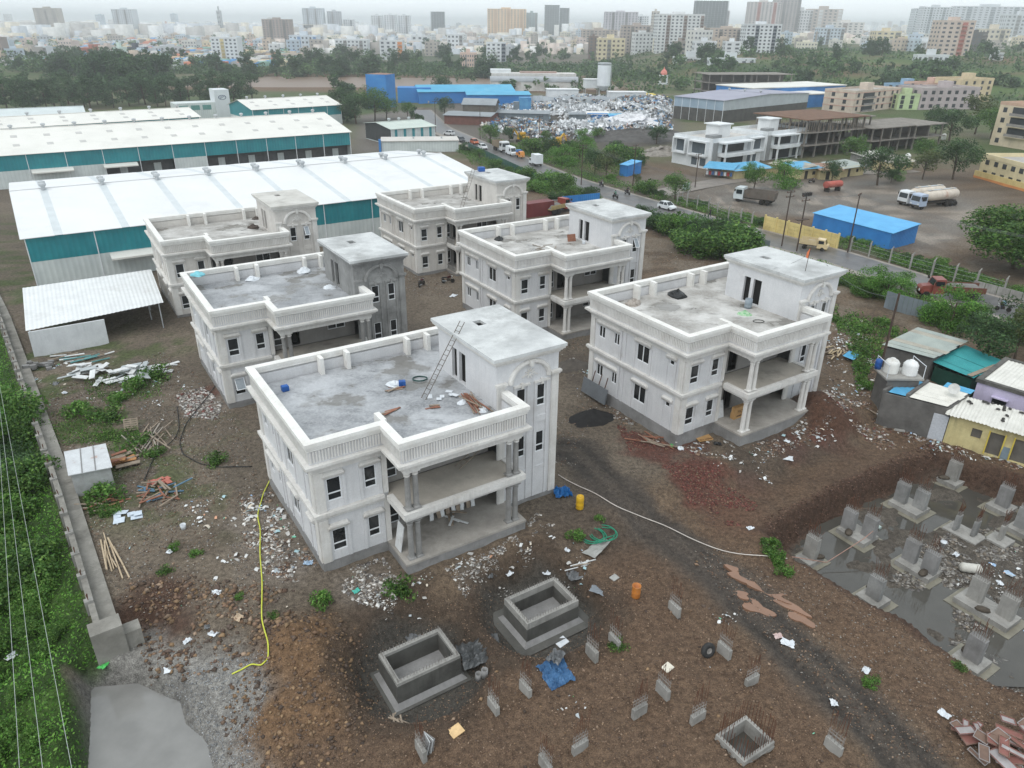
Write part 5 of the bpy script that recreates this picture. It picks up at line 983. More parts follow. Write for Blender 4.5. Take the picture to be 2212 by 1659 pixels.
# sheet fences along the site edge
def fence(label, p0, p1, h, mat, w=1.0, name='sheet_fence', rails=True, jit=.05):
 L, a = frame_of(p0, p1); t = thing(name, label, 'fence', (p0[0], p0[1], h1(*p0)), a); n = int(L/w)
 for i in range(n): MB().ob(((i+.5)*L/n, random.uniform(-.02, .02), h/2-.1), (L/n-.03, .03, h+random.uniform(-jit, jit)), (R(random.uniform(-2, 2)), 0, 0)).obj('fence_sheet', mat, t)
 if rails:
  for z in (.4, h-.4): MB().box(0, L, .05, .1, z-.04, z+.04).obj('rail', PM('dark_steel', (70, 72, 74), (56, 58, 60), 2, .6), t)
 return t
GSH = ribbed('grey_fence_sheet', (124, 134, 140), (108, 118, 124), 20.); GGR = ribbed('green_fence_sheet', (70, 104, 98), (58, 90, 84), 18.)
fence('grey steel sheet fence between the bushes by the road', (48.6, 91.6), (52.6, 86.6), 2.3, GSH, .55)
fence('weathered grey sheet fence along the road verge behind the villas', (22.8, 141.0), (41.5, 117.5), 1.9, GSH, 1.1)
fence('greenish sheet fence along the far road verge', (-13.5, 222.5), (7.5, 168.5), 1.9, GGR, 1.6)
# concrete posts with wire on the lorry-park side of the road
PW = [(33.4, 152.2), (34.9, 150.1), (36.6, 148.3), (38.3, 145.9), (39.2, 142.6), (40.5, 139.3), (42.1, 136.8), (43.5, 134.4), (54.6, 117.4), (56.4, 114.5), (58.3, 111.4), (60.0, 108.4), (61.8, 105.4), (63.6, 102.6), (65.4, 100.2), (67.4, 97.0)]
for i, (x, y) in enumerate(PW):
 t = thing('fence_post', 'concrete wire-fence post along the lorry park, number %d of the row counted from the side road' % (i+1) if 0 else 'slim concrete fence post %s' % ('beside the white sign' if i == 0 else 'on the verge opposite the sheet fence' if i < 4 else 'before the yellow wall' if i < 8 else 'after the yellow wall by the blue shed' if i < 12 else 'opposite the red lorry'), 'post', (x, y, h1(x, y)), R(random.uniform(0, 40)), 'concrete posts of the wire fence'); MB().box(-.1, .1, -.1, .1, -.3, 2.45).obj('post_shaft', CONC, t); MB().bar((0, 0, 2.4), (.28, 0, 2.75), .12).obj('angled_top', CONC, t)
for seg, lb in ((PW[:8], 'wire strands of the fence before the yellow wall'), (PW[8:], 'wire strands of the fence beyond the yellow wall')):
 q = MB()
 for z in (.7, 1.3, 1.9): q.tube([(x, y, h1(x, y)+z) for x, y in seg], .012, 4)
 q.obj('fence_wire', TINM, label=lb, cat='wire', kind='stuff')
# ================================================================ SHACKS AT THE RIGHT, POLES, LADDERS, THINGS ON ROOFS
BLK_ = PM('grey_blockwork', (112, 110, 107), (92, 90, 88), .8, .9, .3, 9, grime=(74, 72, 70), g_lo=.5, g_hi=.7)
CORW = PM('white_corrugated', (222, 220, 212), (204, 202, 194), .8, .6, grime=(168, 162, 150), g_lo=.56, g_hi=.76); CORB = PM('blue_corrugated', (92, 168, 206), (74, 148, 188), .8, .5, grime=(120, 160, 180)); CORT = PM('teal_corrugated', (56, 150, 152), (46, 132, 136), .8, .5, grime=(90, 150, 148)); CORG = PM('greygreen_corrugated', (164, 172, 166), (142, 150, 146), .6, .6, grime=(186, 184, 172)); CORGRY = PM('old_asbestos_sheet', (176, 172, 160), (150, 146, 136), .6, .85, grime=(110, 106, 98))
def walls(t, P, z, m, name='wall', th=.18, skip=()):
 P = [Vector(p) for p in P]
 for i in range(len(P)):
  if i in skip: continue
  a, b = P[i], P[(i+1) % len(P)]; d = (b-a).normalized(); n = Vector((-d.y, d.x))*th; zz = z if not isinstance(z, (list, tuple)) else z[i]
  MB().prism([(a.x, a.y), (b.x, b.y), (b.x+n.x, b.y+n.y), (a.x+n.x, a.y+n.y)], -.6, zz).obj(name, m, t)
o = (39.3, 72.1); t = thing('tin_shack', 'grey-green tin roofed block shack behind the water tanks', 'shack', (*o, -.3)); L_ = lambda p: (p[0]-o[0], p[1]-o[1])
pp = [L_(p) for p in ((39.6, 72.0), (43.0, 69.2), (48.2, 73.5), (45.2, 76.7))]; walls(t, pp, 2.9, BLK_)
q = [(*L_(p), 3.15) for p in ((39.1, 72.2), (43.0, 68.6), (48.9, 73.4), (45.4, 77.3))]; roof_corr(t, [q[1], q[2], q[3], q[0]], [CORG, CORG, CORGRY, CORG], .3, .03, 8, vary=.2)
o = (43.6, 69.8); t = thing('teal_shack', 'teal sheet roof shack hung with dark green net under the tree', 'shack', (*o, -.4)); L_ = lambda p: (p[0]-o[0], p[1]-o[1])
walls(t, [L_(p) for p in ((43.5, 69.3), (45.8, 66.4), (50.6, 70.2), (48.6, 73.2))], [2.0, 2.0, 2.2, 2.2], PM('green_shade_net', (32, 74, 62), (24, 58, 50), 1.2, .95, .3, 20))
q = [(*L_(p), z) for p, z in (((43.2, 69.5), 2.55), ((45.7, 66.0), 2.3), ((51, 70.2), 2.4), ((48.8, 73.6), 2.7))]; roof_corr(t, [q[1], q[2], q[3], q[0]], [CORT, CORT, CORT], .28, .03, 6, vary=.15)
MB().bar((q[1][0]-.3, q[1][1]+.4, 2.42), (q[2][0]-1.5, q[2][1]-1.3, 2.46), .5, .05).obj('eave_board', WOOD, t)
# water tanks on their platform
o = (36.9, 63.9); t = thing('tank_platform', 'grey block tower carrying the two white water tanks', 'platform', (*o, -.5)); MB().box(-1.5, 1.5, -1.1, 1.1, -.3, 3.7).obj('block_tower', BLK_, t, rz=0); MB().box(-1.8, 1.8, -1.3, 1.3, 3.7, 3.88).obj('slab', CONC, t)
for a, b in (((-1.7, -1.2), (-1.7, 1.2)), ((1.7, -1.2), (1.7, 1.2))):
 for p in (a, b): MB().bar((*p, 3.88), (*p, 5.2), .05).obj('pipe_post', PLASTICW, t)
 MB().bar((*a, 5.15), (*b, 5.15), .05).obj('pipe_rail', PLASTICW, t)
tk = [(0, 0), (.66, 0), (.68, .1), (.66, .22), (.69, .32), (.66, .44), (.69, .56), (.66, .68), (.69, .8), (.66, .9), (.69, 1.0), (.5, 1.28), (.25, 1.36), (.22, 1.46), (0, 1.47)]
TANKW = PM('white_tank_plastic', (230, 230, 226), (212, 212, 208), 1, .5, grime=(168, 160, 146), g_lo=.58, g_hi=.74)
MB().lathe(tk, 20).obj('water_tank', TANKW, None, (36.15, 64.1, 3.38), 0, True, label='dirt-stained white water tank, the left one on the platform', cat='water tank', group='water tanks on the platform')
MB().lathe(tk, 20).obj('water_tank', PM('white_tank_clean', (234, 235, 234), (222, 223, 222), 1, .5), None, (37.75, 63.7, 3.38), 0, True, label='clean ribbed white water tank, the right one on the platform', cat='water tank', group='water tanks on the platform')
MB().lathe([(0, 0), (.3, 0), (.32, .45), (.3, .5), (.32, .55), (.3, .95), (0, 1)], 14).obj('blue_barrel', BL, None, (35.3, 64.9, 3.38), 0, True, label='blue barrel behind the water tanks', cat='barrel')
# grey block house with white and blue roof sheets
o = (34.7, 61.8); t = thing('block_house', 'raw grey block house with white corrugated roof and satellite dish', 'house', (*o, -.9)); L_ = lambda p: (p[0]-o[0], p[1]-o[1])
fp = [L_(p) for p in ((34.7, 61.8), (39.3, 58.9), (42.7, 61.6), (38.2, 64.9))]; walls(t, fp, 3.2, BLK_)
q = [(*L_(p), 3.35) for p in ((36.6, 60.7), (39.2, 58.8), (42.6, 61.5), (40.0, 63.9))]; roof_corr(t, [q[1], q[2], q[3], q[0]], CORW, .26, .035, 4, vary=.1)
q = [(*L_(p), 3.3) for p in ((35.2, 61.8), (36.4, 61.0), (39.6, 64.0), (38.3, 64.9))]; roof_corr(t, [q[1], q[2], q[3], q[0]], CORB, .26, .035, 3)
q = [(*L_(p), 3.36) for p in ((40.9, 63.0), (42.6, 61.4), (43.5, 62.2), (41.8, 63.9))]; roof_corr(t, [q[1], q[2], q[3], q[0]], CORB, .26, .035, 2)
MB().bar((*L_((36.5, 60.9)), 3.35), (*L_((39.9, 63.9)), 3.4), .25, .4).obj('roof_kerb', BLK_, t); MB().bar((*L_((34.75, 61.85)), 3.32), (*L_((38.2, 64.8)), 3.35), .25, .3).obj('roof_kerb', BLK_, t)
MB().lathe([(0, 0), (.25, .04), (.42, .13), (.5, .2), (.5, .22), (.4, .15), (0, .03)], 18).obj('satellite_dish', PM('dish_grey', (206, 206, 202), (190, 190, 186), 2, .5), None, (40.6, 60.9, 3.2), 0, label='round satellite dish on the white corrugated roof', cat='dish').rotation_euler = (R(55), 0, R(-30))
# yellow shops
o = (39.5, 58.6); a = math.atan2(-5.2, 6.4); t = thing('shop_row', 'faded yellow single-storey rooms with stones holding down the corrugated roof', 'house', (*o, -1.0), a); YH = PM('faded_yellow_wall', (212, 200, 150), (194, 180, 132), .7, .9, .1, 20, grime=(156, 140, 104), g_lo=.5, g_hi=.68, streak=.6)
MB().wall((0, 0), (1, 0), (0, -1), 12, -.5, 2.9, [(3.3, 4.4, .05, 2.2), (5.2, 6.4, .05, 2.2), (1.9, 2.7, 1.2, 2.1), (7.6, 8.8, .05, 2.2)], .2).obj('front_wall', YH, t); MB().box(0, 12, .25, 4.0, -.5, 2.85).obj('rear_rooms', BLK_, t)
for x0, x1, z0_, z1_ in ((3.3, 4.4, .05, 2.2), (5.2, 6.4, .05, 2.2), (1.9, 2.7, 1.2, 2.1), (7.6, 8.8, .05, 2.2)):
 MB().box(x0, x1, .2, .24, z0_, z1_).obj('doorway' if z0_ < 1 else 'window_opening', PM('room_shade', (108, 104, 98), (90, 86, 82), 1, .9), t)
for x0 in (3.2, 4.42, 5.1, 6.42): MB().box(x0, x0+.1, -.06, -.003, 0, 2.3).obj('door_trim', PM('yellow_trim', (222, 200, 90), (204, 182, 78), 1, .8), t)
MB().box(-1.3, -.06, -.05, .1, -.2, 2.5).obj('tile_panel', PM('dotted_tile', (196, 200, 206), (176, 180, 186), 6, .5), t)
MB().box(4.5, 5.05, -.25, -.2, .1, 1.2).obj('grey_board', PM('slate_board', (124, 138, 146), (104, 118, 126), 1, .6), t).rotation_euler = (R(-12), 0, 0)
roof_corr(t, [(-.4, -.6, 2.95), (12.2, -.6, 2.95), (12.2, 4.1, 3.15), (-.4, 4.1, 3.15)], CORW, .28, .04, 11, vary=.12)
for i in range(26):
 x, y = random.uniform(.2, 9.5), random.choice((random.uniform(3.4, 4.0), random.uniform(.2, 3.6), 3.8)); w_ = Vector((x, y, 0)); w_.rotate(Euler((0, 0, a)))
 s_ = MB(); s_.lathe([(.05, 0), (.17, .04), (.15, .14), (.06, .2)], 7); link('roof_stone', s_.mesh('roof_stone', PM('dark_stone', (72, 70, 68), (54, 52, 50), 4, .9)), None, (o[0]+w_.x, o[1]+w_.y, -1.0+2.97+.2*(y+.6)/4.7+.02), i, sc=(1+.5*random.random(), .8, .8), label='dark stone holding down the corrugated roof of the yellow rooms', cat='stone', group='stones on the yellow roof')
# lilac house
o = (44.3, 63.4); a = math.atan2(-5.5, 4.9); t = thing('lilac_house', 'pale lilac house with dark kerbed white roof at the right frame edge', 'house', (*o, -.8), a); LIL = PM('lilac_wall', (206, 198, 222), (188, 180, 206), .6, .85, streak=.3)
MB().box(0, 9, 0, 7.5, -.5, 3.6).obj('wall', LIL, t); q = MB()
for b in ((-.15, 9.15, -.15, .3), (-.15, 9.15, 7.2, 7.65), (-.15, .3, .3, 7.2), (8.7, 9.15, .3, 7.2)): q.box(*b, 3.6, 3.95)
q.obj('roof_kerb', PM('mouldy_kerb', (104, 102, 98), (70, 69, 66), 1.5, .9), t); roof_corr(t, [(.3, .3, 3.75), (8.7, .3, 3.75), (8.7, 7.2, 3.85), (.3, 7.2, 3.85)], CORW, .3, .03, 8)
for x0 in (1.6, 4.6): MB().box(x0, x0+1.2, -.05, -.004, 1.2, 2.5).obj('window', GLASS, t); MB().box(x0-.1, x0+1.3, -.3, -.004, 2.6, 2.72).obj('window_shade', LIL, t)
# utility poles
POLEM = PM('pole_rust', (84, 70, 62), (66, 56, 50), 1, .8)
def pole(label, x, y, h, arms=2, rz=0, r=.12):
 t = thing('utility_pole', label, 'pole', (x, y, h1(x, y)), rz); MB().cyl((0, 0, -.5), (0, 0, h), r, 8, r*.75).obj('shaft', POLEM, t)
 for i in range(arms):
  MB().box(-.9, .9, -.05, .05, h-.3-.7*i, h-.2-.7*i).obj('crossarm', POLEM, t)
  for xx in (-.8, 0, .8): MB().lathe([(.03, h-.2-.7*i), (.08, h-.14-.7*i), (.05, h-.02-.7*i)], 6, (xx, 0)).obj('insulator', PM('insulator', (120, 84, 70), (90, 62, 52), 3, .4), t)
 return t
pole('rusty power pole left of the pair by the parked pickup', 44.6, 120.6, 9.2, 2, .5); t = pole('rusty power pole with switch gear, right of the pair by the pickup', 46.1, 117.7, 9.2, 2, .5)
for i in range(4): MB().box(-.8+.5*i, -.6+.5*i, -.25, .25, 9.0, 9.5).obj('switch_gear', PM('switch_gear', (70, 66, 64), (52, 50, 48), 2, .6), t)
MB().box(-1.2, 1.2, -.4, .4, 5.2, 5.3).obj('platform', POLEM, t)
pole('tall single power pole in front of the long blue shed', 54.2, 117.2, 9.6, 1, .9); pole('dark pole beside the water tanks', 36.3, 66.2, 10.5, 0, 0, .13); pole('power pole with notices at the side road corner', 26.5, 167.8, 9.5, 2, .8); pole('power pole on the far verge behind the blue fence', 15.2, 170.6, 9, 2, .4)
pole('power pole by the tree nearest the junkyard', *G(*z6(900, 470)), 10, 1, .3); pole('power pole on the junkyard verge', *G(*z6(1280, 560)), 10, 1, .3); pole('lamp pole beside the brick shed', *G(*z6(612, 430)), 10, 1, .3); pole('forked pole in front of the blue-roofed shacks', *G(*z7(205, 690)), 7.5, 2, .6); pole('short power pole before the concrete frames', *G(*z7(1310, 510)), 8, 1, .3)
def wire(a, b, sag=.8, r=.014, n=14): return [(a[0]+(b[0]-a[0])*i/n, a[1]+(b[1]-a[1])*i/n, a[2]+(b[2]-a[2])*i/n-sag*4*(i/n)*(1-i/n)) for i in range(n+1)], r
WIRE = PM('wire_grey', (120, 122, 124), (100, 102, 104), 1, .6)
def cable(label, *runs):
 q = MB()
 for a, b, s_ in runs: p, r_ = wire(a, b, s_); q.tube(p, .016, 4)
 q.obj('power_cable', WIRE, label=label, cat='cable')
for i, dx in enumerate((-.8, 0, .8)):
 cable('%s power cable strung along the road poles' % ('outer', 'middle', 'inner')[i], ((44.6+dx*.9, 120.6+dx*.4, 9.1), (15.2+dx, 170.6, 8.9), 1.5), ((46.1+dx*.9, 117.7+dx*.4, 9.1), (54.2+dx*.5, 117.2+dx*.7, 9.4), .3), ((54.2+dx*.5, 117.2+dx*.7, 9.4), (80+dx, 82, 9.), 1.2))
cable('thin cable from the flag villa tower to the dark pole', (VW('B', 18, 1, 12.8), (36.3, 66.2, 10.2), .8)); cable('thin cable sagging across the flag villa roof', (VW('B', 13.2, 3, 12.7), VW('B', 18.4, 3.5, 13), .2))
# three long transmission wires over the green slope on the left
for i, (u0, v0, u1, v1) in enumerate(((2, 905, 92, 1660), (0, 985, 42, 1660), (8, 880, 155, 1660))):
 a = (*G(u0, v0, 6), 6); b = (*G(u1, v1, 6), 6); d = Vector(b)-Vector(a); a2 = Vector(a)-d*1.2; b2 = Vector(b)+d*.6
 MB().tube([tuple(a2), tuple(a), tuple(b), tuple(b2)], .011, 5).obj('transmission_wire', PM('pale_wire', (176, 182, 178), (160, 166, 162), 1, .5), label='%s of the three pale wires above the green slope' % ('middle one', 'outermost left one', 'one nearest the boundary wall')[i], cat='wire')
# ladders and roof clutter
def ladder(label, a, b, w=.45, n=16, m=None):
 a, b = Vector(a), Vector(b); d = (b-a).normalized(); s_ = d.cross(Vector((0, 0, 1))).normalized()*w/2; t = thing('ladder', label, 'ladder', a); m = m or PM('ladder_steel', (112, 104, 96), (90, 84, 78), 2, .7)
 for k in (-1, 1): MB().bar(s_*k, b-a+s_*k, .04).obj('rail', m, t)
 for i in range(1, n): p = (b-a)*(i/n); MB().bar(p-s_, p+s_, .028).obj('rung', m, t)
ladder('long steel ladder from the nearest villa roof to its tower top', VW('A', 9.6, 3.9, ZD), VW('A', 13.5, 5.0, 13.4)); ladder('long ladder standing on the farthest villa roof against its tower', VW('F', 8.8, 2.6, ZD), VW('F', 13.2, 6.0, 14.0), .5)
ladder('small ladder leaning on the balcony wall of the nearest villa', VW('A', 10.2, .2, 4.6), VW('A', 12.4, .55, 5.6), .5, 6, WOOD)
def onroof(k, x, y, z=ZD): return VW(k, x, y, z)
def box_thing(name, label, cat, p, size, m, rz=0, rot=None, group=None):
 b = MB(); sx_, sy_, sz_ = size; e = min(size)*.12
 b.add([(x, y, z) for z, k in ((0, e), (e, 0), (sz_-e, 0), (sz_, e)) for x, y in ((-sx_/2+k, -sy_/2+k), (sx_/2-k, -sy_/2+k), (sx_/2-k, sy_/2-k), (-sx_/2+k, sy_/2-k))], [(3, 2, 1, 0)]+[(4*j+i, 4*j+(i+1) % 4, 4*j+4+(i+1) % 4, 4*j+4+i) for j in range(3) for i in range(4)]+[(12, 13, 14, 15)])
 o = b.obj(name, m, None, p, rz, label=label, cat=cat, group=group)
 if rot: o.rotation_euler = rot
 return o
box_thing('blue_can', 'small blue can by the left parapet of the nearest villa roof', 'can', onroof('A', 1.6, 10.3), (.5, .4, .45), BL, .6); box_thing('blue_can', 'blue can in the rubbish pile on the nearest villa roof', 'can', onroof('A', 9.2, 6.6, ZD+.05), (.5, .35, .4), BL, .2)
def planks(label, k, x, y, n, L, m, spread=.5, rz=0, z=8.62, name='plank', world=None, cat='plank', w=.16, group=None):
 for i in range(n):
  p = VW(k, x+random.uniform(-spread, spread), y+random.uniform(-spread, spread), z) if world is None else world
  if world is not None: p = (world[0]+random.uniform(-spread, spread), world[1]+random.uniform(-spread, spread), 0); p = (p[0], p[1], h1(p[0], p[1])+.04)
  l = L*random.uniform(.6, 1.1); o = MB().box(-l/2, l/2, -w/2, w/2, 0, .045).obj(name, m if not isinstance(m, list) else m[i % len(m)], None, (p[0], p[1], p[2]+.05*i*.6), rz+random.uniform(-.35, .35) if rz is not None else random.uniform(0, 3.1), label=label, cat=cat, group=group or label); o.rotation_euler.y = random.uniform(-.05, .05)
planks('reddish wood scrap in the middle of the nearest villa roof', 'A', 6.8, 3.4, 3, 1.5, [WOODR, WOOD], .25, GA+.3); planks('reddish wood scrap near the ladder foot on the nearest villa roof', 'A', 9.6, 2.4, 3, 1.0, [WOODR, WOOD], .25, GA)
planks('long pole in the bundle along the tower wall of the nearest villa roof', 'A', 12.2, 1.2, 12, 3.2, [WOOD, WOODR], .35, GA+R(90), w=.09, cat='pole'); planks('board in the rubbish pile on the nearest villa roof', 'A', 8.6, 6.6, 4, 1.8, [WOODR, WOOD], .4, GA)
planks('white sheet of paper lying below the ladder on the nearest villa roof', 'A', 10.9, 3.6, 6, .55, [PLASTICW], .9, None, w=.34, cat='sheet'); planks('thin wood strip lying on the roof of the villa with open sash', 'D', 6.5, 5.5, 6, 1.6, WOOD, 1.8, None, w=.08)
planks('board stacked on the ground floor porch of the nearest villa', 'A', 9.5, -.2, 6, 1.6, [WHITEB, WOOD], .5, None, .8)
for i in range(9):   # boards leaning in the porch
 x = 8.2+i*.42; p = VW('A', x, .55, .74); MB().ob((0, 0, .95), (.3, .05, 1.9), (R(-14), R(random.uniform(-9, 9)), 0)).obj('leaning_board', [WHITEB, WOOD][i % 2], None, p, GA, label='%s board leaning on the porch back wall of the nearest villa' % ('white' if i % 2 == 0 else 'wooden'), cat='board', group='boards in the near porch')
p = VW('A', 4.9, -1.3, .74); MB().ob((0, 0, 1.0), (.9, .06, 2.0), (R(10), 0, 0)).obj('white_sheet_board', WHITEB, None, p, GA+R(90), label='curled white panel leaning at the left end of the near porch', cat='panel')
# cardboard boxes with hand-written lettering on villa B's porch
CARD = PM('cardboard', (186, 148, 100), (168, 130, 86), 2, .8); bx = thing('cardboard_box', 'large cardboard box lettered MOTTO standing on the porch of the flag villa', 'box', VW('B', 7.2, -.6, .75), R(33)); MB().box(-1.05, 1.05, -.2, .2, 0, 1.15).obj('box_body', CARD, bx)
def lettering(txt, parent, loc, rot, size, mat, name='lettering'):
 c = bpy.data.curves.new(name, 'FONT'); c.body = txt; c.size = size; c.align_x = 'CENTER'; c.extrude = .004; c.materials.append(mat); tmp = bpy.data.objects.new(name, c); COL.objects.link(tmp); me = bpy.data.meshes.new_from_object(tmp.evaluated_get(bpy.context.evaluated_depsgraph_get())); bpy.data.objects.remove(tmp); o = link(name, me, parent, loc); o.rotation_euler = rot; o['kind'] = 'stuff'; return o
lettering('MOTTO', bx, (.1, -.206, .55), (R(90), 0, 0), .42, PM('brown_ink', (104, 76, 52), (90, 66, 46), 2, .8)); MB().box(-.75, -.1, -.206, -.201, .18, .34).obj('printed_strip', PM('brown_ink', (104, 76, 52), (90, 66, 46), 2, .8), bx)
cb = thing('flattened_carton', 'flattened cardboard carton lettered MOTTO on the ground before the flag villa', 'carton', (*T(1520, 947)[:2], T(1520, 947)[2]+.05), R(20)); MB().ob((0, 0, .03), (1.5, 1.0, .03), (R(4), R(2), 0)).obj('card_sheet', CARD, cb); lettering('MOTTO', cb, (0, -.2, .06), (0, 0, R(180)), .34, PM('brown_ink', (104, 76, 52), (90, 66, 46), 2, .8))
box_thing('cardboard_box', 'small cardboard box by the porch door of the flag villa', 'box', VW('B', 6.3, -.5, .75), (.35, .3, .6), CARD, GA)
for i in range(3): p = VW('B', 5.1+.25*i, .3, .74); MB().ob((0, 0, .8), (.45, .06, 1.6), (R(-12), 0, 0)).obj('leaning_board', WHITEB, None, p, GA, label='pale board leaning by the porch window of the flag villa', cat='board', group='boards on the flag villa porch')
MB().lathe([(.33, 0), (.35, .3), (.33, .34), (.35, .38), (.34, .9), (.31, .9), (.3, .1), (0, .1)], 18).obj('drum', PM('greyblue_drum', (150, 158, 164), (120, 136, 150), 1, .5), None, VW('B', 12.2, 4.4, ZD), 0, True, label='grey-blue drum by the tower door on the flag villa roof', cat='drum')
f = thing('flag', 'small orange pennant on a pole on the flag villa tower', 'flag', VW('B', 15.0, 1.0, 12.66)); MB().cyl((0, 0, 0), (.1, 0, 2.2), .025, 6).obj('pole', POLEM, f); MB().add([(.05, 0, 1.15), (.1, 0, 2.15), (-.1, .12, 1.7), (-.12, .1, 1.25), (.05, .03, 1.15), (.1, .03, 2.15), (-.1, .15, 1.7), (-.12, .13, 1.25)], [(0, 3, 2, 1), (4, 5, 6, 7), (0, 1, 5, 4), (1, 2, 6, 5), (2, 3, 7, 6), (3, 0, 4, 7)]).obj('cloth', PM('orange_cloth', (216, 124, 84), (196, 106, 70), 2, .8), f)
def ring_hose(label, p, r, m, n=3):
 pts = [(r*(1+.06*math.sin(i*.7))*math.cos(i*.35), r*.8*math.sin(i*.35), .03+.003*i) for i in range(18*n)]; MB().tube(pts, .03, 5).obj('hose', m, None, p, 0, True, label=label, cat='hose')
ring_hose('coil of dark green hose on the nearest villa roof', onroof('A', 10.8, 6.9), .55, PM('dkgreen_hose', (46, 84, 80), (36, 68, 64), 3, .5), 2); ring_hose('loop of black pipe on the flag villa roof', onroof('B', 10.2, 1.4), .5, BLK, 1)
box_thing('blue_tub', 'blue tub on the tower roof of the farthest villa', 'tub', VW('F', 15.0, 7.2, 12.66), (1.0, .8, .7), BL, .3); box_thing('board', 'brown board propped by the tower door of the villa with open sash', 'board', onroof('D', 11.8, 5.6), (1.1, .08, .9), WOODR, .4, rot=(R(-20), 0, .4)); box_thing('bucket', 'white bucket by the tower door of the villa with open sash', 'bucket', onroof('D', 12.4, 4.0), (.35, .35, .4), PLASTICW)
for i, (k, x, y, s_, lb) in enumerate((('A', 8.8, 7.1, .5, 'white sack in the rubbish pile on the nearest villa roof'), ('A', 11.7, 1.9, .35, 'white sack by the pole bundle on the nearest roof'), ('A', 12.3, .2, .4, 'white sack at the end of the pole bundle on the nearest roof'), ('C', 1.0, 11.0, .6, 'turquoise sack on the corner of the grey tower villa parapet'), ('C', 6.2, 11.2, .6, 'white sacks by the parapet fins of the grey tower villa'), ('C', 11.8, 11.2, .7, 'white plastic heap at the back of the grey tower villa roof'), ('C', 12.2, 4.6, .5, 'white board and rags below the grey tower doors'), ('B', 3.6, 10.8, .7, 'rubble pile by the parapet fin of the flag villa roof'), ('B', 8.9, 10.4, .9, 'black plastic bundle by the parapet of the flag villa roof'), ('B', 10.6, 3.4, .5, 'green and white rubbish on the flag villa roof'), ('B', 7.0, 2.2, .5, 'pinkish rags near the stub wall of the flag villa roof'), ('D', 4.4, 10.9, .6, 'black basin by the parapet of the villa with open sash'), ('E', 11.9, 6.5, .7, 'dark twig heap by the tower of the stained villa'), ('E', 13.5, 11.2, .5, 'dark soil heap at the back of the stained villa roof'))):
 m = [PLASTICW, PLASTICW, PLASTICW, PM('turquoise_plastic', (128, 196, 206), (100, 170, 184), 2, .5), PLASTICW, PLASTICW, PLASTICW, PM('rubble_pale', (176, 168, 160), (120, 110, 100), 4, .9), PM('black_plastic', (40, 41, 42), (28, 29, 30), 2, .4), PM('green_white_scrap', (176, 200, 170), (90, 170, 110), 5, .6), PM('pinkish_rag', (200, 176, 172), (170, 140, 138), 4, .8), PM('black_plastic', (40, 41, 42), (28, 29, 30), 2, .4), PM('twig_heap', (88, 78, 72), (60, 52, 48), 4, .9), PM('twig_heap', (88, 78, 72), (60, 52, 48), 4, .9)][i]
 p = VW(k, x, y, ZD if i != 3 else 10.02); V = []; n = 9
 for j in range(6):
  for q in range(n): a_ = 2*math.pi*q/n; r_ = s_*(1, .95, .8, .6, .35, .1)[j]*(1+.5*(float(vnoise(q*1.3+i*7, j*1.7, i))-.5)); V.append((r_*math.cos(a_)*1.3, r_*math.sin(a_), s_*.12*j*(1+.4*float(vnoise(q+i, j, 5)))))
 MB().add(V, [(j*n+q, j*n+(q+1) % n, (j+1)*n+(q+1) % n, (j+1)*n+q) for j in range(5) for q in range(n)]+[tuple(5*n+q for q in range(n))]).obj('rubbish_heap', m, None, p, i, label=lb, cat='rubbish')
# ================================================================ VEHICLES AND PEOPLE
def paint(name, c, rough=.3): return PM(name, c, tuple(int(x*.93) for x in c), .6, rough, spec=.5, grime=tuple(int(x*.82+14) for x in c), g_lo=.56, g_hi=.8)
VG = PM('vehicle_glass', (38, 46, 52), (30, 36, 40), 1, .1, spec=.6); TY = PM('tyre_black', (40, 39, 38), (54, 50, 46), 2, .9); RIMM = PM('wheel_rim', (150, 146, 140), (120, 116, 110), 2, .6); HL = PM('headlight_lens', (226, 228, 226), (206, 208, 206), 3, .2); CHS = PM('chassis_dark', (58, 54, 50), (74, 66, 58), 1, .9)
def extr(mb, prof, hw, hwt=None, zmid=None):
 # side profile (x, z) anticlockwise pulled to width 2*hw; above zmid the width narrows to hwt
 n = len(prof); f = lambda z: hw if hwt is None or z <= zmid else hw+(hwt-hw)*(z-zmid)/(max(p[1] for p in prof)-zmid)
 return mb.add([(x, -f(z), z) for x, z in prof]+[(x, f(z), z) for x, z in prof], [tuple(range(n)), tuple(range(n, 2*n))[::-1]]+[(i, n+i, n+(i+1) % n, (i+1) % n) for i in range(n)])
def wheel(t, x, y, r, w, z=None):
 k = ('wh', r, w)
 if k not in _wc:
  q = MB(); q.lathe([(r*.55, -w/2), (r*.92, -w/2), (r, -w*.3), (r, w*.3), (r*.92, w/2), (r*.55, w/2)], 16); q2 = MB(); q2.lathe([(0, -w*.35), (r*.3, -w*.38), (r*.57, -w*.45), (r*.57, w*.45), (r*.3, w*.38), (0, w*.35)], 12); _wc[k] = (q.mesh('wheel', TY, True), q2.mesh('rim', RIMM))
 o = link('wheel', _wc[k][0], t, (x, y, z if z is not None else r), rot=(R(90), 0, 0)); link('rim', _wc[k][1], o); return o
def V0(name, label, cat, x, y, rz, group=None, z=None): return thing(name, label, cat, (x, y, (h1(x, y) if z is None else z)), rz, group)
RZ = .17
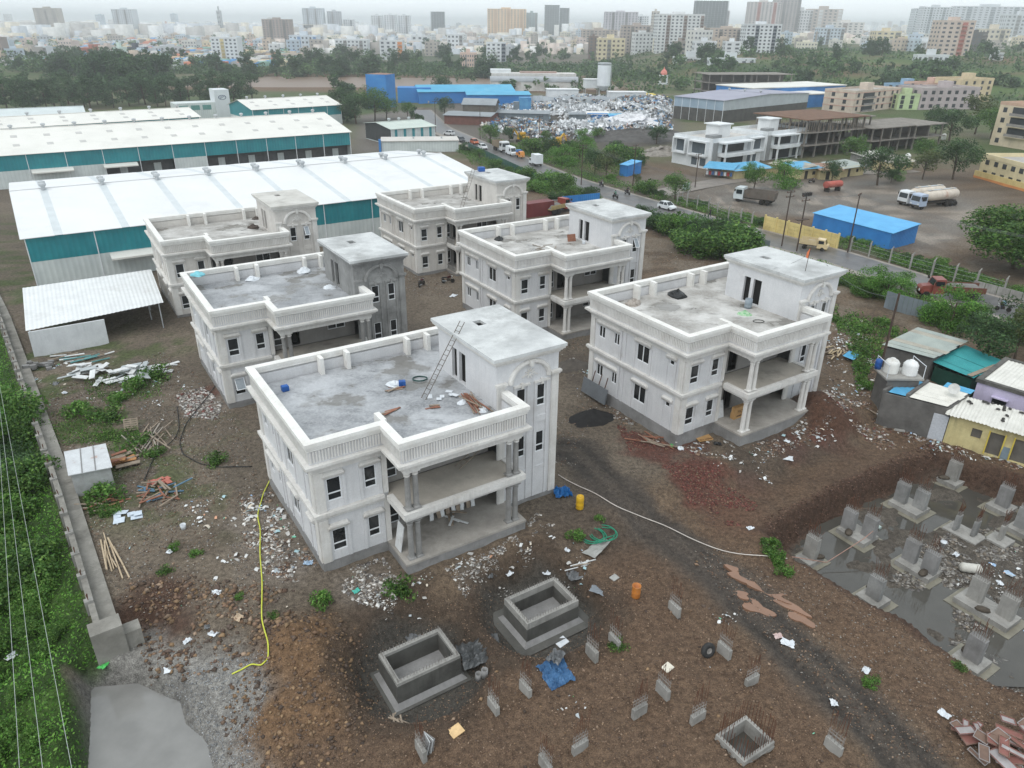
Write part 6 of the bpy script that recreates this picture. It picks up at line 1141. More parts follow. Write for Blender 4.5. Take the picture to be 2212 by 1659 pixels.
def hatch(label, x, y, rz, c, z=RZ, name='car'):
 t = V0(name, label, 'car', x, y, rz, 'cars on the road', z); m = paint('paint_%d_%d_%d' % c, c)
 extr(MB(), [(-1.85, .3), (1.85, .3), (1.9, .55), (1.75, .8), (.95, .95), (-1.75, .98), (-1.9, .7)], .8).obj('body', m, t); extr(MB(), [(-1.7, .96), (1.0, .94), (.35, 1.48), (-1.25, 1.5)], .78, .6, .96).obj('cabin', VG, t); MB().add([(-1.25, -.61, 1.505), (.33, -.61, 1.49), (.33, .61, 1.49), (-1.25, .61, 1.505), (-1.25, -.61, 1.46), (.33, -.61, 1.45), (.33, .61, 1.45), (-1.25, .61, 1.46)], [(0, 1, 2, 3), (0, 4, 5, 1), (1, 5, 6, 2), (2, 6, 7, 3), (3, 7, 4, 0)]).obj('roof', m, t)
 for s_ in (-1, 1):
  for p in ((-1.4, 1.5, -1.72, .96), (-.35, 1.5, -.35, .96)): MB().bar((p[0]+.1, s_*.62, 1.47), (p[2]+.1, s_*.8, .97), .09, .05).obj('pillar', m, t)
  MB().bar((.36, s_*.61, 1.48), (1.02, s_*.79, .95), .08, .05).obj('pillar', m, t); MB().box(1.72, 1.86, s_*.66-.14, s_*.66+.14, .62, .76).obj('headlight', HL, t); MB().box(.75, .95, s_*.9-.08, s_*.9+.08, .95, 1.08).obj('mirror', m, t)
  for xx in (-1.2, 1.2): wheel(t, xx, s_*.72, .3, .19)
 MB().box(1.86, 1.93, -.6, .6, .3, .45).obj('bumper', CHS, t); return t
def rdir(i0, i1): a, b = ROADC[i0], ROADC[i1]; return math.atan2(b[1]-a[1], b[0]-a[0])
x, y = G(1440, 452, RZ); hatch('silver-white hatchback alone on the near stretch of road', x, y, rdir(4, 6)+.1, (222, 226, 228))
x, y = G(1043, 322, RZ); hatch('white hatchback following the tipper lorry', x, y, rdir(2, 4), (226, 228, 230)); x, y = G(1025, 311, RZ); hatch('orange car behind the white hatchback', x, y, rdir(2, 4), (186, 96, 54)); x, y = G(996, 306, RZ); hatch('black car at the bend of the far road', x, y, rdir(1, 3), (52, 54, 58))
x, y = G(970, 292, .1); hatch('white parked car at the gate of the striped warehouse', x, y, 2.6, (226, 228, 230), .1)
def van(label, x, y, rz, c, L=4.2, H_=2.1, z=RZ, nose=.9):
 t = V0('van', label, 'van', x, y, rz, None, z); m = paint('paint_%d_%d_%d' % c, c); extr(MB(), [(-L/2, .35), (L/2, .35), (L/2+.05, .9), (L/2-nose*.5, 1.15), (L/2-nose, H_-.1), (L/2-nose-.4, H_), (-L/2, H_)], .82, .74, 1.1).obj('body', m, t)
 MB().add([(L/2-nose*.5+.03, -.7, 1.18), (L/2-nose*.5+.03, .7, 1.18), (L/2-nose+.04, .66, H_-.2), (L/2-nose+.04, -.66, H_-.2)], [(0, 1, 2, 3)]).obj('windscreen', VG, t)
 for s_ in (-1, 1):
  MB().box(L/2-nose-.95, L/2-nose-.1, s_*.8-.03, s_*.8+.03, 1.25, H_-.35).obj('side_window', VG, t); MB().box(L/2-.02, L/2+.09, s_*.6-.13, s_*.6+.13, .6, .8).obj('headlight', HL, t)
  for xx in (-L/2+.75, L/2-.75): wheel(t, xx, s_*.74, .32, .2)
 return t
x, y = G(1104, 335, RZ); van('white delivery van behind the orange three-wheeler', x, y, rdir(3, 4)+math.pi*0, (226, 230, 232), 4.6, 2.3)
def box_truck(label, x, y, rz, cabc, boxm, L=4.4, H_=2.6, w=.9, z=RZ, three=False):
 t = V0('small_truck', label, 'truck', x, y, rz, None, z); m = paint('paint_%d_%d_%d' % cabc, cabc)
 extr(MB(), [(L/2-1.5, .4), (L/2, .4), (L/2, .95), (L/2-.25, 1.75), (L/2-1.5, 1.8)], w*.92, w*.82, 1.0).obj('cab', m, t); MB().add([(L/2-.04, -w*.78, 1.0), (L/2-.04, w*.78, 1.0), (L/2-.24, w*.72, 1.65), (L/2-.24, -w*.72, 1.65)], [(0, 1, 2, 3)]).obj('windscreen', VG, t)
 MB().box(-L/2, L/2-1.6, -w, w, .7, H_).obj('cargo_box', boxm, t); MB().box(-L/2, L/2-.3, -w*.6, w*.6, .4, .69).obj('chassis', CHS, t)
 for s_ in (-1, 1):
  MB().box(L/2-1.1, L/2-.35, s_*w*.9-.03, s_*w*.9+.03, 1.05, 1.6).obj('side_window', VG, t)
  wheel(t, -L/2+.8, s_*w*.8, .33, .22)
  if not three: wheel(t, L/2-.6, s_*w*.8, .33, .22)
  MB().box(L/2-.01, L/2+.05, s_*w*.6-.12, s_*w*.6+.12, .6, .78).obj('headlight', HL, t)
 if three: wheel(t, L/2-.5, 0, .3, .18)
 return t
x, y = G(1157, 357, RZ); box_truck('white box truck seen from behind on the road', x, y, rdir(3, 4)+math.pi, (226, 230, 232), paint('white_box', (226, 230, 233)), 4.6, 2.9, 1.0)
x, y = G(1124, 341, RZ); box_truck('orange three-wheeled carrier with blue tarpaulin top', x, y, rdir(3, 4), (214, 140, 62), PM('carrier_orange', (212, 138, 60), (190, 118, 50), 1, .6), 3.0, 1.45, .72, three=True)
MB().prism([(-.05, -.78), (-1.7, -.78), (-1.7, .78), (-.05, .78)][::-1], 0, .55, top=[(-.15, -.55), (-1.6, -.55), (-1.6, .55), (-.15, .55)][::-1]).obj('tarpaulin_load', PM('bright_blue_tarp', (36, 108, 172), (24, 80, 134), 1.4, .5), None, (x, y, RZ+1.46), rdir(3, 4), label='blue tarpaulin over the orange carrier load', cat='tarpaulin')
def lorry(label, x, y, rz, cabc, kind, L=8., z=RZ, nose=False, bodym=None):
 t = V0('lorry', label, 'lorry', x, y, rz, None, z); m = paint('paint_%d_%d_%d' % cabc, cabc, .4); w = 1.2; fx = L/2
 if nose:
  extr(MB(), [(fx-1.5, .75), (fx-.1, .75), (fx, 1.3), (fx-.3, 1.6), (fx-1.5, 1.75)], .75, .6, 1.3).obj('bonnet', m, t); extr(MB(), [(fx-3.0, .7), (fx-1.5, .7), (fx-1.5, 1.75), (fx-1.75, 2.6), (fx-3.0, 2.65)], 1.1, .95, 1.75).obj('cab', m, t); wx = fx-1.5; MB().add([(wx+.01, -.85, 1.8), (wx+.01, .85, 1.8), (wx-.22, .8, 2.5), (wx-.22, -.8, 2.5)], [(0, 1, 2, 3)]).obj('windscreen', VG, t); cx0 = fx-3.0; fa = fx-.8
  for s_ in (-1, 1): MB().box(fx-2.8, fx-1.8, s_*1.04-.04, s_*1.04+.04, 1.8, 2.4).obj('side_window', VG, t); extr(MB(), [(fx-1.4, .7), (fx-.15, .7), (fx-.3, 1.15), (fx-1.1, 1.2)], .16).obj('mudguard', m, t, (0, s_*.95, 0))
 else:
  extr(MB(), [(fx-2.0, .6), (fx, .6), (fx+.03, 1.5), (fx-.15, 2.75), (fx-.4, 2.95), (fx-2.0, 2.95)], w, w*.94, 1.5).obj('cab', m, t); MB().add([(fx+.04, -1.0, 1.6), (fx+.04, 1.0, 1.6), (fx-.1, .97, 2.55), (fx-.1, -.97, 2.55)], [(0, 1, 2, 3)]).obj('windscreen', VG, t); cx0 = fx-2.1; fa = fx-1.0
  for s_ in (-1, 1): MB().box(fx-1.7, fx-.5, s_*1.17-.05, s_*1.17+.05, 1.65, 2.5).obj('side_window', VG, t)
  MB().box(fx-.02, fx+.1, -1.1, 1.1, .55, .85).obj('bumper', CHS, t)
 for s_ in (-1, 1): MB().box(fx+.0, fx+.08, s_*(.55 if nose else .85)-.16, s_*(.55 if nose else .85)+.16, .95, 1.2).obj('headlight', HL, t); MB().bar((fx-.3 if not nose else fx-1.6, s_*1.15, 2.4), (fx-.2 if not nose else fx-1.5, s_*1.5, 2.3), .1, .4).obj('mirror', CHS, t)
 MB().box(-L/2, fx-.3, -.5, .5, .75, 1.05).obj('chassis', CHS, t)
 for s_ in (-1, 1):
  wheel(t, fa, s_*1.0, .52, .3)
  for xx in ((-L/2+1.1, -L/2+2.3) if kind in ('tip', 'load') else (-L/2+.9, -L/2+2.05, -L/2+3.2)): wheel(t, xx, s_*.95, .52, .5)
 if kind == 'tip':
  bm = bodym; q = MB(); x0, x1 = -L/2-.1, cx0-.1
  q.add([(x0, -1.25, 1.1), (x1, -1.25, 1.1), (x1, 1.25, 1.1), (x0, 1.25, 1.1), (x0-.15, -1.3, 2.6), (x1, -1.3, 2.6), (x1, 1.3, 2.6), (x0-.15, 1.3, 2.6), (x0, -1.18, 1.3), (x1-.1, -1.18, 1.3), (x1-.1, 1.18, 1.3), (x0, 1.18, 1.3), (x0-.05, -1.2, 2.6), (x1-.1, -1.2, 2.6), (x1-.1, 1.2, 2.6), (x0-.05, 1.2, 2.6)], [(3, 2, 1, 0), (0, 1, 5, 4), (1, 2, 6, 5), (2, 3, 7, 6), (3, 0, 4, 7), (8, 9, 10, 11), (9, 8, 12, 13), (10, 9, 13, 14), (11, 10, 14, 15), (8, 11, 15, 12), (4, 5, 13, 12), (5, 6, 14, 13), (6, 7, 15, 14), (7, 4, 12, 15)]).obj('tipper_body', bm, t)
  for s_ in (-1, 1):
   for i in range(6): xx = x0+.3+i*(x1-x0-.5)/5; MB().box(xx-.05, xx+.05, s_*1.31-.05, s_*1.31+.05, 1.1, 2.62).obj('side_rib', bm, t)
 if kind == 'load':
  x0, x1 = -L/2-.1, cx0-.1; MB().box(x0, x1, -1.2, 1.2, 1.05, 1.2).obj('flatbed', bodym, t)
  for s_ in (-1, 1):
   for j in range(3): MB().box(x0, x1, s_*1.2-.03, s_*1.2+.03, 1.22+.22*j, 1.42+.22*j).obj('side_plank', bodym, t)
  MB().prism([(x0+.1, -1.1), (x1-.1, -1.1), (x1-.1, 1.1), (x0+.1, 1.1)], 1.2, 1.95, top=[(x0+.9, -.4), (x1-.9, -.4), (x1-.9, .4), (x0+.9, .4)]).obj('sand_load', PM('grey_sand_load', (128, 126, 122), (108, 106, 102), 1, .9), t)
 if kind == 'tank':
  x0, x1 = -L/2-.2, cx0-.2; q = MB(); n = 18; prof = [(x0, .2), (x0+.15, .8), (x0+.6, 1.05), (x0+2.5, 1.15), (x1-1.6, 1.12), (x1-.4, .9), (x1, .3)]; vs = []
  for (px, r_) in prof:
   for i in range(n): a_ = 2*math.pi*i/n; vs.append((px, r_*math.cos(a_), 2.35+r_*math.sin(a_)*.95))
  q.add(vs, [(j*n+i, j*n+(i+1) % n, (j+1)*n+(i+1) % n, (j+1)*n+i) for j in range(len(prof)-1) for i in range(n)]+[tuple(range(n))[::-1], tuple((len(prof)-1)*n+i for i in range(n))]).obj('tank_barrel', bodym, t, smooth=True)
  for xx in (x0+1.8, (x0+x1)/2, x1-1.8): MB().lathe([(.3, 3.35), (.3, 3.6), (0, 3.62)], 12, (xx, 0)).obj('hatch', bodym, t)
  MB().box(x0+.8, x1-.8, -.35, .35, 3.42, 3.48).obj('catwalk', TINM, t)
 return t
TIPM = PM('tipper_grey', (112, 104, 96), (92, 86, 80), .7, .8, grime=(120, 84, 64), g_lo=.55, g_hi=.7); TIPB = PM('tipper_brown', (150, 136, 116), (124, 110, 94), .7, .8); BAR = PM('tank_cream', (214, 204, 190), (190, 178, 164), .7, .6, grime=(170, 112, 80), g_lo=.6, g_hi=.74, streak=.5)
x, y = G(1627, 440); lorry('tipper lorry with white cab and rusty grey body in the muddy yard', x+.3, y+.6, math.atan2(4.3, -6.4), (206, 214, 216), 'tip', 8.2, h1(x, y), bodym=TIPM)
x, y = G(1082, 326, RZ); lorry('tipper lorry with white cab coming down the road', x, y, rdir(2, 4), (214, 216, 216), 'tip', 7.2, bodym=TIPB)
lorry('tanker lorry with plain white cab, farther of the parked pair', 85.3, 156.1, R(-156), (222, 226, 228), 'tank', 11.5, h1(85, 156), bodym=BAR); lorry('tanker lorry with decorated blue-white cab, nearer of the parked pair', 86.2, 152.7, R(-156), (172, 186, 206), 'tank', 11.5, h1(86, 152), bodym=BAR)
x, y = G(*z8(1400, 440), .2); lorry('old red bonneted lorry loaded with grey sand on the road', x-.2, y-.2, R(172), (132, 66, 56), 'load', 8., .17, True, PM('red_plank', (116, 76, 62), (98, 66, 54), 2, .8))
x, y = G(*z6(1340, 950)); lorry('red lorry front beside the dark red container', x+2.2, y+1, GA+.2, (146, 66, 54), 'load', 7., 0, True, PM('painted_yellow_plank', (176, 158, 112), (150, 132, 94), 2, .8))
# pickup with ribbed side boards
x, y = G(*z7(930, 1065), .17); pz = math.atan2(-1.85, 3.1); t = V0('pickup', 'cream pickup carrier parked by the yellow precast wall', 'pickup', x, y+.3, pz, None, .15); m = paint('cream_pickup', (222, 200, 156)); extr(MB(), [(.6, .4), (2.2, .4), (2.25, .95), (1.95, 1.1), (1.7, 1.8), (.6, 1.85)], .8, .7, 1.0).obj('cab', m, t); MB().add([(1.97, -.66, 1.12), (1.97, .66, 1.12), (1.74, .6, 1.72), (1.74, -.6, 1.72)], [(0, 1, 2, 3)]).obj('windscreen', VG, t)
MB().box(-2.2, .55, -.85, .85, .7, .8).obj('flatbed', CHS, t)
for s_ in (-1, 1):
 MB().box(.75, 1.6, s_*.77-.03, s_*.77+.03, 1.15, 1.65).obj('side_window', VG, t); MB().box(2.2, 2.28, s_*.55-.14, s_*.55+.14, .68, .86).obj('headlight', HL, t)
 for j in range(4): MB().box(-2.2, .55, s_*.85-.03, s_*.85+.03, .82+.22*j, 1.0+.22*j).obj('side_board', m, t)
 for xx in (-1.4, 1.45): wheel(t, xx, s_*.72, .31, .2)
for j in range(4): MB().box(.5, .55, -.8, .8, .82+.3*j, 1.0+.3*j).obj('headboard', m, t)
for i in range(5): box_thing('crate', 'pale crate piled on the cream pickup', 'crate', (x+.75*math.cos(pz)*(-1.2+.35*i), y+.3+.75*math.sin(pz)*(-1.2+.35*i), .95+.3*(i % 2)), (.5, .6, .35), PM('pale_crate', (206, 200, 190), (180, 172, 160), 2, .7), i, group='crates on the pickup')
# small red tank on the ground, digger by the junk
x, y = G(*z7(1040, 712)); t = thing('fuel_tank', 'faded red cylindrical tank on a stand in the lorry park', 'tank', (x, y, .1), R(25)); q = MB(); n = 16; vs = []
for px, r_ in ((-2.3, .3), (-2.2, .8), (2.2, .8), (2.3, .3)): vs += [(px, r_*math.cos(2*math.pi*i/n), 1.5+r_*.9*math.sin(2*math.pi*i/n)) for i in range(n)]
RT = PM('faded_red', (180, 96, 84), (154, 80, 70), .8, .7, grime=(200, 150, 140)); q.add(vs, [(j*n+i, j*n+(i+1) % n, (j+1)*n+(i+1) % n, (j+1)*n+i) for j in range(3) for i in range(n)]+[tuple(range(n))[::-1], tuple(3*n+i for i in range(n))]).obj('barrel', RT, t)
for xx in (-1.6, 1.6): MB().box(xx-.15, xx+.15, -.7, .7, -.2, .8).obj('stand', CHS, t)
def digger(label, x, y, rz):
 t = thing('digger', label, 'digger', (x, y, h1(x, y)), rz); YM = paint('digger_yellow', (214, 168, 52));
 for s_ in (-1, 1): MB().box(-1.6, 1.6, s_*1.1-.28, s_*1.1+.28, 0, .8).obj('track', CHS, t)
 MB().box(-1.7, 1.2, -1.2, 1.2, .9, 1.8).obj('house', YM, t); MB().box(-.1, 1.2, -1.2, 0, 1.8, 2.9).obj('cab', YM, t); MB().box(0, 1.23, -1.1, -.1, 2.0, 2.75).obj('cab_window', VG, t)
 MB().bar((1.0, .4, 1.5), (3.2, .4, 3.6), .35, .5).obj('boom', YM, t); MB().bar((3.2, .4, 3.6), (4.2, .4, 1.4), .28, .35).obj('stick', YM, t); MB().prism([(3.8, 0), (4.6, 0), (4.6, .8), (3.8, .8)], .6, 1.4).obj('bucket', CHS, t)
digger('yellow digger between the bushes before the scrap heap', *G(*z6(1175, 490)), 2.4); digger('yellow excavator at the foot of the grey gravel bank', *G(*z6(1390, 520)), .6)
# people: one continuous skin each
def person_mesh(J, E, cols, name='person'):
 me = bpy.data.meshes.new('person_skeleton'); keys = list(J); me.from_pydata([J[k][:3] for k in keys], [(keys.index(a), keys.index(b)) for a, b in E], []); o = bpy.data.objects.new('tmp', me); COL.objects.link(o)
 o.modifiers.new('s', 'SKIN');
 for i, k in enumerate(keys): sv = me.skin_vertices[0].data[i]; sv.radius = (J[k][3], J[k][3]*(J[k][4] if len(J[k]) > 4 else 1)); sv.use_root = (k == 'pelvis')
 md = o.modifiers.new('u', 'SUBSURF'); md.levels = 1; md.render_levels = 1
 dg = bpy.context.evaluated_depsgraph_get(); m2 = bpy.data.meshes.new_from_object(o.evaluated_get(dg)); bpy.data.objects.remove(o); m2.name = name
 m2.materials.clear()
 for c in cols: m2.materials.append(c)
 return m2
SKIN = PM('skin_brown', (138, 98, 74), (120, 84, 62), 4, .7); HAIRM = PM('black_hair', (28, 25, 24), (36, 32, 30), 4, .8); DENIM = PM('dark_trousers', (52, 58, 74), (42, 48, 62), 4, .9)
SHIRTS = [PM('light_blue_shirt', (150, 184, 206), (128, 164, 190), 4, .9), PM('dark_shirt', (58, 56, 60), (46, 44, 48), 4, .9), PM('green_shirt', (92, 126, 112), (76, 108, 96), 4, .9), PM('grey_shirt', (118, 116, 112), (98, 96, 92), 4, .9)]
ED = [('pelvis', 'chest'), ('chest', 'neck'), ('neck', 'head'), ('head', 'crown'), ('chest', 'lsh'), ('lsh', 'lel'), ('lel', 'lha'), ('chest', 'rsh'), ('rsh', 'rel'), ('rel', 'rha'), ('pelvis', 'lhip'), ('lhip', 'lkn'), ('lkn', 'lan'), ('lan', 'lto'), ('pelvis', 'rhip'), ('rhip', 'rkn'), ('rkn', 'ran'), ('ran', 'rto')]
def pose(sit):
 if sit: J = dict(pelvis=(0, 0, .82, .15), chest=(.12, 0, 1.2, .17, 1.1), neck=(.17, 0, 1.45, .06), head=(.2, 0, 1.56, .1), crown=(.2, 0, 1.68, .085), lsh=(.14, .2, 1.36, .075), lel=(.34, .28, 1.13, .055), lha=(.58, .28, 1.08, .04), rsh=(.14, -.2, 1.36, .075), rel=(.34, -.28, 1.13, .055), rha=(.58, -.28, 1.08, .04), lhip=(.05, .11, .8, .1), lkn=(.46, .2, .72, .075), lan=(.25, .2, .32, .05), lto=(.42, .21, .28, .045), rhip=(.05, -.11, .8, .1), rkn=(.46, -.2, .72, .075), ran=(.25, -.2, .32, .05), rto=(.42, -.21, .28, .045))
 else: J = dict(pelvis=(0, 0, .92, .14), chest=(.03, 0, 1.28, .16, 1.15), neck=(.04, 0, 1.5, .06), head=(.06, 0, 1.6, .1), crown=(.05, 0, 1.71, .085), lsh=(.03, .2, 1.42, .075), lel=(-.05, .25, 1.14, .055), lha=(.06, .26, .9, .042), rsh=(.03, -.2, 1.42, .075), rel=(.06, -.25, 1.14, .055), rha=(.2, -.24, .92, .042), lhip=(0, .1, .9, .1), lkn=(.2, .1, .5, .075), lan=(.18, .1, .08, .05), lto=(.34, .1, .04, .045), rhip=(0, -.1, .9, .1), rkn=(0, -.1, .48, .075), ran=(-.22, -.1, .12, .05), rto=(-.1, -.1, .04, .045))
 return J
_pm = {}
def person(label, loc, rz, sit, shirt):
 k = (sit, shirt)
 if k not in _pm:
  me = person_mesh(pose(sit), ED, [SKIN, SHIRTS[shirt], DENIM, HAIRM]); hip = .86 if sit else .98
  for p in me.polygons:
   c = p.center; p.use_smooth = True
   if c.z > (1.62 if sit else 1.66) or (c.z > (1.53 if sit else 1.57) and c.x < (.17 if sit else .04)): p.material_index = 3
   elif c.z > (1.46 if sit else 1.5): p.material_index = 0
   elif (abs(c.y) > .23 and ((c.x > .36 and c.z > .95) if sit else (c.z < 1.16 and c.z > .8))): p.material_index = 0
   elif c.z > hip: p.material_index = 1
   else: p.material_index = 2
  _pm[k] = me
 return link('person', _pm[k], None, loc, rz, label=label, cat='person')
def motorbike(label, x, y, rz, z, group='motorbikes'):
 if 'bike' not in _wc:
  t = thing('motorbike', label, 'motorbike', (x, y, z), rz, group); _wc['bike'] = t; BM = PM('bike_black', (36, 37, 40), (50, 50, 54), 2, .4, spec=.5)
  for xx in (-.65, .65): wheel(t, xx, 0, .3, .11)
  extr(MB(), [(-.1, .75), (.45, .8), (.42, 1.0), (.1, 1.02), (-.12, .88)], .14).obj('fuel_tank', PM('bike_dark_red', (72, 34, 34), (58, 28, 28), 2, .3), t); extr(MB(), [(-.85, .78), (-.1, .74), (-.1, .84), (-.9, .9)], .13).obj('seat', BM, t); extr(MB(), [(-.2, .3), (.3, .3), (.35, .6), (-.15, .62)], .16).obj('engine', CHS, t)
  MB().bar((.68, 0, .3), (.42, 0, 1.05), .09).obj('fork', TINM, t); MB().bar((.4, -.35, 1.08), (.4, .35, 1.08), .04).obj('handlebar', BM, t); MB().lathe([(0, -.06), (.1, -.05), (.11, .05), (0, .07)], 10).obj('headlight', HL, t, (.56, 0, .95)); MB().bar((-.2, -.16, .35), (-.9, -.18, .42), .08).obj('exhaust', TINM, t); extr(MB(), [(-1.0, .6), (-.6, .62), (-.65, .68), (-1.02, .72)], .07).obj('mudguard', BM, t)
  return t
 return dup(_wc['bike'], (x, y, z), rz, label, group)
for u, v, rz, lb, sh, z in ((2165, 672, R(150), 'rider in light blue shirt', 0, .17), (1329, 428, rdir(4, 6)+math.pi, 'rider in green shirt', 2, .17), (1355, 420, rdir(4, 6), 'rider in dark shirt', 1, .17), (1299, 402, rdir(3, 5), 'rider in grey shirt, farthest along the road', 3, .17)):
 x, y = G(u, v, z); motorbike('motorbike ridden by the '+lb, x, y, rz, z); o = person(('motorcyclist, '+lb+' on the road'), (x-.12*math.cos(rz), y-.12*math.sin(rz), z+.02), rz, True, sh)
for u, v, rz, lb in ((911, 618, R(70), 'parked motorbike left of two in front of the farthest villa'), (968, 611, R(15), 'parked motorbike right of two by the farthest villa porch'), (1753, 395, .4, 'parked motorbike outside the low shacks')): x, y, z = T(u, v); motorbike(lb, x, y, rz, z)
x, y = G(1533, 470); person('pedestrian in dark clothes walking on the road verge', (x, y, h1(x, y)), 2.2, False, 1)
# ================================================================ TREES, SHRUBS, GRASS
LEAF = AM('foliage', .6, .25, .3, .7, .35)
BARK = PM('bark', (92, 80, 68), (70, 60, 52), 2, .9, .4, 12)
def leaves(n, clumps, leaf, pal, seed, flat=.6, droop=0.):
 # clumps: (x, y, z, r) blobs; leaves scattered mostly towards each blob's surface; pal: list of sRGB
 rg = np.random.default_rng(seed); C_ = np.array(clumps, float); w = C_[:, 3]**2; k = rg.choice(len(C_), n, p=w/w.sum()); d = rg.normal(size=(n, 3)); d /= np.linalg.norm(d, axis=1)[:, None]
 rad = C_[k, 3]*(.55+.5*rg.random(n)**.7); p = C_[k, :3]+d*rad[:, None]*np.array([1, 1, .8]); p[:, 2] -= droop*rad*rg.random(n)
 a = rg.normal(size=(n, 3)); a[:, 2] *= flat; a /= np.linalg.norm(a, axis=1)[:, None]; b = np.cross(a, d+rg.normal(size=(n, 3))*.5); b /= np.linalg.norm(b, axis=1)[:, None]+1e-9
 s_ = leaf*(.6+.8*rg.random(n))[:, None]; V = np.stack([p-a*s_, p+b*s_*.55, p+a*s_, p-b*s_*.55], 1).reshape(-1, 3)
 P_ = np.array([srgb(*c)[:3] for c in pal]); tone = .72+.56*rg.random(len(C_)); c = P_[rg.integers(0, len(pal), n)]*(tone[k]*(.7+.6*rg.random(n)))[:, None]
 return V, np.arange(4*n).reshape(-1, 4), np.repeat(c, 4, 0)
GRN = [(74, 108, 52), (88, 122, 58), (62, 94, 46), (104, 134, 66)]; DGRN = [(60, 86, 52), (70, 98, 58), (52, 76, 47), (82, 108, 66)]; BRT = [(84, 124, 56), (98, 138, 64), (72, 108, 50), (116, 146, 76)]; BELT = [(78, 102, 70), (90, 114, 80), (70, 92, 64)]; OLV = [(92, 106, 62), (80, 94, 54), (106, 116, 74)]
def tree_proto(seed, h, rad, n, leaf, pal, nc=16, trunk=.25, shape=1., crown0=.35, droop=0.):
 rg = random.Random(seed); cl = []
 for i in range(nc):
  t = 2*math.pi*(i*.618+rg.random()*.2); f = rg.random()**.5; zz = h*(crown0+(1-crown0)*rg.random()*.92); rr = rad*f*math.sqrt(max(.08, 1-((zz/h-crown0-.3)/(.75-crown0*.3))**2))*shape; cl.append((rr*math.cos(t), rr*math.sin(t), zz, rad*rg.uniform(.28, .46)))
 crown = np_mesh('crown', *leaves(n, cl, leaf, pal, seed, droop=droop)[:2], LEAF, leaves(n, cl, leaf, pal, seed, droop=droop)[2])
 q = MB(); th = h*.62; q.cyl((0, 0, -.6), (.06*rad, .04*rad, th*.55), trunk, 8, trunk*.65); q.cyl((.06*rad, .04*rad, th*.55), (0, .1*rad, th), trunk*.65, 7, trunk*.3)
 for c in cl[:7]: q.cyl((.05*rad, .04*rad, th*rg.uniform(.4, .7)), (c[0]*.85, c[1]*.85, c[2]*.96), trunk*.38, 5, trunk*.1)
 return crown, q.mesh('trunk', BARK)
PROT = {'big': tree_proto(1, 10, 6.2, 15000, .24, GRN, 54, .4, 1., .3), 'round': tree_proto(2, 7, 3.2, 4200, .15, GRN, 26, .22), 'round2': tree_proto(3, 7, 3.4, 4200, .16, DGRN, 24, .22), 'airy': tree_proto(4, 7, 2.8, 1500, .2, OLV, 15, .18, 1., .3),
  'fern': tree_proto(5, 5.5, 3.0, 5200, .13, [(84, 128, 54), (96, 142, 60), (72, 112, 48), (110, 148, 70)], 22, .2, 1., .15, .3), 'dark': tree_proto(6, 11, 3.2, 2600, .26, BELT, 22, .25, .8, .15), 'dark2': tree_proto(7, 12, 4.2, 2400, .3, BELT, 20, .3, .9, .18), 'far': tree_proto(8, 10, 5.0, 1500, .5, DGRN, 18, .3, 1., .12), 'far2': tree_proto(9, 9, 5.5, 1500, .5, [(66, 92, 56), (76, 104, 60), (58, 80, 50)], 16, .3, 1., .1), 'far3': tree_proto(10, 11, 4.5, 1500, .5, [(70, 98, 62), (58, 84, 54)], 16, .3, 1., .12)}
def bush_proto(seed, n, leaf, pal, r=1.5, h=1.6, nc=14):
 rg = random.Random(seed); cl = [(r*.75*rg.uniform(-1, 1), r*.75*rg.uniform(-1, 1), h*(.15+.6*rg.random()), r*rg.uniform(.25, .45)) for _ in range(nc)]; V, F, c = leaves(n, cl, leaf, pal, seed); V[:, 2] = np.abs(V[:, 2]); q = MB()
 for c_ in cl[:6]: q.cyl((0, 0, -.2), c_[:3], .05, 5, .015)
 return np_mesh('crown', V, F, LEAF, c), q.mesh('stem', BARK)
BUSH = {'b1': bush_proto(21, 3200, .085, GRN, nc=22), 'b2': bush_proto(22, 3200, .085, BRT, nc=22), 'b3': bush_proto(23, 3200, .085, DGRN, nc=22), 'weed': bush_proto(24, 700, .065, BRT, .7, .6, 14), 'weed2': bush_proto(25, 700, .065, GRN, .8, .5, 14), 'fb': bush_proto(26, 420, .5, DGRN, 4, 3.2, 10), 'fb2': bush_proto(27, 420, .5, [(82, 110, 60), (70, 96, 52)], 4, 2.8, 10)}
def plant(kind, x, y, h, label, group, name=None, w=1., z=None):
 bush = kind in BUSH; cr, tr = (BUSH if bush else PROT)[kind]; hh = max(v.co.z for v in [cr.vertices[i] for i in range(0, len(cr.vertices), max(1, len(cr.vertices)//300))]) if kind not in _wc else _wc[kind]; _wc[kind] = hh; s_ = h/hh
 z = h1(x, y) if z is None else z; nm = name or ('shrub' if bush else 'tree'); t = thing(nm, label, nm, (x, y, z), random.uniform(0, 6.28), group, sc=(s_*w, s_*w, s_)); link('crown', cr, t); link('stem' if bush else 'trunk', tr, t); return t
def at(lst, kinds, label, group, jit=0., name=None):
 od = sorted(range(len(lst)), key=lambda i: lst[i][0])
 for i, q in enumerate(lst): x, y, z = T(q[0], q[1]); r_ = od.index(i)+1; q = q if len(q) > 3 else (*q, '%s, %d%s from the left' % (label, r_, {1: 'st', 2: 'nd', 3: 'rd'}.get(r_ % 10 if r_ not in (11, 12, 13) else 0, 'th'))); plant(kinds[i % len(kinds)], x+random.uniform(-jit, jit), y+random.uniform(-jit, jit), q[2], q[3] if len(q) > 3 else label, group, name, random.uniform(.9, 1.25))
plant('big', 76.5, 109.5, 8.8, 'huge broad dark green tree at the right side of the lorry park', None, w=1.35); plant('big', 90, 103, 9, 'second broad tree merging behind the huge one at the frame edge', None, w=1.1)
at([(1880, 640, 4.4), (1915, 648, 4.), (1945, 630, 3.)], ['fern'], 'feathery bright tree between flag villa tower and grey fence', 'trees by the road bend')
